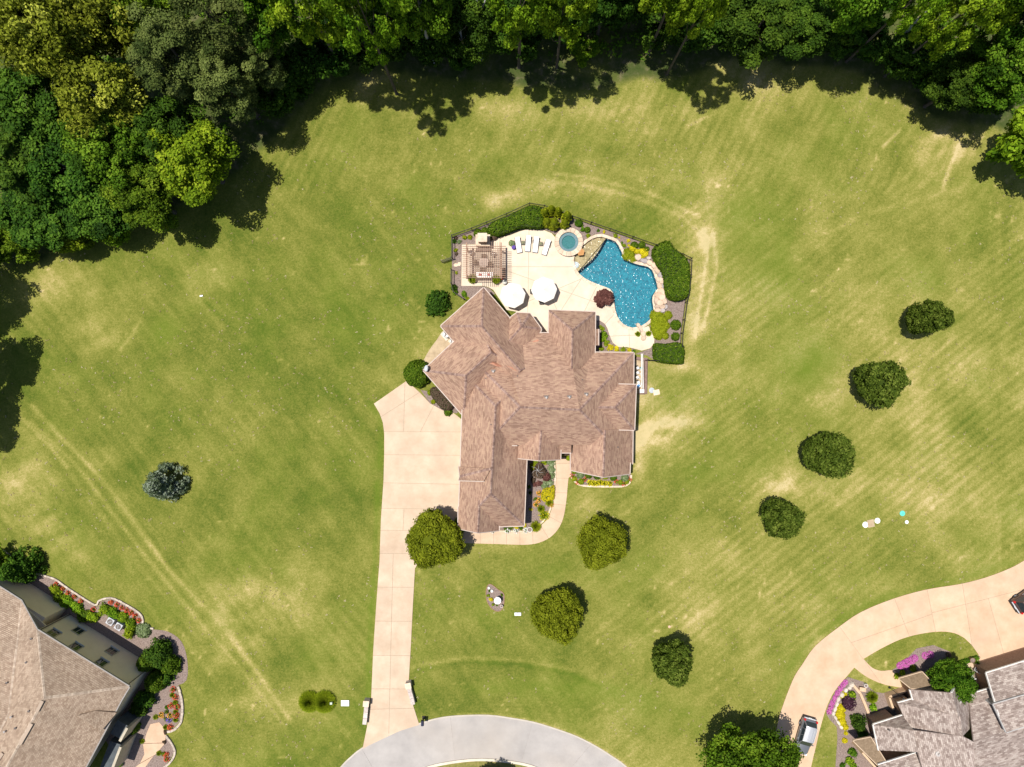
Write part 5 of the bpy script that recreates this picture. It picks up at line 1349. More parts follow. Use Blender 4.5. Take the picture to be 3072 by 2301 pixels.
def hedge(pts, h, mat, label, seed, leaf=0.15, name='hedge', rounding=0.5, dens=2.3, cat='hedge', highlights=0.06):
    """Clipped hedge over an outline (pixels at half its height)."""
    rg = np.random.default_rng(seed)
    out = np.array([tuple(P(x, y, h*0.5)[:2]) for x, y in catmull(pts, 4)])
    lo, hi = out.min(0), out.max(0)
    poly = [tuple(q) for q in out]
    A = (hi[0]-lo[0])*(hi[1]-lo[1])
    k = int(A*dens/leaf**2)
    c = rg.uniform(lo, hi, (k, 2)); c = c[inside(poly, c[:, 0], c[:, 1])]
    # distance to the outline
    seg = np.concatenate([out, out[:1]])
    dmin = np.full(len(c), 9.0); dirn = np.zeros((len(c), 2))
    for a, b in zip(seg[:-1], seg[1:]):
        d_ = b-a; L2 = max(1e-9, d_@d_)
        t = np.clip(((c-a)@d_)/L2, 0, 1)
        q = a + t[:, None]*d_; dist = np.linalg.norm(c-q, axis=1)
        m_ = dist < dmin; dmin[m_] = dist[m_]; dirn[m_] = (q-c)[m_]/np.maximum(1e-6, dist[m_])[:, None]
    s_ = np.clip(dmin/rounding, 0, 1)
    z = h*(1-0.35*(1-s_)**2) + 0.10*h*(fbm(c[:, 0], c[:, 1], 0.7, seed)-0.5) + rg.normal(0, 0.03, len(c))
    nn = np.concatenate([dirn*(1-s_)[:, None]*0.9, np.ones((len(c), 1))], 1) + rg.normal(size=(len(c), 3))*0.42
    tint = 0.42 + 0.5*(fbm(c[:, 0], c[:, 1], 1.2, seed+3)-0.5) + rg.normal(0, 0.15, len(c))
    tint[rg.random(len(c)) < highlights] += 0.45
    L = Leaves()
    L.add(np.column_stack([c, z]), nn, leaf*rg.uniform(.7, 1.3, len(c)), tint, rg)
    per = np.linalg.norm(np.diff(seg, axis=0), axis=1); tot = per.sum()
    ks = int(tot*h*dens/leaf**2)
    u = rg.random(ks)*tot; cum = np.concatenate([[0], np.cumsum(per)])
    i = np.clip(np.searchsorted(cum, u)-1, 0, len(per)-1); t = (u-cum[i])/np.maximum(1e-9, per[i])
    p2 = seg[i]*(1-t)[:, None] + seg[i+1]*t[:, None]
    tg = (seg[i+1]-seg[i])/np.maximum(1e-9, per[i])[:, None]
    sgn = 1 if sum(out[j][0]*out[(j+1)%len(out)][1]-out[(j+1)%len(out)][0]*out[j][1] for j in range(len(out))) > 0 else -1
    no = np.stack([tg[:, 1], -tg[:, 0]], 1)*sgn
    zz = rg.random(ks)*h*0.8
    L.add(np.column_stack([p2 + no*rg.uniform(-0.1, 0.06, (ks, 1)), zz]), np.column_stack([no, np.full(ks, .35)]) + rg.normal(size=(ks, 3))*.4, leaf*rg.uniform(.7, 1.3, ks), rg.normal(.42, .17, ks), rg)
    m = L.mesh('foliage'); m.materials.append(LM[mat])
    cen = out.mean(0)
    o = thing(name, (cen[0], cen[1], 0), label, cat)
    m.transform(Matrix.Translation((-cen[0], -cen[1], 0)))
    fo = bpy.data.objects.new('foliage', m); link(fo, o)
    # dense inner body of twigs so nothing shows through
    inner = [(cen[0]+(q[0]-cen[0])*0.9, cen[1]+(q[1]-cen[1])*0.9) for q in poly]
    core = MB().prism(inner, 0.0, h*0.8)
    cm = core.mesh('branches'); cm.transform(Matrix.Translation((-cen[0], -cen[1], 0)))
    cm.materials.append(surf('twigs_%s' % mat, (0.02,0.03,0.008), (0.045,0.07,0.012), 6, 0.95))
    link(bpy.data.objects.new('branches', cm), o)
    return o

# pool yard
hedge([(1462,690),(1480,668),(1520,652),(1560,632),(1590,620),(1622,624),(1628,650),(1628,682),(1600,684),(1570,682),(1545,688),(1515,700),(1490,708),(1470,702)], 1.6, 'hedge', 'long clipped hedge along the north pool fence', 1)
hedge([(1958,756),(1968,738),(1990,726),(2008,728),(2020,745),(2040,762),(2058,778),(2066,800),(2068,840),(2066,880),(2050,896),(2030,902),(2010,896),(1998,880),(1993,850),(1986,820),(1968,790)], 1.6, 'hedge', 'large bean-shaped hedge east of the pool', 2)
hedge([(1961,1040),(1968,1031),(2000,1033),(2030,1028),(2050,1040),(2050,1078),(2046,1090),(2020,1090),(1985,1086),(1964,1078)], 1.3, 'hedge', 'rectangular clipped hedge at the south end of the pool yard', 3)
for i, (x, y, r, h) in enumerate([(1633,640,.62,3.2),(1652,632,.6,3.2),(1672,637,.58,3.1),(1640,668,.62,3.0),(1660,672,.75,3.3),(1698,652,.68,3.4),(1692,672,.6,2.9)]):
    scatter_plant('arborvitae', x, y+6, r*0.92, h, 'arbor', ['bright green arborvitae at the left end of the clump, back row','bright green arborvitae in the middle of the clump, back row','bright green arborvitae right of the clump middle, back row','bright green arborvitae at the clump front left','largest bright green arborvitae at the clump front','bright green arborvitae standing apart above the hot tub, rear one','bright green arborvitae standing apart above the hot tub, front one'][i], 'conifer', 'arborvitae clump above the hot tub', 'cone', 0.13)
scatter_plant('shrub', 1738, 672, .75, 1.0, 'mid', 'loose green shrub right of the arborvitae', 'shrub', None, 'bush')
scatter_plant('shrub', 1762, 690, .38, .6, 'hedge', 'small round shrub at the fence right of the arborvitae', 'shrub', None, 'ball')
scatter_plant('shrub', 1748, 690, .45, .5, 'mid', 'low green shrub behind the hot tub', 'shrub', None, 'bush')
scatter_plant('shrub', 1766, 707, .42, .35, 'lime', 'lime green ground plant above the sun shelf', 'shrub', None, 'bush')
for i, (x, y, r) in enumerate([(1434,700,.55),(1455,695,.5),(1472,706,.5)]):
    scatter_plant('boxwood', x, y, r, .7, 'hedge', ['round boxwood left of the stone fireplace','round boxwood behind the stone fireplace','round boxwood right of the stone fireplace'][i], 'shrub', 'boxwoods round the fireplace', 'ball')
for i, (x, y, r, mt, st, lab) in enumerate([(1367,713,.4,'brown','bush','reddish brown shrub in the north-west fence corner'),(1363,725,.45,'deep','bush','dark shrub below the reddish one at the west fence'),(1377,727,.4,'silver','bush','grey-green plant beside the west fence'),(1394,713,.28,'arbor','ball','left of two small yellow-green balls near the north-west fence'),(1410,712,.3,'arbor','ball','right of two small yellow-green balls near the north-west fence'),(1367,752,.4,'arbor','bush','yellow-green shrub at the west fence beside the pergola'),(1370,763,.3,'brown','bush','small reddish plant below the yellow-green shrub at the west fence'),(1369,820,.28,'arbor','bush','small yellow-green plant inside the lower west fence'),(1362,862,.6,'deep','bush','dark spreading shrub at the south-west fence end'),(1368,876,.5,'mid','bush','green shrub between the fence end and the roof corner'),(1392,884,.55,'mid','bush','leafy green shrub under the north-west roof eave'),(1402,896,.35,'arbor','bush','yellow-green shrub touching the north-west eave')]):
    scatter_plant('shrub', x, y, r, r*1.1, mt, lab, 'shrub', None, st)
for i, (x, y, r, mt, lab) in enumerate([(1795,692,.28,'mid','small green plant by the north-east fence'),(1812,695,.3,'gold','pale yellow plant by the north-east fence'),(1846,708,.42,'lime','yellow flowering plant by the north-east fence'),(1858,713,.2,'gold','tiny yellow plant right of the yellow flowering one'),(1885,722,.35,'gold','yellow flower clump in the middle of the north-east bed'),(1872,737,.4,'lime','lime mound beside the pool coping'),(1885,736,.25,'gold','small yellow mound beside the lime one'),(1903,737,.5,'hedge','dark green mound left above the golden shrubs'),(1925,736,.48,'hedge','dark green mound above the golden shrubs, middle'),(1940,748,.35,'hedge','dark green mound right of the golden shrubs'),(1866,729,.25,'mid','small green plant at the coping left of the lime mound')]):
    scatter_plant('garden_plant', x, y, r, r*0.9, mt, lab, 'plant', None, 'ball' if mt == 'hedge' else 'bush', 0.10)
for i, (x, y, r) in enumerate([(1898,748,.62),(1912,755,.6),(1927,755,.68),(1938,762,.55),(1930,768,.5)]):
    scatter_plant('golden_shrub', x, y, r, .55, 'gold', ORD[i] + ' golden yellow shrub, counted from the left, above the pool rocks', 'shrub', 'golden shrubs above the pool rocks', 'bush', 0.11)
scatter_plant('ground_plant', 1886, 763, .85, .25, 'arbor', 'olive green ground cover patch beside the pool coping', 'ground cover', None, 'low', 0.11)
scatter_plant('ground_plant', 1899, 777, .5, .22, 'arbor', 'olive green ground cover tip between pool and rocks', 'ground cover', None, 'low', 0.11)
scatter_plant('japanese_maple', 1812, 897, 1.36, 1.9, 'maple', 'burgundy Japanese maple overhanging the pool edge', 'tree', None, 'bush', 0.14, n=9000)
for i, (x, y, r) in enumerate([(1970,948,.9),(1985,962,.8),(1972,985,.95),(1966,968,.7),(1985,990,.7),(1998,978,.5),(2004,946,.55),(1975,1003,.75),(1996,1008,.45)]):
    scatter_plant('spreading_juniper', x, y, r, .35, 'arbor', 'olive green spreading juniper in the patch south of the rock ledge', 'shrub', 'junipers south of the rock ledge', 'low', 0.12)
scatter_plant('boxwood', 2026, 975, .68, .8, 'hedge', 'larger clipped ball shrub by the east fence', 'shrub', 'ball shrubs by the east fence', 'ball')
scatter_plant('boxwood', 2025, 1010, .55, .7, 'hedge', 'smaller clipped ball shrub by the east fence', 'shrub', 'ball shrubs by the east fence', 'ball')
scatter_plant('daylily', 1913, 1002, .45, .5, 'lime', 'spiky lime plant left of the pool diving rock', 'plant', 'spiky plants by the diving rock', 'fountain')
scatter_plant('daylily', 1945, 1001, .45, .5, 'lime', 'spiky lime plant right of the pool diving rock', 'plant', 'spiky plants by the diving rock', 'fountain')
for i, (x, y, r, mt, lab) in enumerate([(1805,985,.45,'lime','lime shrub at the top of the bed by the house'),(1812,1002,.62,'bright','green shrub in the bed between house and pool walk'),(1808,1018,.6,'bright','lower green shrub in the bed between house and pool walk'),(1818,1030,.5,'lime','lime shrub at the bend of the house bed'),(1805,1046,.45,'lime','lime shrub in the house bed corner by the eave'),(1830,1042,.55,'gold','golden shrub at the left of the eave row'),(1850,1048,.5,'gold','golden shrub in the middle of the eave row'),(1868,1050,.48,'lime','lime shrub in the eave row'),(1888,1051,.48,'gold','golden shrub at the right of the eave row'),(1901,1052,.3,'mid','small green plant at the right end of the eave row')]):
    scatter_plant('shrub', x, y, r, r, mt, lab, 'shrub', 'shrubs between house and pool walk', 'bush', 0.11)
# west side of the main house
scatter_plant('magnolia_bush', 1316, 914, 1.95, 2.3, 'deep', 'large dark glossy bush at the north-west wing', 'shrub', None, 'bush', 0.22)
scatter_plant('holly_bush', 1254, 1121, 1.75, 2.6, 'hedge', 'big rounded dark shrub at the top of the driveway', 'shrub', None, 'ball', 0.14)
hedge([(1294,1166),(1312,1163),(1335,1182),(1356,1208),(1358,1222),(1345,1230),(1325,1225),(1305,1200),(1293,1182)], 1.1, 'brown', 'brown-purple clipped hedge against the west wing', 4, 0.12, highlights=0.0)
for i, (x, y, r, mt, lab) in enumerate([(1290,1178,.35,'lime','small lime plant beside the brown hedge top'),(1300,1205,.3,'arbor','low plant beside the brown hedge middle'),(1345,1236,.55,'hedge','round green shrub at the lower end of the brown hedge'),(1376,1564,.55,'hedge','green shrub at the garage corner by the driveway tree'),(1380,1577,.9,'hedge','rounded green shrub beside the garage end')]):
    scatter_plant('shrub', x, y, r, r, mt, lab, 'shrub', None, 'ball', 0.11)
# front bed
for i, (x, y, r, mt, lab) in enumerate([(1608,1385,.45,'lime','lime shrub at the top left of the front bed'),(1632,1384,.5,'lime','lime shrub under the porch gable'),(1652,1388,.5,'silver','pale green shrub at the walk edge under the porch gable'),(1655,1408,.5,'silver','pale green shrub along the upper walk edge'),(1654,1428,.5,'silver','pale green shrub in the middle of the upper walk edge'),(1648,1446,.5,'silver','pale green shrub beside the brown maple'),(1632,1457,.5,'silver','pale green shrub above the yellow bush'),(1598,1400,.5,'arbor','yellow-green shrub by the garage wing wall'),(1600,1440,.4,'brown','brown plant below the weeping maple'),(1604,1452,.35,'maple','burgundy plant in the front bed'),(1620,1450,.4,'maple','burgundy plant beside the pale shrubs')]):
    scatter_plant('shrub', x, y, r*1.3, r*.95, mt, lab, 'shrub', 'shrubs in the upper front bed', 'bush', 0.11)
wm = scatter_plant('weeping_maple', 1618, 1412, 1.15, 1.4, 'brown', 'brown weeping maple with pale bare twigs in the front bed', 'tree', None, 'bush', 0.13)
scatter_plant('weeping_maple', 1640, 1430, .55, .9, 'maple', 'small burgundy maple beside the brown weeping one', 'tree', None, 'ball', 0.12)
for k in range(6):
    p = P(1612, 1410, 1.3); a = k*1.1
    MB().tube([p, p+Vector((math.cos(a)*.4, math.sin(a)*.4, .22)), p+Vector((math.cos(a+.4)*.8, math.sin(a+.4)*.8, .05))], [.03,.025,.01], 5).build('twig', bark_pale, wm)
hedge([(1627,1475),(1635,1465),(1650,1464),(1662,1456),(1663,1480),(1660,1498),(1645,1502),(1632,1504),(1624,1492)], .6, 'gold', 'brilliant yellow clipped bush beside the front walk', 5, 0.10, highlights=0.0, rounding=.35)
scatter_plant('ornamental_grass', 1648, 1507, .65, .7, 'arbor', 'arching olive grass below the yellow bush', 'grass', None, 'fountain')
scatter_plant('ornamental_grass', 1623, 1525, .6, .7, 'lime', 'arching lime grass left in the front bed', 'grass', None, 'fountain')
scatter_plant('ornamental_grass', 1632, 1545, .7, .6, 'lime', 'yellow-flecked grass at the walk bend', 'grass', None, 'fountain', petals=('gold', 60))
scatter_plant('ornamental_grass', 1607, 1578, .85, .9, 'arbor', 'large arching green grass at the bottom of the front bed', 'grass', None, 'fountain')
for i, (x, y, mt, lab) in enumerate([(1653,1514,'orange','orange flowers at the walk edge below the yellow bush'),(1608,1513,'orange','orange flowers in the middle of the front bed'),(1615,1500,'orange','orange flowers left of the olive grass'),(1617,1478,'orange','small orange flowers left of the yellow bush'),(1593,1528,'gold','yellow plant beside the garage wing shadow'),(1606,1496,'mid','small green shrub beside the orange flowers'),(1587,1460,'deep','dark leafy plant in the shade of the garage wing'),(1590,1478,'deep','lower dark leafy plant in the shade of the garage wing')]):
    scatter_plant('flower_plant', x, y, .33, .4, 'mid' if mt in ('orange',) else mt, lab, 'plant', None, 'bush', 0.09, petals=(mt, 40) if mt == 'orange' else None)
for i, (x, y, mt, lab) in enumerate([(1465,1588,'gold','yellow plant at the left end of the garage end bed'),(1482,1586,'gold','yellow plant right of the end bed gable'),(1516,1583,'hedge','clipped green shrub left in the garage end bed'),(1532,1583,'hedge','clipped green shrub right in the garage end bed'),(1549,1579,'gold','yellow shrub between the green ones'),(1562,1582,'hedge','dark clipped shrub at the garage corner'),(1574,1577,'gold','yellow plant by the white pot'),(1478,1591,'white','white flowers at the left of the end bed'),(1523,1592,'white','white flowers in the middle of the end bed'),(1548,1592,'white','white flowers below the yellow shrub'),(1577,1591,'white','white flowers left of the white pot')]):
    scatter_plant('flower_plant' if mt == 'white' else 'shrub', x, y, .42 if mt != 'white' else .33, .45, 'mid' if mt == 'white' else mt, lab, 'plant', None, 'bush', 0.10, petals=('white', 45) if mt == 'white' else None)
for i, (x, y, r, mt, lab) in enumerate([(1723,1414,.36,'lime','round lime shrub at the bed top left'),(1741,1424,.48,'silver','blue-green shrub left in the right front bed'),(1723,1436,.36,'arbor','olive ball shrub at the left bed curve'),(1743,1445,.4,'lime','lime ball shrub at the lower left bed curve'),(1766,1424,.5,'hedge','first green mound from the left under the right gable'),(1791,1427,.5,'hedge','second green mound from the left under the right gable'),(1816,1428,.45,'arbor','third green mound from the left under the right gable'),(1840,1432,.45,'hedge','fourth green mound from the left under the right gable'),(1874,1433,.5,'silver','blue-green shrub right in the right front bed'),(1861,1447,.35,'lime','lime ball shrub at the right end of the bed'),(1880,1445,.35,'lime','lime shrub in the right bed corner')]):
    scatter_plant('shrub', x, y, r, r*.9, mt, lab, 'shrub', 'shrubs in the right front bed', 'ball', 0.10)
for i, (x, y) in enumerate([(1717,1427),(1733,1446),(1754,1437),(1849,1446),(1872,1451),(1888,1438)]):
    scatter_plant('flower_plant', x, y, .3, .3, 'mid', ORD[i] + ' small red flowering plant from the left in the bed under the right gable', 'flowers', 'red flowers under the right gable', 'bush', 0.09, petals=('red', 26))
for i, (x, y) in enumerate([(1769,1448),(1780,1449),(1791,1449),(1802,1446),(1812,1449),(1828,1450)]):
    scatter_plant('flower_plant', x, y, .38, .5, 'arbor', ORD[i] + ' yellow lily clump from the left on the stone edge under the right gable', 'flowers', 'yellow lilies under the right gable', 'fountain', petals=('gold', 40))
# island bed plants
for x, y, r, mt, lab in [(1466,1785,.3,'lime','lime shrub at the left of the island bed'),(1474,1797,.4,'gold','yellow flowering plant in the island bed'),(1480,1813,.3,'lime','round green plant at the bottom of the island bed'),(1491,1814,.22,'mid','tiny green plant beside the urn in the island bed'),(1469,1772,.28,'mid','small green plant at the top of the island bed'),(1506,1784,.25,'mid','small green plant at the right of the island bed')]:
    scatter_plant('garden_plant', x, y, r, r, mt, lab, 'plant', None, 'bush', 0.08)
# ornamental grasses near the street
scatter_plant('ornamental_grass', 930, 2102, 1.5, 1.2, 'lime', 'left of two big fountain grasses on the front lawn', 'grass', 'fountain grasses on the front lawn', 'fountain', n=5200)
scatter_plant('ornamental_grass', 975, 2102, 1.55, 1.3, 'lime', 'right of two big fountain grasses on the front lawn', 'grass', 'fountain grasses on the front lawn', 'fountain', n=5600)

# ---- left-hand house planting
tree('spruce', 92, 1692, 1.0, 1.0, 'deep', 'conifer_tree', 'dark spiky conifer by the upper corner of the left-hand house', None, sz=0.95)
tree('low0', 20, 1668, 0.6, 0.3, 'mid', 'garden_tree', 'green bush cut by the left edge beside the conifer')
for i, (x, y, r, h, st, mt, lab) in enumerate([(492,1950,2.05,3.4,'bush','deep','tallest dark cloud-pruned tree at the left-hand house corner'),(455,1975,1.2,2.6,'ball','hedge','clipped dome on the left of the corner trees'),(520,1990,1.5,2.8,'bush','hedge','dark tree on the lawn side of the corner trees'),(478,2035,1.35,2.3,'ball','hedge','lower clipped dome of the corner trees'),(512,2030,.9,1.9,'bush','deep','dark bush right of the lower dome'),(445,2085,1.5,2.2,'bush','deep','dark shaded bush along the house entrance wall'),(425,2120,1.3,1.8,'bush','deep','shaded bush above the entrance walk'),(395,1893,.95,1.4,'bush','lime','yellow-green shrub right of the two air conditioners'),(432,1890,1.0,.6,'low','silver','pale variegated ground cover at the bed corner'),(372,2250,1.1,1.5,'bush','bright','bright green shrub at the bottom by the entrance walk'),(345,2280,1.2,1.6,'bush','bright','green shrub at the bottom edge beside the entrance'),(400,2175,1.0,1.3,'ball','hedge','dark clipped mound in the entrance shade')]):
    scatter_plant('shrub', x, y, r, h, mt, lab, 'shrub', None, st, 0.17)
for i, (x, y, r, mt, lab) in enumerate([(170,1768,.7,'lime','lime shrub at the head of the long bed'),(180,1788,.75,'bright','green shrub in the long bed, second'),(205,1803,.8,'bright','green shrub in the long bed, third'),(232,1822,.85,'bright','green shrub in the long bed, fourth'),(258,1845,.85,'hedge','darker shrub in the long bed, fifth'),(285,1848,.75,'bright','green shrub where the long bed turns out'),(320,1825,.75,'bright','green shrub at the left of the outer flower bed'),(345,1840,.8,'bright','green shrub in the middle of the outer flower bed'),(372,1853,.8,'bright','green shrub at the right of the outer flower bed'),(398,1868,.7,'bright','last green shrub of the outer flower bed')]):
    scatter_plant('shrub', x, y, r*1.25, 1.0, mt, lab, 'shrub', 'shrubs along the left-hand house', 'bush', 0.13)
for i, (x, y) in enumerate([(170,1753),(189,1764),(206,1778),(226,1788),(244,1802),(282,1826),(334,1806),(352,1813),(367,1822),(380,1829),(394,1837),(406,1846),(418,1860)]):
    scatter_plant('flower_plant', x, y, .3, .35, 'mid', ORD[i] + ' small red geranium, counted from the conifer, along the left-hand house bed edge', 'flowers', 'geraniums along the left-hand house', 'bush', 0.08, petals=('red', 34))
for i, (x, y, pt, lab) in enumerate([(520,2067,'red','red flowers at the top of the round bed'),(518,2084,'lime','lime plant at the top of the round bed'),(528,2090,'red','red flowers below the top lime plant'),(527,2106,'lime','largest lime ball in the round bed'),(514,2116,'red','red flowers left of the lime ball'),(532,2119,'red','red flowers right of the lime ball'),(528,2133,'lime','middle lime ball in the round bed'),(530,2144,'red','red flowers between the lime balls'),(528,2158,'lime','lower lime ball in the round bed'),(486,2144,'orange','large orange flowers in the round bed'),(512,2145,'orange','round orange flower clump in the round bed'),(500,2155,'hedge','dark plant beside the violet flowers'),(508,2158,'violet','violet flowers in the round bed'),(512,2180,'red','red flowers at the bottom of the round bed'),(468,2150,'lime','lime plant at the walk side of the round bed'),(500,2120,'mid','green plant left in the round bed'),(498,2180,'lime','lime plant at the bottom of the round bed'),(502,2135,'hedge','small dark plant in the round bed centre'),(497,2195,'brown','brown potted plant at the round bed gate'),(495,2225,'brown','brown potted plant at the walk edge below the gate'),(500,2262,'red','red flowers in the lower bed'),(490,2260,'hedge','dark plant in the lower bed'),(478,2258,'lime','lime plant in the lower bed'),(502,2275,'red','single red flower clump at the lower bed edge'),(428,2222,'lime','lime plant in the entrance shade')]):
    fl = pt in ('red', 'orange', 'violet')
    scatter_plant('flower_plant', x, y, .36 if pt != 'lime' else .42, .4, 'mid' if fl else pt, lab, 'flowers' if fl else 'plant', None, 'bush' if pt != 'lime' else 'fountain', 0.09, petals=(pt, 45) if fl else None)
# ---- right-hand house planting
tree('lawn1', 2800, 2002, 0.78, 1.0, 'mid', 'ornamental_tree', 'green tree growing beside the right-hand house front', None, sz=1.05)
for i, (x, y, r, h, st, mt, lab) in enumerate([(2538,2100,1.15,1.7,'bush','purple','purple-leaved bush in the right-hand front bed'),(2612,2088,.95,1.0,'fountain','lime','spiky lime plant beside the courtyard'),(2618,2118,.6,.8,'bush','bright','small green shrub below the spiky lime plant'),(2572,2165,1.25,1.8,'bush','deep','dark green bush against the house by the courtyard'),(2582,2200,.8,1.1,'bush','deep','smaller dark bush below the courtyard'),(2556,2252,.75,1.0,'bush','mid','green shrub by the timber screen'),(2545,2280,.7,.9,'bush','bright','lower green shrub by the timber screen'),(2560,2300,.7,.9,'bush','bright','green shrub at the bottom edge by the timber screen'),(2525,2295,.55,.7,'bush','mid','small green shrub at the bottom edge on the mulch'),(2555,2080,.7,.9,'bush','bright','green shrub behind the stone edging'),(2688,2025,.55,.6,'bush','lime','left lime shrub beside the front walk'),(2706,2018,.6,.6,'bush','lime','right lime shrub beside the front walk'),(2738,2006,.6,.65,'bush','lime','lime shrub below the pink flowers'),(2926,1987,.5,.9,'fountain','bright','leafy plant in the urn by the patio hedge'),(2843,1962,.5,.7,'bush','brown','reddish plant behind the front tree')]):
    scatter_plant('shrub', x, y, r, h, mt, lab, 'shrub', None, st, 0.14)
for i, (x, y, r, mt, lab) in enumerate([(2530,2085,.5,'gold','yellow plant at the top of the stone edged strip'),(2522,2125,.6,'gold','upper yellow plant of the strip'),(2520,2145,.65,'gold','middle yellow plant of the strip'),(2524,2165,.6,'gold','lower yellow plant of the strip'),(2535,2180,.4,'gold','yellow plant at the bottom of the strip'),(2536,2198,.25,'gold','tiny yellow plant on the mulch below the strip'),(2533,2220,.35,'gold','yellow tuft on the mulch')]):
    scatter_plant('flower_plant', x, y, r, .4, mt, lab, 'plant', 'yellow plants of the right-hand front bed', 'low', 0.10)
for i, (x, y) in enumerate([(2535,2046),(2528,2054),(2520,2065),(2512,2078),(2505,2092),(2498,2106),(2492,2120),(2487,2134)]):
    scatter_plant('flower_plant', x, y, .3, .25, 'mid', ORD[i] + ' magenta flower clump from the top of the row along the right-hand drive', 'flowers', 'magenta flowers along the right-hand drive', 'low', 0.08, petals=('pink', 150))
for i, (x, y) in enumerate([(2700,1996),(2712,1990),(2722,1984),(2734,1980),(2716,1998),(2742,1974),(2775,1966),(2790,1963)]):
    scatter_plant('flower_plant', x, y, .42, .35, 'mid', 'pink flowering mound in the bed by the front walk', 'flowers', 'pink flowers by the front walk', 'low', 0.09, petals=('pink', 260))
hedge([(2868,1996),(2880,1984),(2920,1972),(2932,1968),(2936,1976),(2905,1988),(2876,2002)], .5, 'mid', 'low patchy hedge in front of the right-hand patio', 6, 0.13, highlights=0.1, rounding=.25)

# ------------------------------------------------------------------ pool yard furniture
wood_b = surf('brown_timber', (0.27,0.165,0.115), (0.38,0.25,0.18), 3, 0.8, objvar=0.12)
iron = plain('black_iron', (0.025,0.022,0.02), 0.5, 0.4)
cushion = surf('white_fabric', (0.74,0.74,0.73), (0.82,0.82,0.81), 3, 0.9)
wicker = surf('dark_wicker', (0.07,0.05,0.035), (0.13,0.095,0.07), 8, 0.8)

# pergola
pg = thing('pergola', P(1452, 790), 'brown timber pergola with open slat roof at the patio west end', 'pergola')
def wx(x): return P(1320 + x/5.52, 600, 2.6).x
def wy(y): return P(1320, 600 + y/5.52, 2.6).y
for x in (440, 1012):
    MB().bar((wx(x), wy(700), 2.42), (wx(x), wy(1300), 2.42), 0.16, 0.26).build('beam', wood_b, pg)
    for y in (790, 1240):
        MB().box((wx(x), wy(y), 1.17), (0.2, 0.2, 2.26)).build('post', wood_b, pg)
for k in range(17):
    y = 768 + k*32.5
    MB().bar((wx(372), wy(y), 2.63), (wx(1092), wy(y), 2.63), 0.055, 0.16).build('rafter', wood_b, pg)
for k in range(17):
    x = 468 + k*32.5
    y0 = 700 if k > 11 else (770 if k > 4 else 752)
    MB().bar((wx(x), wy(y0), 2.745), (wx(x), wy(1362 if 3 < k < 13 else 1290), 2.745), 0.05, 0.06).build('slat', wood_b, pg)

# fireplace
fp = thing('fireplace', P(1450, 725), 'tan stone outdoor fireplace with square chimney behind the pergola', 'fireplace')
c = P(1450, 727)
fs_m = surf('fireplace_stone', (0.40,0.28,0.20), (0.53,0.40,0.30), 3, 0.85, 0.01, 12)
MB().box((c.x, c.y, 0.75), (1.65, 1.25, 1.5)).build('firebox', fs_m, fp)
MB().box((c.x, c.y-0.05, 1.545), (1.8, 1.4, 0.09)).build('mantel', stone_m, fp)
MB().box((c.x, c.y, 2.2), (1.0, 0.95, 1.3)).build('chimney', fs_m, fp)
MB().box((c.x, c.y, 2.89), (1.15, 1.08, 0.09)).build('chimney_cap', stone_m, fp)
MB().box((c.x, c.y-0.64, 0.55), (0.9, 0.05, 0.8)).build('fire_opening', surf('soot_black', (0.012,0.012,0.012), (0.025,0.022,0.02), 4), fp)
MB().box((c.x, c.y-1.0, 0.2), (1.9, 0.5, 0.3)).build('hearth', surf('dark_stone', (0.10,0.075,0.06), (0.16,0.12,0.10), 3), fp)

# under the pergola
def chair_dark(px, py, rz, label, group, seat=wicker):
    p = P(px, py); t = thing('patio_chair', (p.x, p.y, 0.08), label, 'chair', group)
    M_ = Matrix.Translation(p) @ Matrix.Rotation(rz, 4, 'Z')
    def pt(x, y, z): return M_ @ Vector((x, y, z))
    MB().box(pt(0, 0, 0.5), (0.5, 0.5, 0.08), rz).build('seat', seat, t)
    MB().box(pt(0, -0.25, 0.78), (0.5, 0.06, 0.5), rz).build('backrest', seat, t)
    for sx, sy in ((-.21,-.21),(.21,-.21),(.21,.21),(-.21,.21)):
        MB().box(pt(sx, sy, 0.27), (0.05, 0.05, 0.4), rz).build('leg', iron, t)
    for sx in (-.26, .26):
        MB().box(pt(sx, 0, 0.7), (0.05, 0.45, 0.04), rz).build('arm', iron, t)
    return t
def table_round(px, py, r, label, mat, h=0.74):
    p = P(px, py); t = thing('patio_table', (p.x, p.y, 0.08), label, 'table')
    MB().lathe((p.x, p.y, 0.08), [(r,h-0.03),(r,h),(0.05,h+0.002)], 20).build('tabletop', mat, t)
    MB().tube([(p.x,p.y,0.1),(p.x,p.y,h+0.05)], 0.05).build('leg', iron, t)
    MB().lathe((p.x, p.y, 0.08), [(0.3,0),(0.3,0.04),(0.1,0.07)], 14).build('base', iron, t)
    return t
table_round(1452, 790, .62, 'round patio table under the pergola', surf('pinkish_stone_top', (0.52,0.42,0.36), (0.64,0.53,0.46), 4))
for i, (x, y, a, lab) in enumerate([(1425,790,1.57,'dark patio chair left of the pergola table'),(1472,796,-1.57,'dark patio chair right of the pergola table'),(1452,770,0.0,'dark patio chair above the pergola table'),(1448,812,3.14,'dark patio chair below the pergola table')]):
    chair_dark(x, y, a, lab, 'chairs under the pergola')
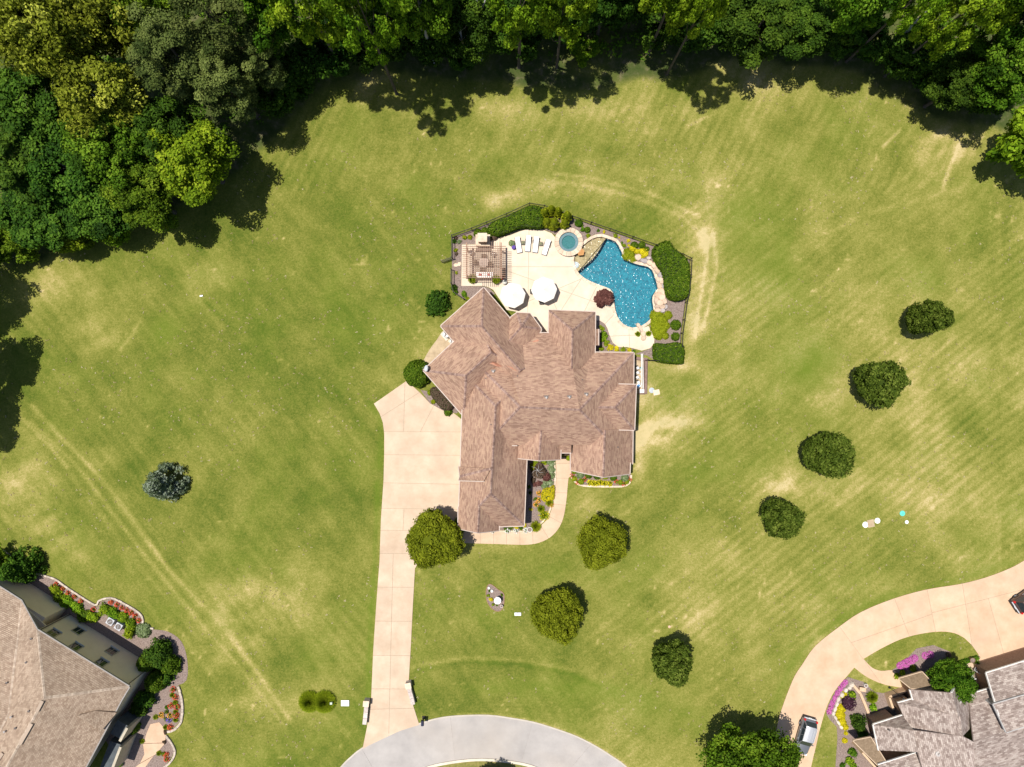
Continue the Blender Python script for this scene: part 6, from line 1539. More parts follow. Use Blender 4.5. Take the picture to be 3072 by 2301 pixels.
def sofa(px, py, w, d_, rz, label):
    p = P(px, py); t = thing('outdoor_sofa', (p.x, p.y, 0.08), label, 'sofa')
    M_ = Matrix.Translation(p) @ Matrix.Rotation(rz, 4, 'Z')
    MB().box(M_ @ Vector((0,0,0.22)), (w, d_, 0.28), rz).build('frame', wicker, t)
    for k in (-1, 0, 1):
        MB().box(M_ @ Vector((k*w/3, 0.06, 0.44)), (w/3-.03, d_-.16, 0.16), rz).build('seat_cushion', cushion, t)
    MB().box(M_ @ Vector((0, -d_/2+0.05, 0.55)), (w, 0.12, 0.6), rz).build('backrest', wicker, t)
    red = surf('red_fabric', (0.42,0.07,0.08), (0.55,0.14,0.14), 3, 0.9)
    for k in (-.36, .34):
        MB().box(M_ @ Vector((k*w*.7, 0.1, 0.58)), (0.34, 0.3, 0.12), rz+k).build('pillow', red, t)
sofa(1454, 828, 2.1, .9, 0, 'white cushioned outdoor sofa with two red pillows under the pergola')
chair_dark(1413, 760, 0.8, 'patio chair at the upper left under the pergola', 'chairs under the pergola', surf('beige_fabric', (0.5,0.44,0.38), (0.6,0.54,0.47), 3))
chair_dark(1480, 764, -0.6, 'patio chair at the upper right under the pergola', 'chairs under the pergola', MATS['beige_fabric'])
terra = surf('terracotta', (0.33,0.13,0.07), (0.44,0.2,0.11), 4, 0.8)
def pot(px, py, r, h, label, plant=None, mat=terra, z=0.08, pr=None):
    p = P(px, py); t = thing('flower_pot', (p.x, p.y, z), label, 'planter')
    MB().lathe((p.x, p.y, z), [(r*.7,0),(r,h*.9),(r*1.1,h*.92),(r*1.1,h),(r*.92,h),(r*.9,h-.06),(0.02,h-.07)], 16).build('pot', mat, t)
    MB().lathe((p.x, p.y, z+h-.05), [(r*.88,0),(r*.87,.01)], 14).build('soil', mulch, t)
    if plant:
        rg = np.random.default_rng(int(px)); L = Leaves(); k = 500
        dd = rdir(rg, k); dd[:, 2] = np.abs(dd[:, 2]); pr = pr or r*1.6
        L.add(dd*np.array([pr, pr, pr*.9])*rg.uniform(.5, 1, (k, 1)) + np.array([0, 0, h-.03]), dd+np.array([0, 0, .4]), 0.11, rg.normal(.5, .2, k), rg)
        m = L.mesh('plant'); m.materials.append(LM[plant]); link(bpy.data.objects.new('plant', m), t)
pot(1418, 838, .28, .45, 'lime plant in a pot at the pergola lower left', 'lime', pr=.62)
pot(1489, 840, .28, .45, 'lime plant in a pot at the pergola lower right', 'lime', pr=.62)
pot(1505, 834, .2, .35, 'red flowering pot by the pergola right post', 'red', pr=.25)
pot(1514, 848, .22, .4, 'white flowering pot at the patio below the pergola', 'white', pr=.3)
pot(1535, 732, .2, .4, 'grey-green potted plant beside the first lounger', 'silver', pr=.4)
pot(1541, 744, .22, .4, 'dark blue pot at the foot of the first lounger', 'violet', plain('blue_glaze', (0.04,0.06,0.25), 0.3), pr=.25)
pot(1483, 713, .25, .4, 'small tan pot with dry twigs by the hedge corner', 'brown', stone_m, pr=.4)
pot(1706-2, 1373, .25, .6, 'slim pot with a green plant at the front door', 'lime', pr=.3, z=0.07)
pot(1589, 1586, .3, .6, 'white round pot filled with dark soil by the garage corner', None, surf('white_pot', (0.6,0.58,0.55), (0.7,0.68,0.65), 4), 0.03)

# barbecue under the east side of the pergola
bq = thing('barbecue', P(1508, 818), 'dark barbecue grill beside the pergola right post', 'barbecue')
p = P(1509, 819)
MB().box((p.x, p.y, 0.52), (0.6, 1.0, 0.8)).build('cabinet', surf('brown_metal', (0.15,0.08,0.05), (0.22,0.13,0.09), 3), bq)
MB().box((p.x, p.y, 0.99), (0.5, 0.7, 0.14)).build('lid', iron, bq)
MB().bar((p.x+.28, p.y-.3, 1.0), (p.x+.28, p.y+.3, 1.0), .03, .03).build('handle', dish_m, bq)

# sun loungers
def lounger(px, py, ang, label):
    p = P(px, py); t = thing('sun_lounger', (p.x, p.y, 0.08), label, 'sun lounger', 'white sun loungers beside the hot tub')
    M_ = Matrix.Translation((p.x, p.y, 0.08)) @ Matrix.Rotation(ang, 4, 'Z')
    def bx(name, c, s_, mat, rx=0.0):
        m = MB().box((0,0,0), s_, 0, rx)
        m.v = [tuple(M_ @ (Vector(c) + Vector(v))) for v in m.v]
        return m.build(name, mat, t)
    bx('frame', (0, 0, 0.26), (0.68, 1.95, 0.06), wicker)
    bx('mattress', (0, -0.34, 0.34), (0.60, 1.22, 0.10), cushion)
    bx('back_cushion', (0, 0.60, 0.50), (0.60, 0.80, 0.10), cushion, R(24))
    bx('backrest', (0, 0.62, 0.43), (0.64, 0.80, 0.04), wicker, R(24))
    for sx in (-.3, .3):
        for sy in (-.85, .85): bx('leg', (sx, sy, 0.115), (0.05, 0.05, 0.23), wicker)
    for sx in (-.37, .37): bx('arm', (sx, 0.35, 0.42), (0.05, 0.45, 0.04), wicker)
for i, (x, y, dx, dy) in enumerate([(1555,737,60,360),(1584,733,-30,355),(1607,736,-45,360),(1638,744,-115,350)]):
    lounger(x, y, math.atan2(dx, dy), ['leftmost white sun lounger', 'second white sun lounger from the left', 'third white sun lounger from the left', 'rightmost white sun lounger, nearest the hot tub'][i])
for k, (x, y) in enumerate(((1569,730),(1622,733))):
    p = P(x, y); t = thing('side_table', (p.x, p.y, 0.08), ('small square table between the first and second loungers', 'small square table between the third and fourth loungers')[k], 'side table', 'side tables between the loungers')
    MB().box((p.x, p.y, 0.45), (0.46, 0.46, 0.04)).build('tabletop', surf('green_grey_wood', (0.13,0.12,0.08), (0.2,0.185,0.13), 4), t)
    for sx, sy in ((-.18,-.18),(.18,-.18),(.18,.18),(-.18,.18)): MB().box((p.x+sx, p.y+sy, 0.255), (0.05,0.05,0.35)).build('leg', wicker, t)
    MB().lathe((p.x, p.y, 0.47), [(.1,0),(.1,.1),(.03,.12)], 12).build('candle', surf('olive_ceramic', (0.16,0.17,0.08), (0.24,0.25,0.13), 4), t)

# market umbrellas with tables
canopy_m, nt_, bs_ = nodemat('canopy_fabric')
bs_.inputs['Base Color'].default_value = (0.70, 0.665, 0.61, 1); bs_.inputs['Roughness'].default_value = 0.9
tr_ = N(nt_, 'ShaderNodeBsdfTranslucent'); tr_.inputs[0].default_value = (0.8, 0.78, 0.75, 1)
mx_ = N(nt_, 'ShaderNodeMixShader'); mx_.inputs[0].default_value = 0.12
nt_.links.new(bs_.outputs[0], mx_.inputs[1]); nt_.links.new(tr_.outputs[0], mx_.inputs[2]); nt_.links.new(mx_.outputs[0], nt_.nodes['Material Output'].inputs['Surface'])
def umbrella(px, py, rot, label, rad=1.55):
    q = P(px, py, 2.75)
    t = thing('patio_umbrella', (q.x, q.y, 0.08), label, 'umbrella', 'white umbrellas on the patio')
    m = MB(); n = 8
    rings = [(0.05, 2.70), (0.55, 2.50), (1.05, 2.33), (rad, 2.15)]
    vs_ = []
    for r, z in rings:
        for k in range(n*2):
            a = rot + k*math.pi/n
            rr_ = r if k % 2 == 0 else r*0.925 - 0.0
            vs_.append((q.x+rr_*math.cos(a), q.y+rr_*math.sin(a), z - (0.02*r if k % 2 else 0)))
    fs = [tuple(range(n*2))] + [(i*16+k, (i+1)*16+k, (i+1)*16+(k+1) % 16, i*16+(k+1) % 16) for i in range(3) for k in range(16)]
    m.add(vs_, fs).build('canopy', canopy_m, t)
    MB().tube([(q.x,q.y,0.1),(q.x,q.y,2.72)], 0.03).build('pole', iron, t)
    MB().lathe((q.x,q.y,2.69), [(.05,0),(.055,.05),(.02,.1)], 10).build('finial', dish_m, t)
    for k in range(8):
        a = rot + k*math.pi/4
        MB().bar((q.x, q.y, 2.66), (q.x+math.cos(a)*(rad-.05), q.y+math.sin(a)*(rad-.05), 2.12), .03, .03).build('rib', iron, t)
    MB().lathe((q.x,q.y,0.08), [(.32,0),(.32,.06),(.08,.12)], 16).build('base', iron, t)
    return q
q1 = umbrella(1538, 884, 0.15, 'white octagonal umbrella nearest the house roof', 1.6)
q2 = umbrella(1633, 867, 0.05, 'white octagonal umbrella in the middle of the patio', 1.6)
for q, side in ((q1, 'by the house roof'), (q2, 'in mid patio')):
    t = thing('dining_table', (q.x, q.y, 0.08), 'round table under the umbrella ' + side, 'table')
    m = MB(); n = 24
    A = [k*2*math.pi/n for k in range(n)]
    m.add([(q.x+r*math.cos(a), q.y+r*math.sin(a), z) for r, z in ((.06,.80),(.65,.80),(.65,.83),(.06,.83)) for a in A], [(i*n+k, i*n+(k+1)%n, ((i+1)%4)*n+(k+1)%n, ((i+1)%4)*n+k) for i in range(4) for k in range(n)])
    m.build('tabletop', dark_glass, t)
    for a in (0.6, 2.2, 3.8, 5.4): MB().tube([(q.x+.45*math.cos(a), q.y+.45*math.sin(a), .08), (q.x+.45*math.cos(a), q.y+.45*math.sin(a), .80)], .025).build('leg', iron, t)
for q, ps in ((q2, ((-1.45,.0,1.57),(-.25,-1.35,3.2),(.9,.5,-1.0))), (q1, ((.6,.8,-.6),(-.7,.5,.9)))):
    for i, (dx, dy, a) in enumerate(ps):
        lab = ('chair at the left of the mid-patio umbrella','chair at the bottom of the mid-patio umbrella','chair hidden right under the mid-patio umbrella') if q is q2 else ('chair right under the umbrella nearest the roof','chair left under the umbrella nearest the roof')
        chair_dark((q.x+dx)/S+CX, CY-(q.y+dy)/S, a+math.pi if False else a, 'dark iron ' + lab[i], 'chairs round the umbrella tables', iron)

# ------------------------------------------------------------------ fence
fn = thing('pool_fence', P(1588, 617), 'black metal picket fence around the pool yard', 'fence')
pk = MB(); 
FENCE = [[(1357,776),(1357,712),(1416,691),(1461,673),(1520,648),(1588,617),(1632,624),(1715,655),(1828,693),(1963,740),(2041,767),(2068,780),(2066,830),(2060,880),(2054,908),(2047,960),(2041,1000),(2040,1042)],[(1355,810),(1355,853),(1362,879),(1392,899)],[(1939,1080),(1970,1083)]]
for run in FENCE:
    pts = [P(*q) for q in run]
    for a, b in zip(pts[:-1], pts[1:]):
        L_ = (b-a).length
        for z in (0.18, 1.18, 1.32): MB().bar(a+Vector((0,0,z)), b+Vector((0,0,z)), 0.045, 0.04).build('rail', iron, fn)
        n = max(1, round(L_/0.15))
        for k in range(1, n):
            c = a.lerp(b, k/n); pk.bar((c.x, c.y, 0.06), (c.x, c.y, 1.5), 0.024, 0.024)
        np_ = max(1, round(L_/2.6))
        for k in range(np_):
            c = a.lerp(b, k/np_); MB().box((c.x, c.y, 0.8), (0.08, 0.08, 1.6)).build('post', iron, fn)
    c = pts[-1]; MB().box((c.x, c.y, 0.8), (0.08, 0.08, 1.6)).build('post', iron, fn)
pk.build('pickets', iron, fn, kind='stuff')
gt = thing('fence_gate', P(1357, 777), 'open black metal gate swung out over the lawn west of the pergola', 'gate')
a, b = P(1357,777), P(1326,788)
for z in (0.15, 0.75, 1.3): MB().bar(a+Vector((0,0,z)), b+Vector((0,0,z)), 0.05, 0.05).build('rail', iron, gt)
for k in range(11):
    c = a.lerp(b, k/10); MB().bar((c.x,c.y,.08),(c.x,c.y,1.45), .04 if k in (0,10) else .025, .04 if k in (0,10) else .025).build('picket', iron, gt)
band('stone_path', [(1360,795),(1385,793)], 0.5, 0.0, 0.045, stone_m, None, stone=0.5) if False else None
for i, (x, y) in enumerate([(1368,795),(1378,792)]):
    rock('stepping_stone', x, y, .6, .5, .06, i, stone_m, None, seed=i+200, label=('stepping stone nearer the open gate', 'stepping stone nearer the pergola')[i], category='x') if False else tag(rock('stepping_stone', x, y, .6, .5, .06, i, stone_m, None, seed=i+200), ('flat tan stepping stone nearer the open gate', 'flat tan stepping stone nearer the pergola')[i], 'stepping stone', 'stepping stones by the gate')
# bed edging in front of the house
ed1 = catmull([(1664,1378),(1668,1412),(1667,1452),(1661,1500),(1648,1540),(1630,1566),(1600,1585),(1566,1591)], 4, closed=False)
e1_ = thing('stone_edging', P(1660, 1500), 'pale stone edging between the front bed and the walk', 'edging')
band('edging_stone', ed1, 0.2, -0.02, 0.13, stone_m, e1_, side=-1, stone=0.55)
e2_ = thing('stone_edging', P(1800, 1461), 'pale stone edging round the bed under the right gable', 'edging')
band('edging_stone', catmull([(1709,1426),(1722,1446),(1740,1457),(1770,1461),(1850,1462),(1877,1459),(1892,1447),(1896,1425)], 4, closed=False), 0.22, -0.02, 0.14, stone_m, e2_, side=1, stone=0.55)
e3_ = thing('stone_edging', P(1500, 1592), 'pale stone edging along the garage end bed', 'edging')
band('edging_stone', [(1436,1590.5),(1566,1591.5)], 0.14, -0.02, 0.10, stone_m, e3_, side=-1, stone=0.6)
e4_ = thing('stone_edging', P(540, 2130), 'stacked stone edging of the round flower bed at the left-hand house', 'edging')
band('edging_stone', catmull([(533,2058),(542,2090),(546,2120),(544,2150),(539,2168),(520,2186),(503,2190)], 4, closed=False), 0.28, -0.02, 0.22, surf('grey_tan_stone', (0.34,0.28,0.23), (0.48,0.41,0.35), 2, 0.9, 0.01, 10, 0.15), e4_, side=1, stone=0.4)
e5_ = thing('stone_edging', P(300, 1800), 'stone edging of the long flower bed at the left-hand house', 'edging')
band('edging_stone', catmull([(0,1648),(22,1663),(80,1712),(160,1736),(200,1763),(285,1816),(300,1803),(330,1795),(356,1803),(416,1838),(429,1862),(425,1881),(462,1887)], 3, closed=False), 0.22, -0.02, 0.2, MATS['grey_tan_stone'], e5_, side=1, stone=0.5)
e6_ = thing('stone_edging', P(515, 2260), 'stone edging of the lower flower bed at the left-hand house', 'edging')
band('edging_stone', catmull([(497,2207),(517,2235),(523,2260),(508,2286),(488,2300)], 4, closed=False), 0.25, -0.02, 0.2, MATS['grey_tan_stone'], e6_, side=1, stone=0.45)
e7_ = thing('stone_wall', P(2510, 2120), 'low whitish boulder wall in the right-hand front bed', 'stone wall')
for i, (x, y, w, l, a) in enumerate([(2553,2052,.8,.55,.7),(2545,2060,.6,.5,.5),(2534,2068,.7,.5,.9),(2523,2082,.6,.7,-.3),(2512,2095,.45,.9,-.5),(2507,2110,.45,.8,-.4),(2502,2124,.45,.8,-.4),(2497,2137,.45,.7,-.3),(2503,2150,.4,.8,.5),(2512,2165,.4,.8,.6),(2520,2178,.4,.7,.6)]):
    rock('boulder', x, y, w, l, .4, a, surf('pale_boulder', (0.42,0.36,0.29), (0.60,0.54,0.46), 2, 0.85, 0.02, 9, 0.1), e7_, seed=i+300)
e8_ = thing('timber_edging', P(2585, 2095), 'tan timber edging leading to the right-hand courtyard', 'edging')
for a, b in (((2556,2052),(2578,2078)),((2578,2078),(2592,2110)),((2592,2110),(2606,2146))):
    MB().bar(P(*a)+Vector((0,0,.15)), P(*b)+Vector((0,0,.15)), .3, .3).build('board', MATS['tan_wall'], e8_)
e9_ = thing('entry_walk', P(480, 2230), 'tan concrete entrance walk at the left-hand house', 'walkway') if False else None
paving('entry_walk', [(452,2172),(478,2166),(490,2180),(498,2205),(495,2230),(478,2250),(455,2275),(430,2310),(395,2350),(350,2350),(420,2290),(434,2262),(430,2235),(440,2200)], [((430,2230),(500,2228)),((420,2290),(470,2262))], surf('entry_concrete', (0.47,0.315,0.21), (0.57,0.40,0.28), 0.7, 0.85, 0.004, 40, 0.03), z=0.05, label='tan entrance walk at the left-hand house')

# equipment yard east of the house
ey = thing('equipment_yard_wall', P(1936, 1130), 'low brown wall enclosing the pool equipment beside the house', 'low wall')
cap_b = surf('brown_capstone', (0.16,0.10,0.085), (0.24,0.16,0.135), 3, 0.85)
for a, b in (((1907,1075),(1940,1079)),((1936,1080),(1934,1181))):
    MB().bar(P(*a)+Vector((0,0,.3)), P(*b)+Vector((0,0,.3)), .34, .6).build('wall', cap_b, ey)
MB().bar(P(1916,1181)+Vector((0,0,.15)), P(1934,1181.5)+Vector((0,0,.15)), .15, .3).build('wall', cap_b, ey)
MB().prism(PX([(1903,1077),(1933,1080),(1931,1180),(1905,1180)]), -.03, .03).build('equipment_pad', soil, kind='structure', label='sandy floor of the equipment yard')
pv = plain('white_pvc', (0.72,0.72,0.70), 0.4)
pe = thing('pool_pipes', P(1926, 1115), 'two long white plastic pipes leading from pool bed to equipment', 'pipes')
for x0, x1 in ((1924,1926),(1928,1930)):
    MB().tube([P(x0,1061,.7), P((x0+x1)/2,1110,.7), P(x1,1166,.7)], .045, 8).build('pipe', pv, pe)
for i, (x, y, lab) in enumerate([(1912,1104,'white pool pump at the top of the row'),(1912,1118,'white pool pump second in the row'),(1911,1132,'white pool filter third in the row'),(1914,1147,'white pool filter fourth in the row')]):
    p = P(x, y); t = thing('pool_pump', (p.x, p.y, .03), lab, 'pump', 'pool pumps beside the house')
    MB().lathe((p.x, p.y, .03), [(.2,0),(.2,.4),(.12,.52),(.05,.54)], 12).build('tank', pv, t)
    MB().tube([(p.x,p.y-.1,.3),(p.x+.35,p.y-.1,.35),(p.x+.35,p.y-.35,.35)], .04).build('pipe', pv, t)
    MB().box((p.x-.1, p.y+.22, .2), (.2,.22,.3)).build('motor', iron, t)
p = P(1913,1157); t = thing('pool_heater', p, 'blue and white pool unit next to the pumps', 'pool equipment')
MB().box((p.x, p.y, .3), (.5,.5,.5), .6).build('casing', pv, t); MB().box((p.x, p.y, .58), (.36,.3,.06), .6).build('lid', plain('blue_plastic', (0.05,0.2,0.42), .4), t)
p = P(1927,1173); t = thing('storage_box', p, 'pale grey storage box at the end of the pipes', 'box')
MB().box((p.x, p.y, .25), (.75,.4,.42)).build('box', plain('pale_plastic', (0.62,0.66,0.68), .5), t); MB().box((p.x, p.y, .48), (.8,.45,.05)).build('lid', plain('pale_plastic2', (0.7,0.74,0.76), .5), t)
p = P(1923,1105); t = thing('hose_reel', p, 'small teal hose reel beside the pipes', 'hose reel')
MB().lathe((p.x,p.y,.05), [(.14,0),(.2,.05),(.2,.25),(.1,.3)], 12).build('drum', plain('teal_plastic', (0.03,0.17,0.17), .5), t)

# small things on the lawns
def cover(px, py, r, mat, label, h=0.06, group='round lids on the lawn', cat='lid'):
    p = P(px, py); t = thing('utility_cover', p, label, cat, group)
    MB().lathe((p.x,p.y,0), [(r*1.05,-.03),(r*1.05,h*.6),(r,h*.6),(r,h),(.02,h+.03)], 20).build('lid', mat, t)
    MB().lathe((p.x,p.y,h+.02), [(.05,0),(.05,.04),(.02,.05)], 8).build('knob', mat, t)
lidw = plain('white_lid', (0.74,0.76,0.74), .5)
cover(2596,1574,.36,lidw,'left of two white round lids on the right lawn')
cover(2632,1562,.34,lidw,'right of two white round lids on the right lawn')
cover(2707,1540,.33,plain('teal_lid', (0.10,0.52,0.44), .5),'teal round lid on the right lawn')
cover(2720,1566,.22,lidw,'small white lid below the teal one')
cover(1955,1171,.33,plain('blue_grey_lid', (0.36,0.40,0.44), .5),'grey-blue round lid beside the equipment yard')
cover(2008,1880,.16,surf('clay', (0.5,0.33,0.24), (0.6,0.42,0.32), 4),'tiny clay lid above the dark tree near the street', group=None)
def plate(name, px, py, w, l, h, mat, label, rz=0.0, cat='box', group=None):
    p = P(px, py); t = thing(name, p, label, cat, group)
    MB().box((p.x,p.y,h/2), (w,l,h), rz).build('body', mat, t)
    MB().box((p.x,p.y,h+.02), (w*1.06,l*1.06,.04), rz).build('lid', mat, t)
plate('concrete_pad', 1969,1177,.75,.62,.05,stone_m,'tan concrete pad right of the grey-blue lid',.2,'pad')
plate('concrete_pad', 2612,1570,.8,.9,.03,soil,'bare sandy pad between the two white lids',.2,'pad')
plate('utility_box', 1036,2108,.95,.68,.12,lidw,'white rectangular utility pad beside the fountain grasses',0,'utility box')
plate('utility_box', 1548,1841,.36,.36,.15,lidw,'left half of a white pair of boxes on the front lawn',0,'utility box','pair of white boxes on the front lawn')
plate('utility_box', 1558,1841,.40,.36,.15,lidw,'right half of a white pair of boxes on the front lawn',0,'utility box','pair of white boxes on the front lawn')
plate('lawn_marker', 605,888,.36,.16,.1,lidw,'small white marker on the left lawn',.2,'marker')
p = P(999, 2100); t = thing('utility_pedestal', p, 'small pale green pedestal half hidden in the right fountain grass', 'utility pedestal')
MB().box((p.x,p.y,.45),(.22,.22,.9)).build('post', plain('pale_green_metal', (0.45,0.5,0.4), .5), t); MB().box((p.x,p.y,.93),(.28,.28,.06)).build('cap', MATS['pale_green_metal'], t)
# island bed ornaments
p = P(1493, 1795); t = thing('garden_statue', p, 'white stone birdbath statue in the island bed', 'statue')
ws = surf('white_stone', (0.62,0.60,0.57), (0.74,0.72,0.69), 5, .8)
MB().lathe((p.x,p.y,0), [(.28,0),(.26,.1),(.12,.16),(.1,.7),(.16,.78)], 14).build('pedestal', ws, t)
MB().lathe((p.x,p.y,.78), [(.15,0),(.42,.12),(.45,.18),(.36,.17),(.02,.10)], 18).build('basin', ws, t)
for i, (x, y, r, h, lab) in enumerate([(1467,1763,.18,.3,'white stone ball at the top of the island bed'),(1476,1772,.2,.25,'second white stone ball in the island bed')]):
    p = P(x, y); t = thing('garden_stone', p, lab, 'stone', 'stone balls in the island bed')
    MB().lathe((p.x,p.y,0), [(r*.5,0),(r,r*.6),(r*.9,r*1.2),(r*.4,r*1.6)], 12).build('ball', ws, t); MB().lathe((p.x,p.y,0), [(r*.7,-.02),(r*.7,.05)], 10).build('base', ws, t)
pot(1505,1815,.16,.5,'pale urn at the lower right of the island bed',None,ws,.025)
e10 = thing('bed_edging', P(1485,1790), 'thin brown metal edging round the island bed', 'edging')
ib = catmull([(1463,1758),(1470,1753),(1480,1758),(1495,1770),(1508,1778),(1512,1790),(1510,1815),(1502,1830),(1488,1832),(1472,1820),(1461,1800),(1459,1775)], 3)
band('edging', ib+[ib[0]], .07, -.02, .08, surf('rusty_edging', (0.22,0.12,0.08), (0.32,0.19,0.12), 4), e10, side=1)

# entry walls by the street
em = surf('entry_brick', (0.40,0.33,0.30), (0.60,0.53,0.49), 6, 0.9, 0.01, 14, .12)
def entry_wall(pts, label, pier):
    P0 = [P(*q) for q in pts]
    t = thing('entry_wall', P0[0], label, 'wall', 'entry walls beside the driveway')
    p = P0[0] if pier == 0 else P0[-1]
    dr = (P0[1]-P0[0])
    MB().box((p.x,p.y,.5), (.62,.62,1.0), math.atan2(dr.y, dr.x)).build('pier', em, t)
    MB().box((p.x,p.y,1.04), (.72,.72,.08), math.atan2(dr.y, dr.x)).build('capstone', stone_m, t)
    for a, b in zip(P0[:-1], P0[1:]):
        n = max(1, round((b-a).length/.7))
        MB().bar(a+Vector((0,0,.35)), b+Vector((0,0,.35)), .40, .7).build('wall', em, t)
        for k in range(n):
            u, v = a.lerp(b, (k+.02)/n), a.lerp(b, (k+.98)/n)
            MB().bar(u+Vector((0,0,.735)), v+Vector((0,0,.735)), .5, .07).build('capstone', em, t)
entry_wall([(1103,2100),(1101,2128),(1097,2165)], 'pale brick entry wall left of the driveway mouth', 0)
entry_wall([(1228,2047),(1232,2068),(1238,2088),(1242,2106)], 'pale brick entry wall right of the driveway mouth', 0)
# mailbox
p = P(1271.5, 2152); t = thing('mailbox', p, 'dark mailbox on a post at the driveway mouth', 'mailbox')
MB().box((p.x,p.y,.6),(.14,.14,1.2)).build('post', iron, t); MB().box((p.x,p.y,.06),(.4,.4,.12)).build('base', iron, t)
MB().box((p.x,p.y-.05,1.28),(.36,.62,.22)).build('box', plain('navy_metal',(0.03,0.035,0.07),.4,.3), t)
m = MB(); n = 8
m.add([(p.x+.18*math.cos(k*math.pi/n), p.y-.05+s_*.31, 1.39+.16*math.sin(k*math.pi/n)) for s_ in (-1,1) for k in range(n+1)], [(k,k+1,n+2+k,n+1+k) for k in range(n)]+[tuple(range(n+1))[::-1], tuple(range(n+1,2*n+2))]).build('box_top', MATS['navy_metal'], t)
MB().box((p.x+.2,p.y+.05,1.42),(.02,.05,.2)).build('flag', plain('red_metal',(0.4,.03,.03),.4), t)

# right-hand patio
MB().prism(PX([(2862,2000),(2930,1978),(2955,2000),(2965,2040),(2885,2062),(2868,2030)]), 0, .06).build('side_patio', concrete, kind='structure', label='small tan patio at the right-hand house')
for k, (x, y, a) in enumerate([(2905,2022,.3),(2922,2003,-.5)]):
    chair_dark(x, y, a, ('white cushioned chair on the right-hand patio, lower one','white cushioned chair on the right-hand patio, upper one')[k], 'chairs on the right-hand patio', cushion)
pot(2908,1975,.3,.6,'tall brown urn at the end of the patio hedge',None,surf('brown_glaze',(0.16,0.1,0.06),(0.24,0.16,0.1),4,.5),.06)
pot(2592,2052,.22,.5,'white lantern-like pot beside the garden seat',None,ws,.03)
gb = thing('garden_bench', P(2583,2062), 'small tan garden seat among the mulch', 'bench'); p = P(2583,2064)
MB().box((p.x,p.y,.42),(.8,.5,.08),-.15).build('seat', MATS['tan_wall'], gb)
for s_ in (-.3,.3): MB().box((p.x+s_,p.y-.15*s_*0,.2),(.1,.4,.38),-.15).build('leg', MATS['tan_wall'], gb)
lp = thing('lamp_post', P(2668,2062), 'dark curved lamp post with white globe by the right-hand walk', 'lamp post'); p = P(2668,2062)
MB().tube([p, p+Vector((0,0,1.6)), p+Vector((.25,-.2,2.1)), p+Vector((.6,-.5,2.2))], .04).build('pole', iron, lp)
MB().lathe((p.x+.62,p.y-.52,1.98), [(.05,0),(.15,.08),(.15,.2),(.04,.26)], 12).build('globe', ws, lp)
MB().lathe((p.x,p.y,0), [(.16,0),(.14,.1),(.05,.2)], 10).build('base', iron, lp)

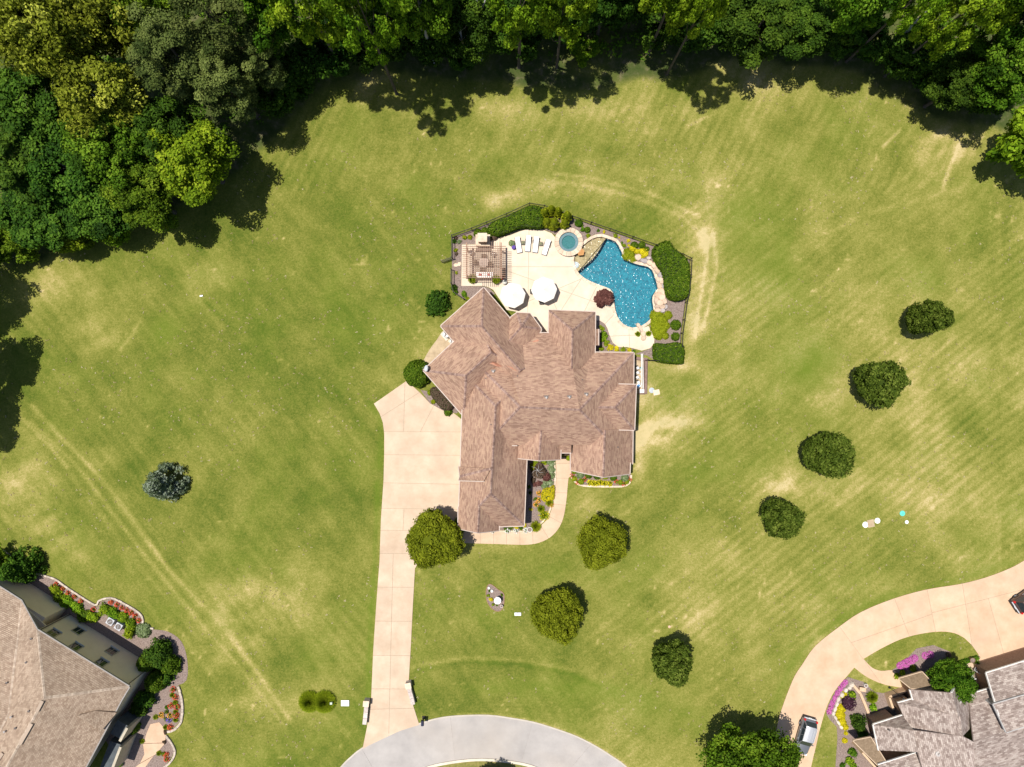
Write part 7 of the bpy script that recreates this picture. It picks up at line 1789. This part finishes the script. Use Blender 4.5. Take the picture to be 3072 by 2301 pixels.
# ------------------------------------------------------------------ vehicles
def car(px, py, heading, paint, label, L_=4.75, W=1.88, Hh=1.72, rails=True, roofm=None):
    """Five-door SUV; heading: direction of the bonnet (world angle)."""
    p = P(px, py)
    t = thing('parked_car', (p.x, p.y, 0.06), label, 'car', 'cars on the right-hand drive')
    M_ = Matrix.Translation((p.x, p.y, 0.06)) @ Matrix.Rotation(heading, 4, 'Z')
    def put(m, name, mat, parent=t, smooth=False):
        m.v = [tuple(M_ @ Vector(v)) for v in m.v]
        return m.build(name, mat, parent, smooth)
    glass = dark_glass
    # body: cross-sections along x (front +x), lower shell with bevelled shoulder
    hx = L_/2
    st = [(-hx,0.48,0.80,.88),(-hx+.10,.36,1.00,.97),(-hx+.5,.30,1.03,1.0),(-.4,.28,1.01,1.0),(hx-1.55,.28,1.00,1.0),(hx-1.25,.29,.99,.99),(hx-.45,.33,.90,.95),(hx-.1,.40,.80,.87),(hx,.48,.68,.78)]
    prof = [(-.46,0),(-.5,.12),(-.5,.62),(-.47,.86),(-.40,1.0),(0,1.03),(.40,1.0),(.47,.86),(.5,.62),(.5,.12),(.46,0)]
    m = MB(); vs_ = []
    for x, z0, z1, k in st:
        for y, u in prof: vs_.append((x, y*W*k, z0 + (z1-z0)*u))
    n = len(prof)
    fs = [(i*n+j, (i+1)*n+j, (i+1)*n+(j+1) % n, i*n+(j+1) % n) for i in range(len(st)-1) for j in range(n)] + [tuple(range(n)), tuple((len(st)-1)*n+j for j in range(n-1,-1,-1))]
    body = put(m.add(vs_, fs), 'body', paint, smooth=True)
    # glasshouse
    zb, zt = 0.98, Hh
    xb = (-hx+.16, hx-1.28); xt = (-hx+.62, hx-2.05)
    wb, wt = W*.455, W*.375
    g = [(xb[0],-wb,zb),(xb[1],-wb,zb),(xb[1],wb,zb),(xb[0],wb,zb),(xt[0],-wt,zt-.06),(xt[1],-wt,zt-.06),(xt[1],wt,zt-.06),(xt[0],wt,zt-.06)]
    put(MB().add(g, [(0,1,5,4),(2,3,7,6),(4,5,6,7)]), 'cabin', paint)
    def pane(idx, f0, f1, nm, push):
        a, b, c, d_ = (Vector(g[i]) for i in idx)
        def bil(u, v): return a.lerp(b, u).lerp(d_.lerp(c, u), v)
        q = [bil(f0[0], f0[1]), bil(f1[0], f0[1]), bil(f1[0], f1[1]), bil(f0[0], f1[1])]
        nn = (q[1]-q[0]).cross(q[3]-q[0]).normalized()
        if nn.dot(sum(q, Vector())/4 - Vector((0,0,1.2))) < 0: nn = -nn
        q2 = [v + nn*push for v in q]
        put(MB().add(q2 + [v - nn*.02 for v in q], [(0,1,2,3),(0,4,5,1),(1,5,6,2),(2,6,7,3),(3,7,4,0)]), nm, glass)
    put(MB().add(g, [(1,2,6,5),(3,0,4,7)]), 'cabin', paint)
    pane((1,2,6,5), (.05,.06), (.95,.93), 'windscreen', .008)
    pane((3,0,4,7), (.06,.10), (.94,.92), 'rear_window', .008)
    for idx in ((0,1,5,4),(2,3,7,6)):
        for u0, u1 in ((.05,.27),(.30,.60),(.63,.95)): pane(idx, (u0,.12), (u1,.90), 'side_window', .008)
    rf = MB(); rv = []
    for x, k in ((xt[0]-.03,.9),(xt[0]+.25,1.0),((xt[0]+xt[1])/2,1.0),(xt[1]-.2,1.0),(xt[1]+.03,.9)):
        for y, u in ((-wt,0),(-wt*.9,.05),(0,.085),(wt*.9,.05),(wt,0)): rv.append((x, y*1.02, zt-.07+u*k))
    put(rf.add(rv, [(i*5+j,(i+1)*5+j,(i+1)*5+j+1,i*5+j+1) for i in range(4) for j in range(4)]), 'roof_panel', roofm or paint, smooth=True)
    for y in (-.42,-.14,.14,.42):
        put(MB().box((( xt[0]+xt[1])/2, y*W*.55, zt+.018), (abs(xt[1]-xt[0])*.72, .05, .02)), 'roof_rib', roofm or paint)
    if rails:
        for y in (-wt*.97, wt*.97): put(MB().bar((xt[0]+.1,y,zt+.06),(xt[1]-.1,y,zt+.06),.04,.04), 'roof_rail', dish_m)
    tyre = plain('tyre_rubber', (0.02,0.02,0.02), .8); rim = plain('wheel_rim', (0.42,0.43,0.45), .35, .7)
    for x in (-hx+.92, hx-.92):
        for y in (-W/2+.10, W/2-.10):
            w_ = MB(); n = 18; r = .36
            for s_ in (-.11,.11):
                pass
            vs_ = [(x+r_*math.cos(k*2*math.pi/n), y+yy, .36+r_*math.sin(k*2*math.pi/n)) for r_, yy in ((.2,-.12),(.33,-.12),(.36,-.08),(.36,.08),(.33,.12),(.2,.12)) for k in range(n)]
            wo_ = put(w_.add(vs_, [(i*n+k,i*n+(k+1)%n,(i+1)*n+(k+1)%n,(i+1)*n+k) for i in range(5) for k in range(n)]), 'wheel', tyre)
            sg = 1 if y > 0 else -1
            vs_ = [(x+r_*math.cos(k*2*math.pi/n), y+sg*yy, .36+r_*math.sin(k*2*math.pi/n)) for r_, yy in ((.21,.10),(.17,.05),(.05,.09)) for k in range(n)]
            put(MB().add(vs_, [(i*n+k,i*n+(k+1)%n,(i+1)*n+(k+1)%n,(i+1)*n+k) for i in range(2) for k in range(n)]+[tuple(2*n+k for k in range(n))]), 'rim', rim, wo_)
    put(MB().box((-hx-.04,0,.56), (.22,W*.92,.24)), 'rear_bumper', plain('bumper_black',(0.03,.03,.032),.6))
    put(MB().box((-hx+.0,0,.71), (.2,W*.86,.05)), 'bumper_step', dish_m)
    put(MB().box((hx-.03,0,.48), (.18,W*.82,.22)), 'front_bumper', MATS['bumper_black'])
    put(MB().box((-hx-.12,0,.62), (.03,.42,.13)), 'number_plate', pv)
    for y in (-1,1):
        put(MB().box((-hx+.09,y*W*.43,.95), (.22,.2,.26)), 'tail_light', plain('red_lens',(0.45,.01,.012),.2))
        put(MB().box((hx-.12,y*W*.35,.74), (.22,.3,.13)), 'headlight', plain('clear_lens',(0.6,.62,.65),.15))
        put(MB().box((hx-1.55,y*(W/2+.07),1.06), (.12,.2,.13)), 'mirror', paint)
        for x in (-.75,.35): put(MB().box((x,y*W*.503,.84), (.16,.03,.03)), 'door_handle', dish_m)
    return t
def paintmat(name, c, metal=.5):
    m, nt, bs = nodemat(name)
    bs.inputs['Base Color'].default_value = (*c, 1); bs.inputs['Metallic'].default_value = metal; bs.inputs['Roughness'].default_value = .38
    bs.inputs['Coat Weight'].default_value = .5; bs.inputs['Coat Roughness'].default_value = .08
    return m
car(2408, 2200, R(-90-16), paintmat('silver_paint', (.20,.21,.225)), 'silver estate car with roof rails parked under the big tree', L_=4.5, W=1.8, Hh=1.68, roofm=paintmat('pale_silver_paint', (.55,.56,.58)))
car(3081, 1785, math.atan2(32,48), paintmat('brown_paint', (.10,.065,.055)), 'dark brown off-road car cut by the right edge', L_=4.7, W=1.95, Hh=1.8, rails=False)
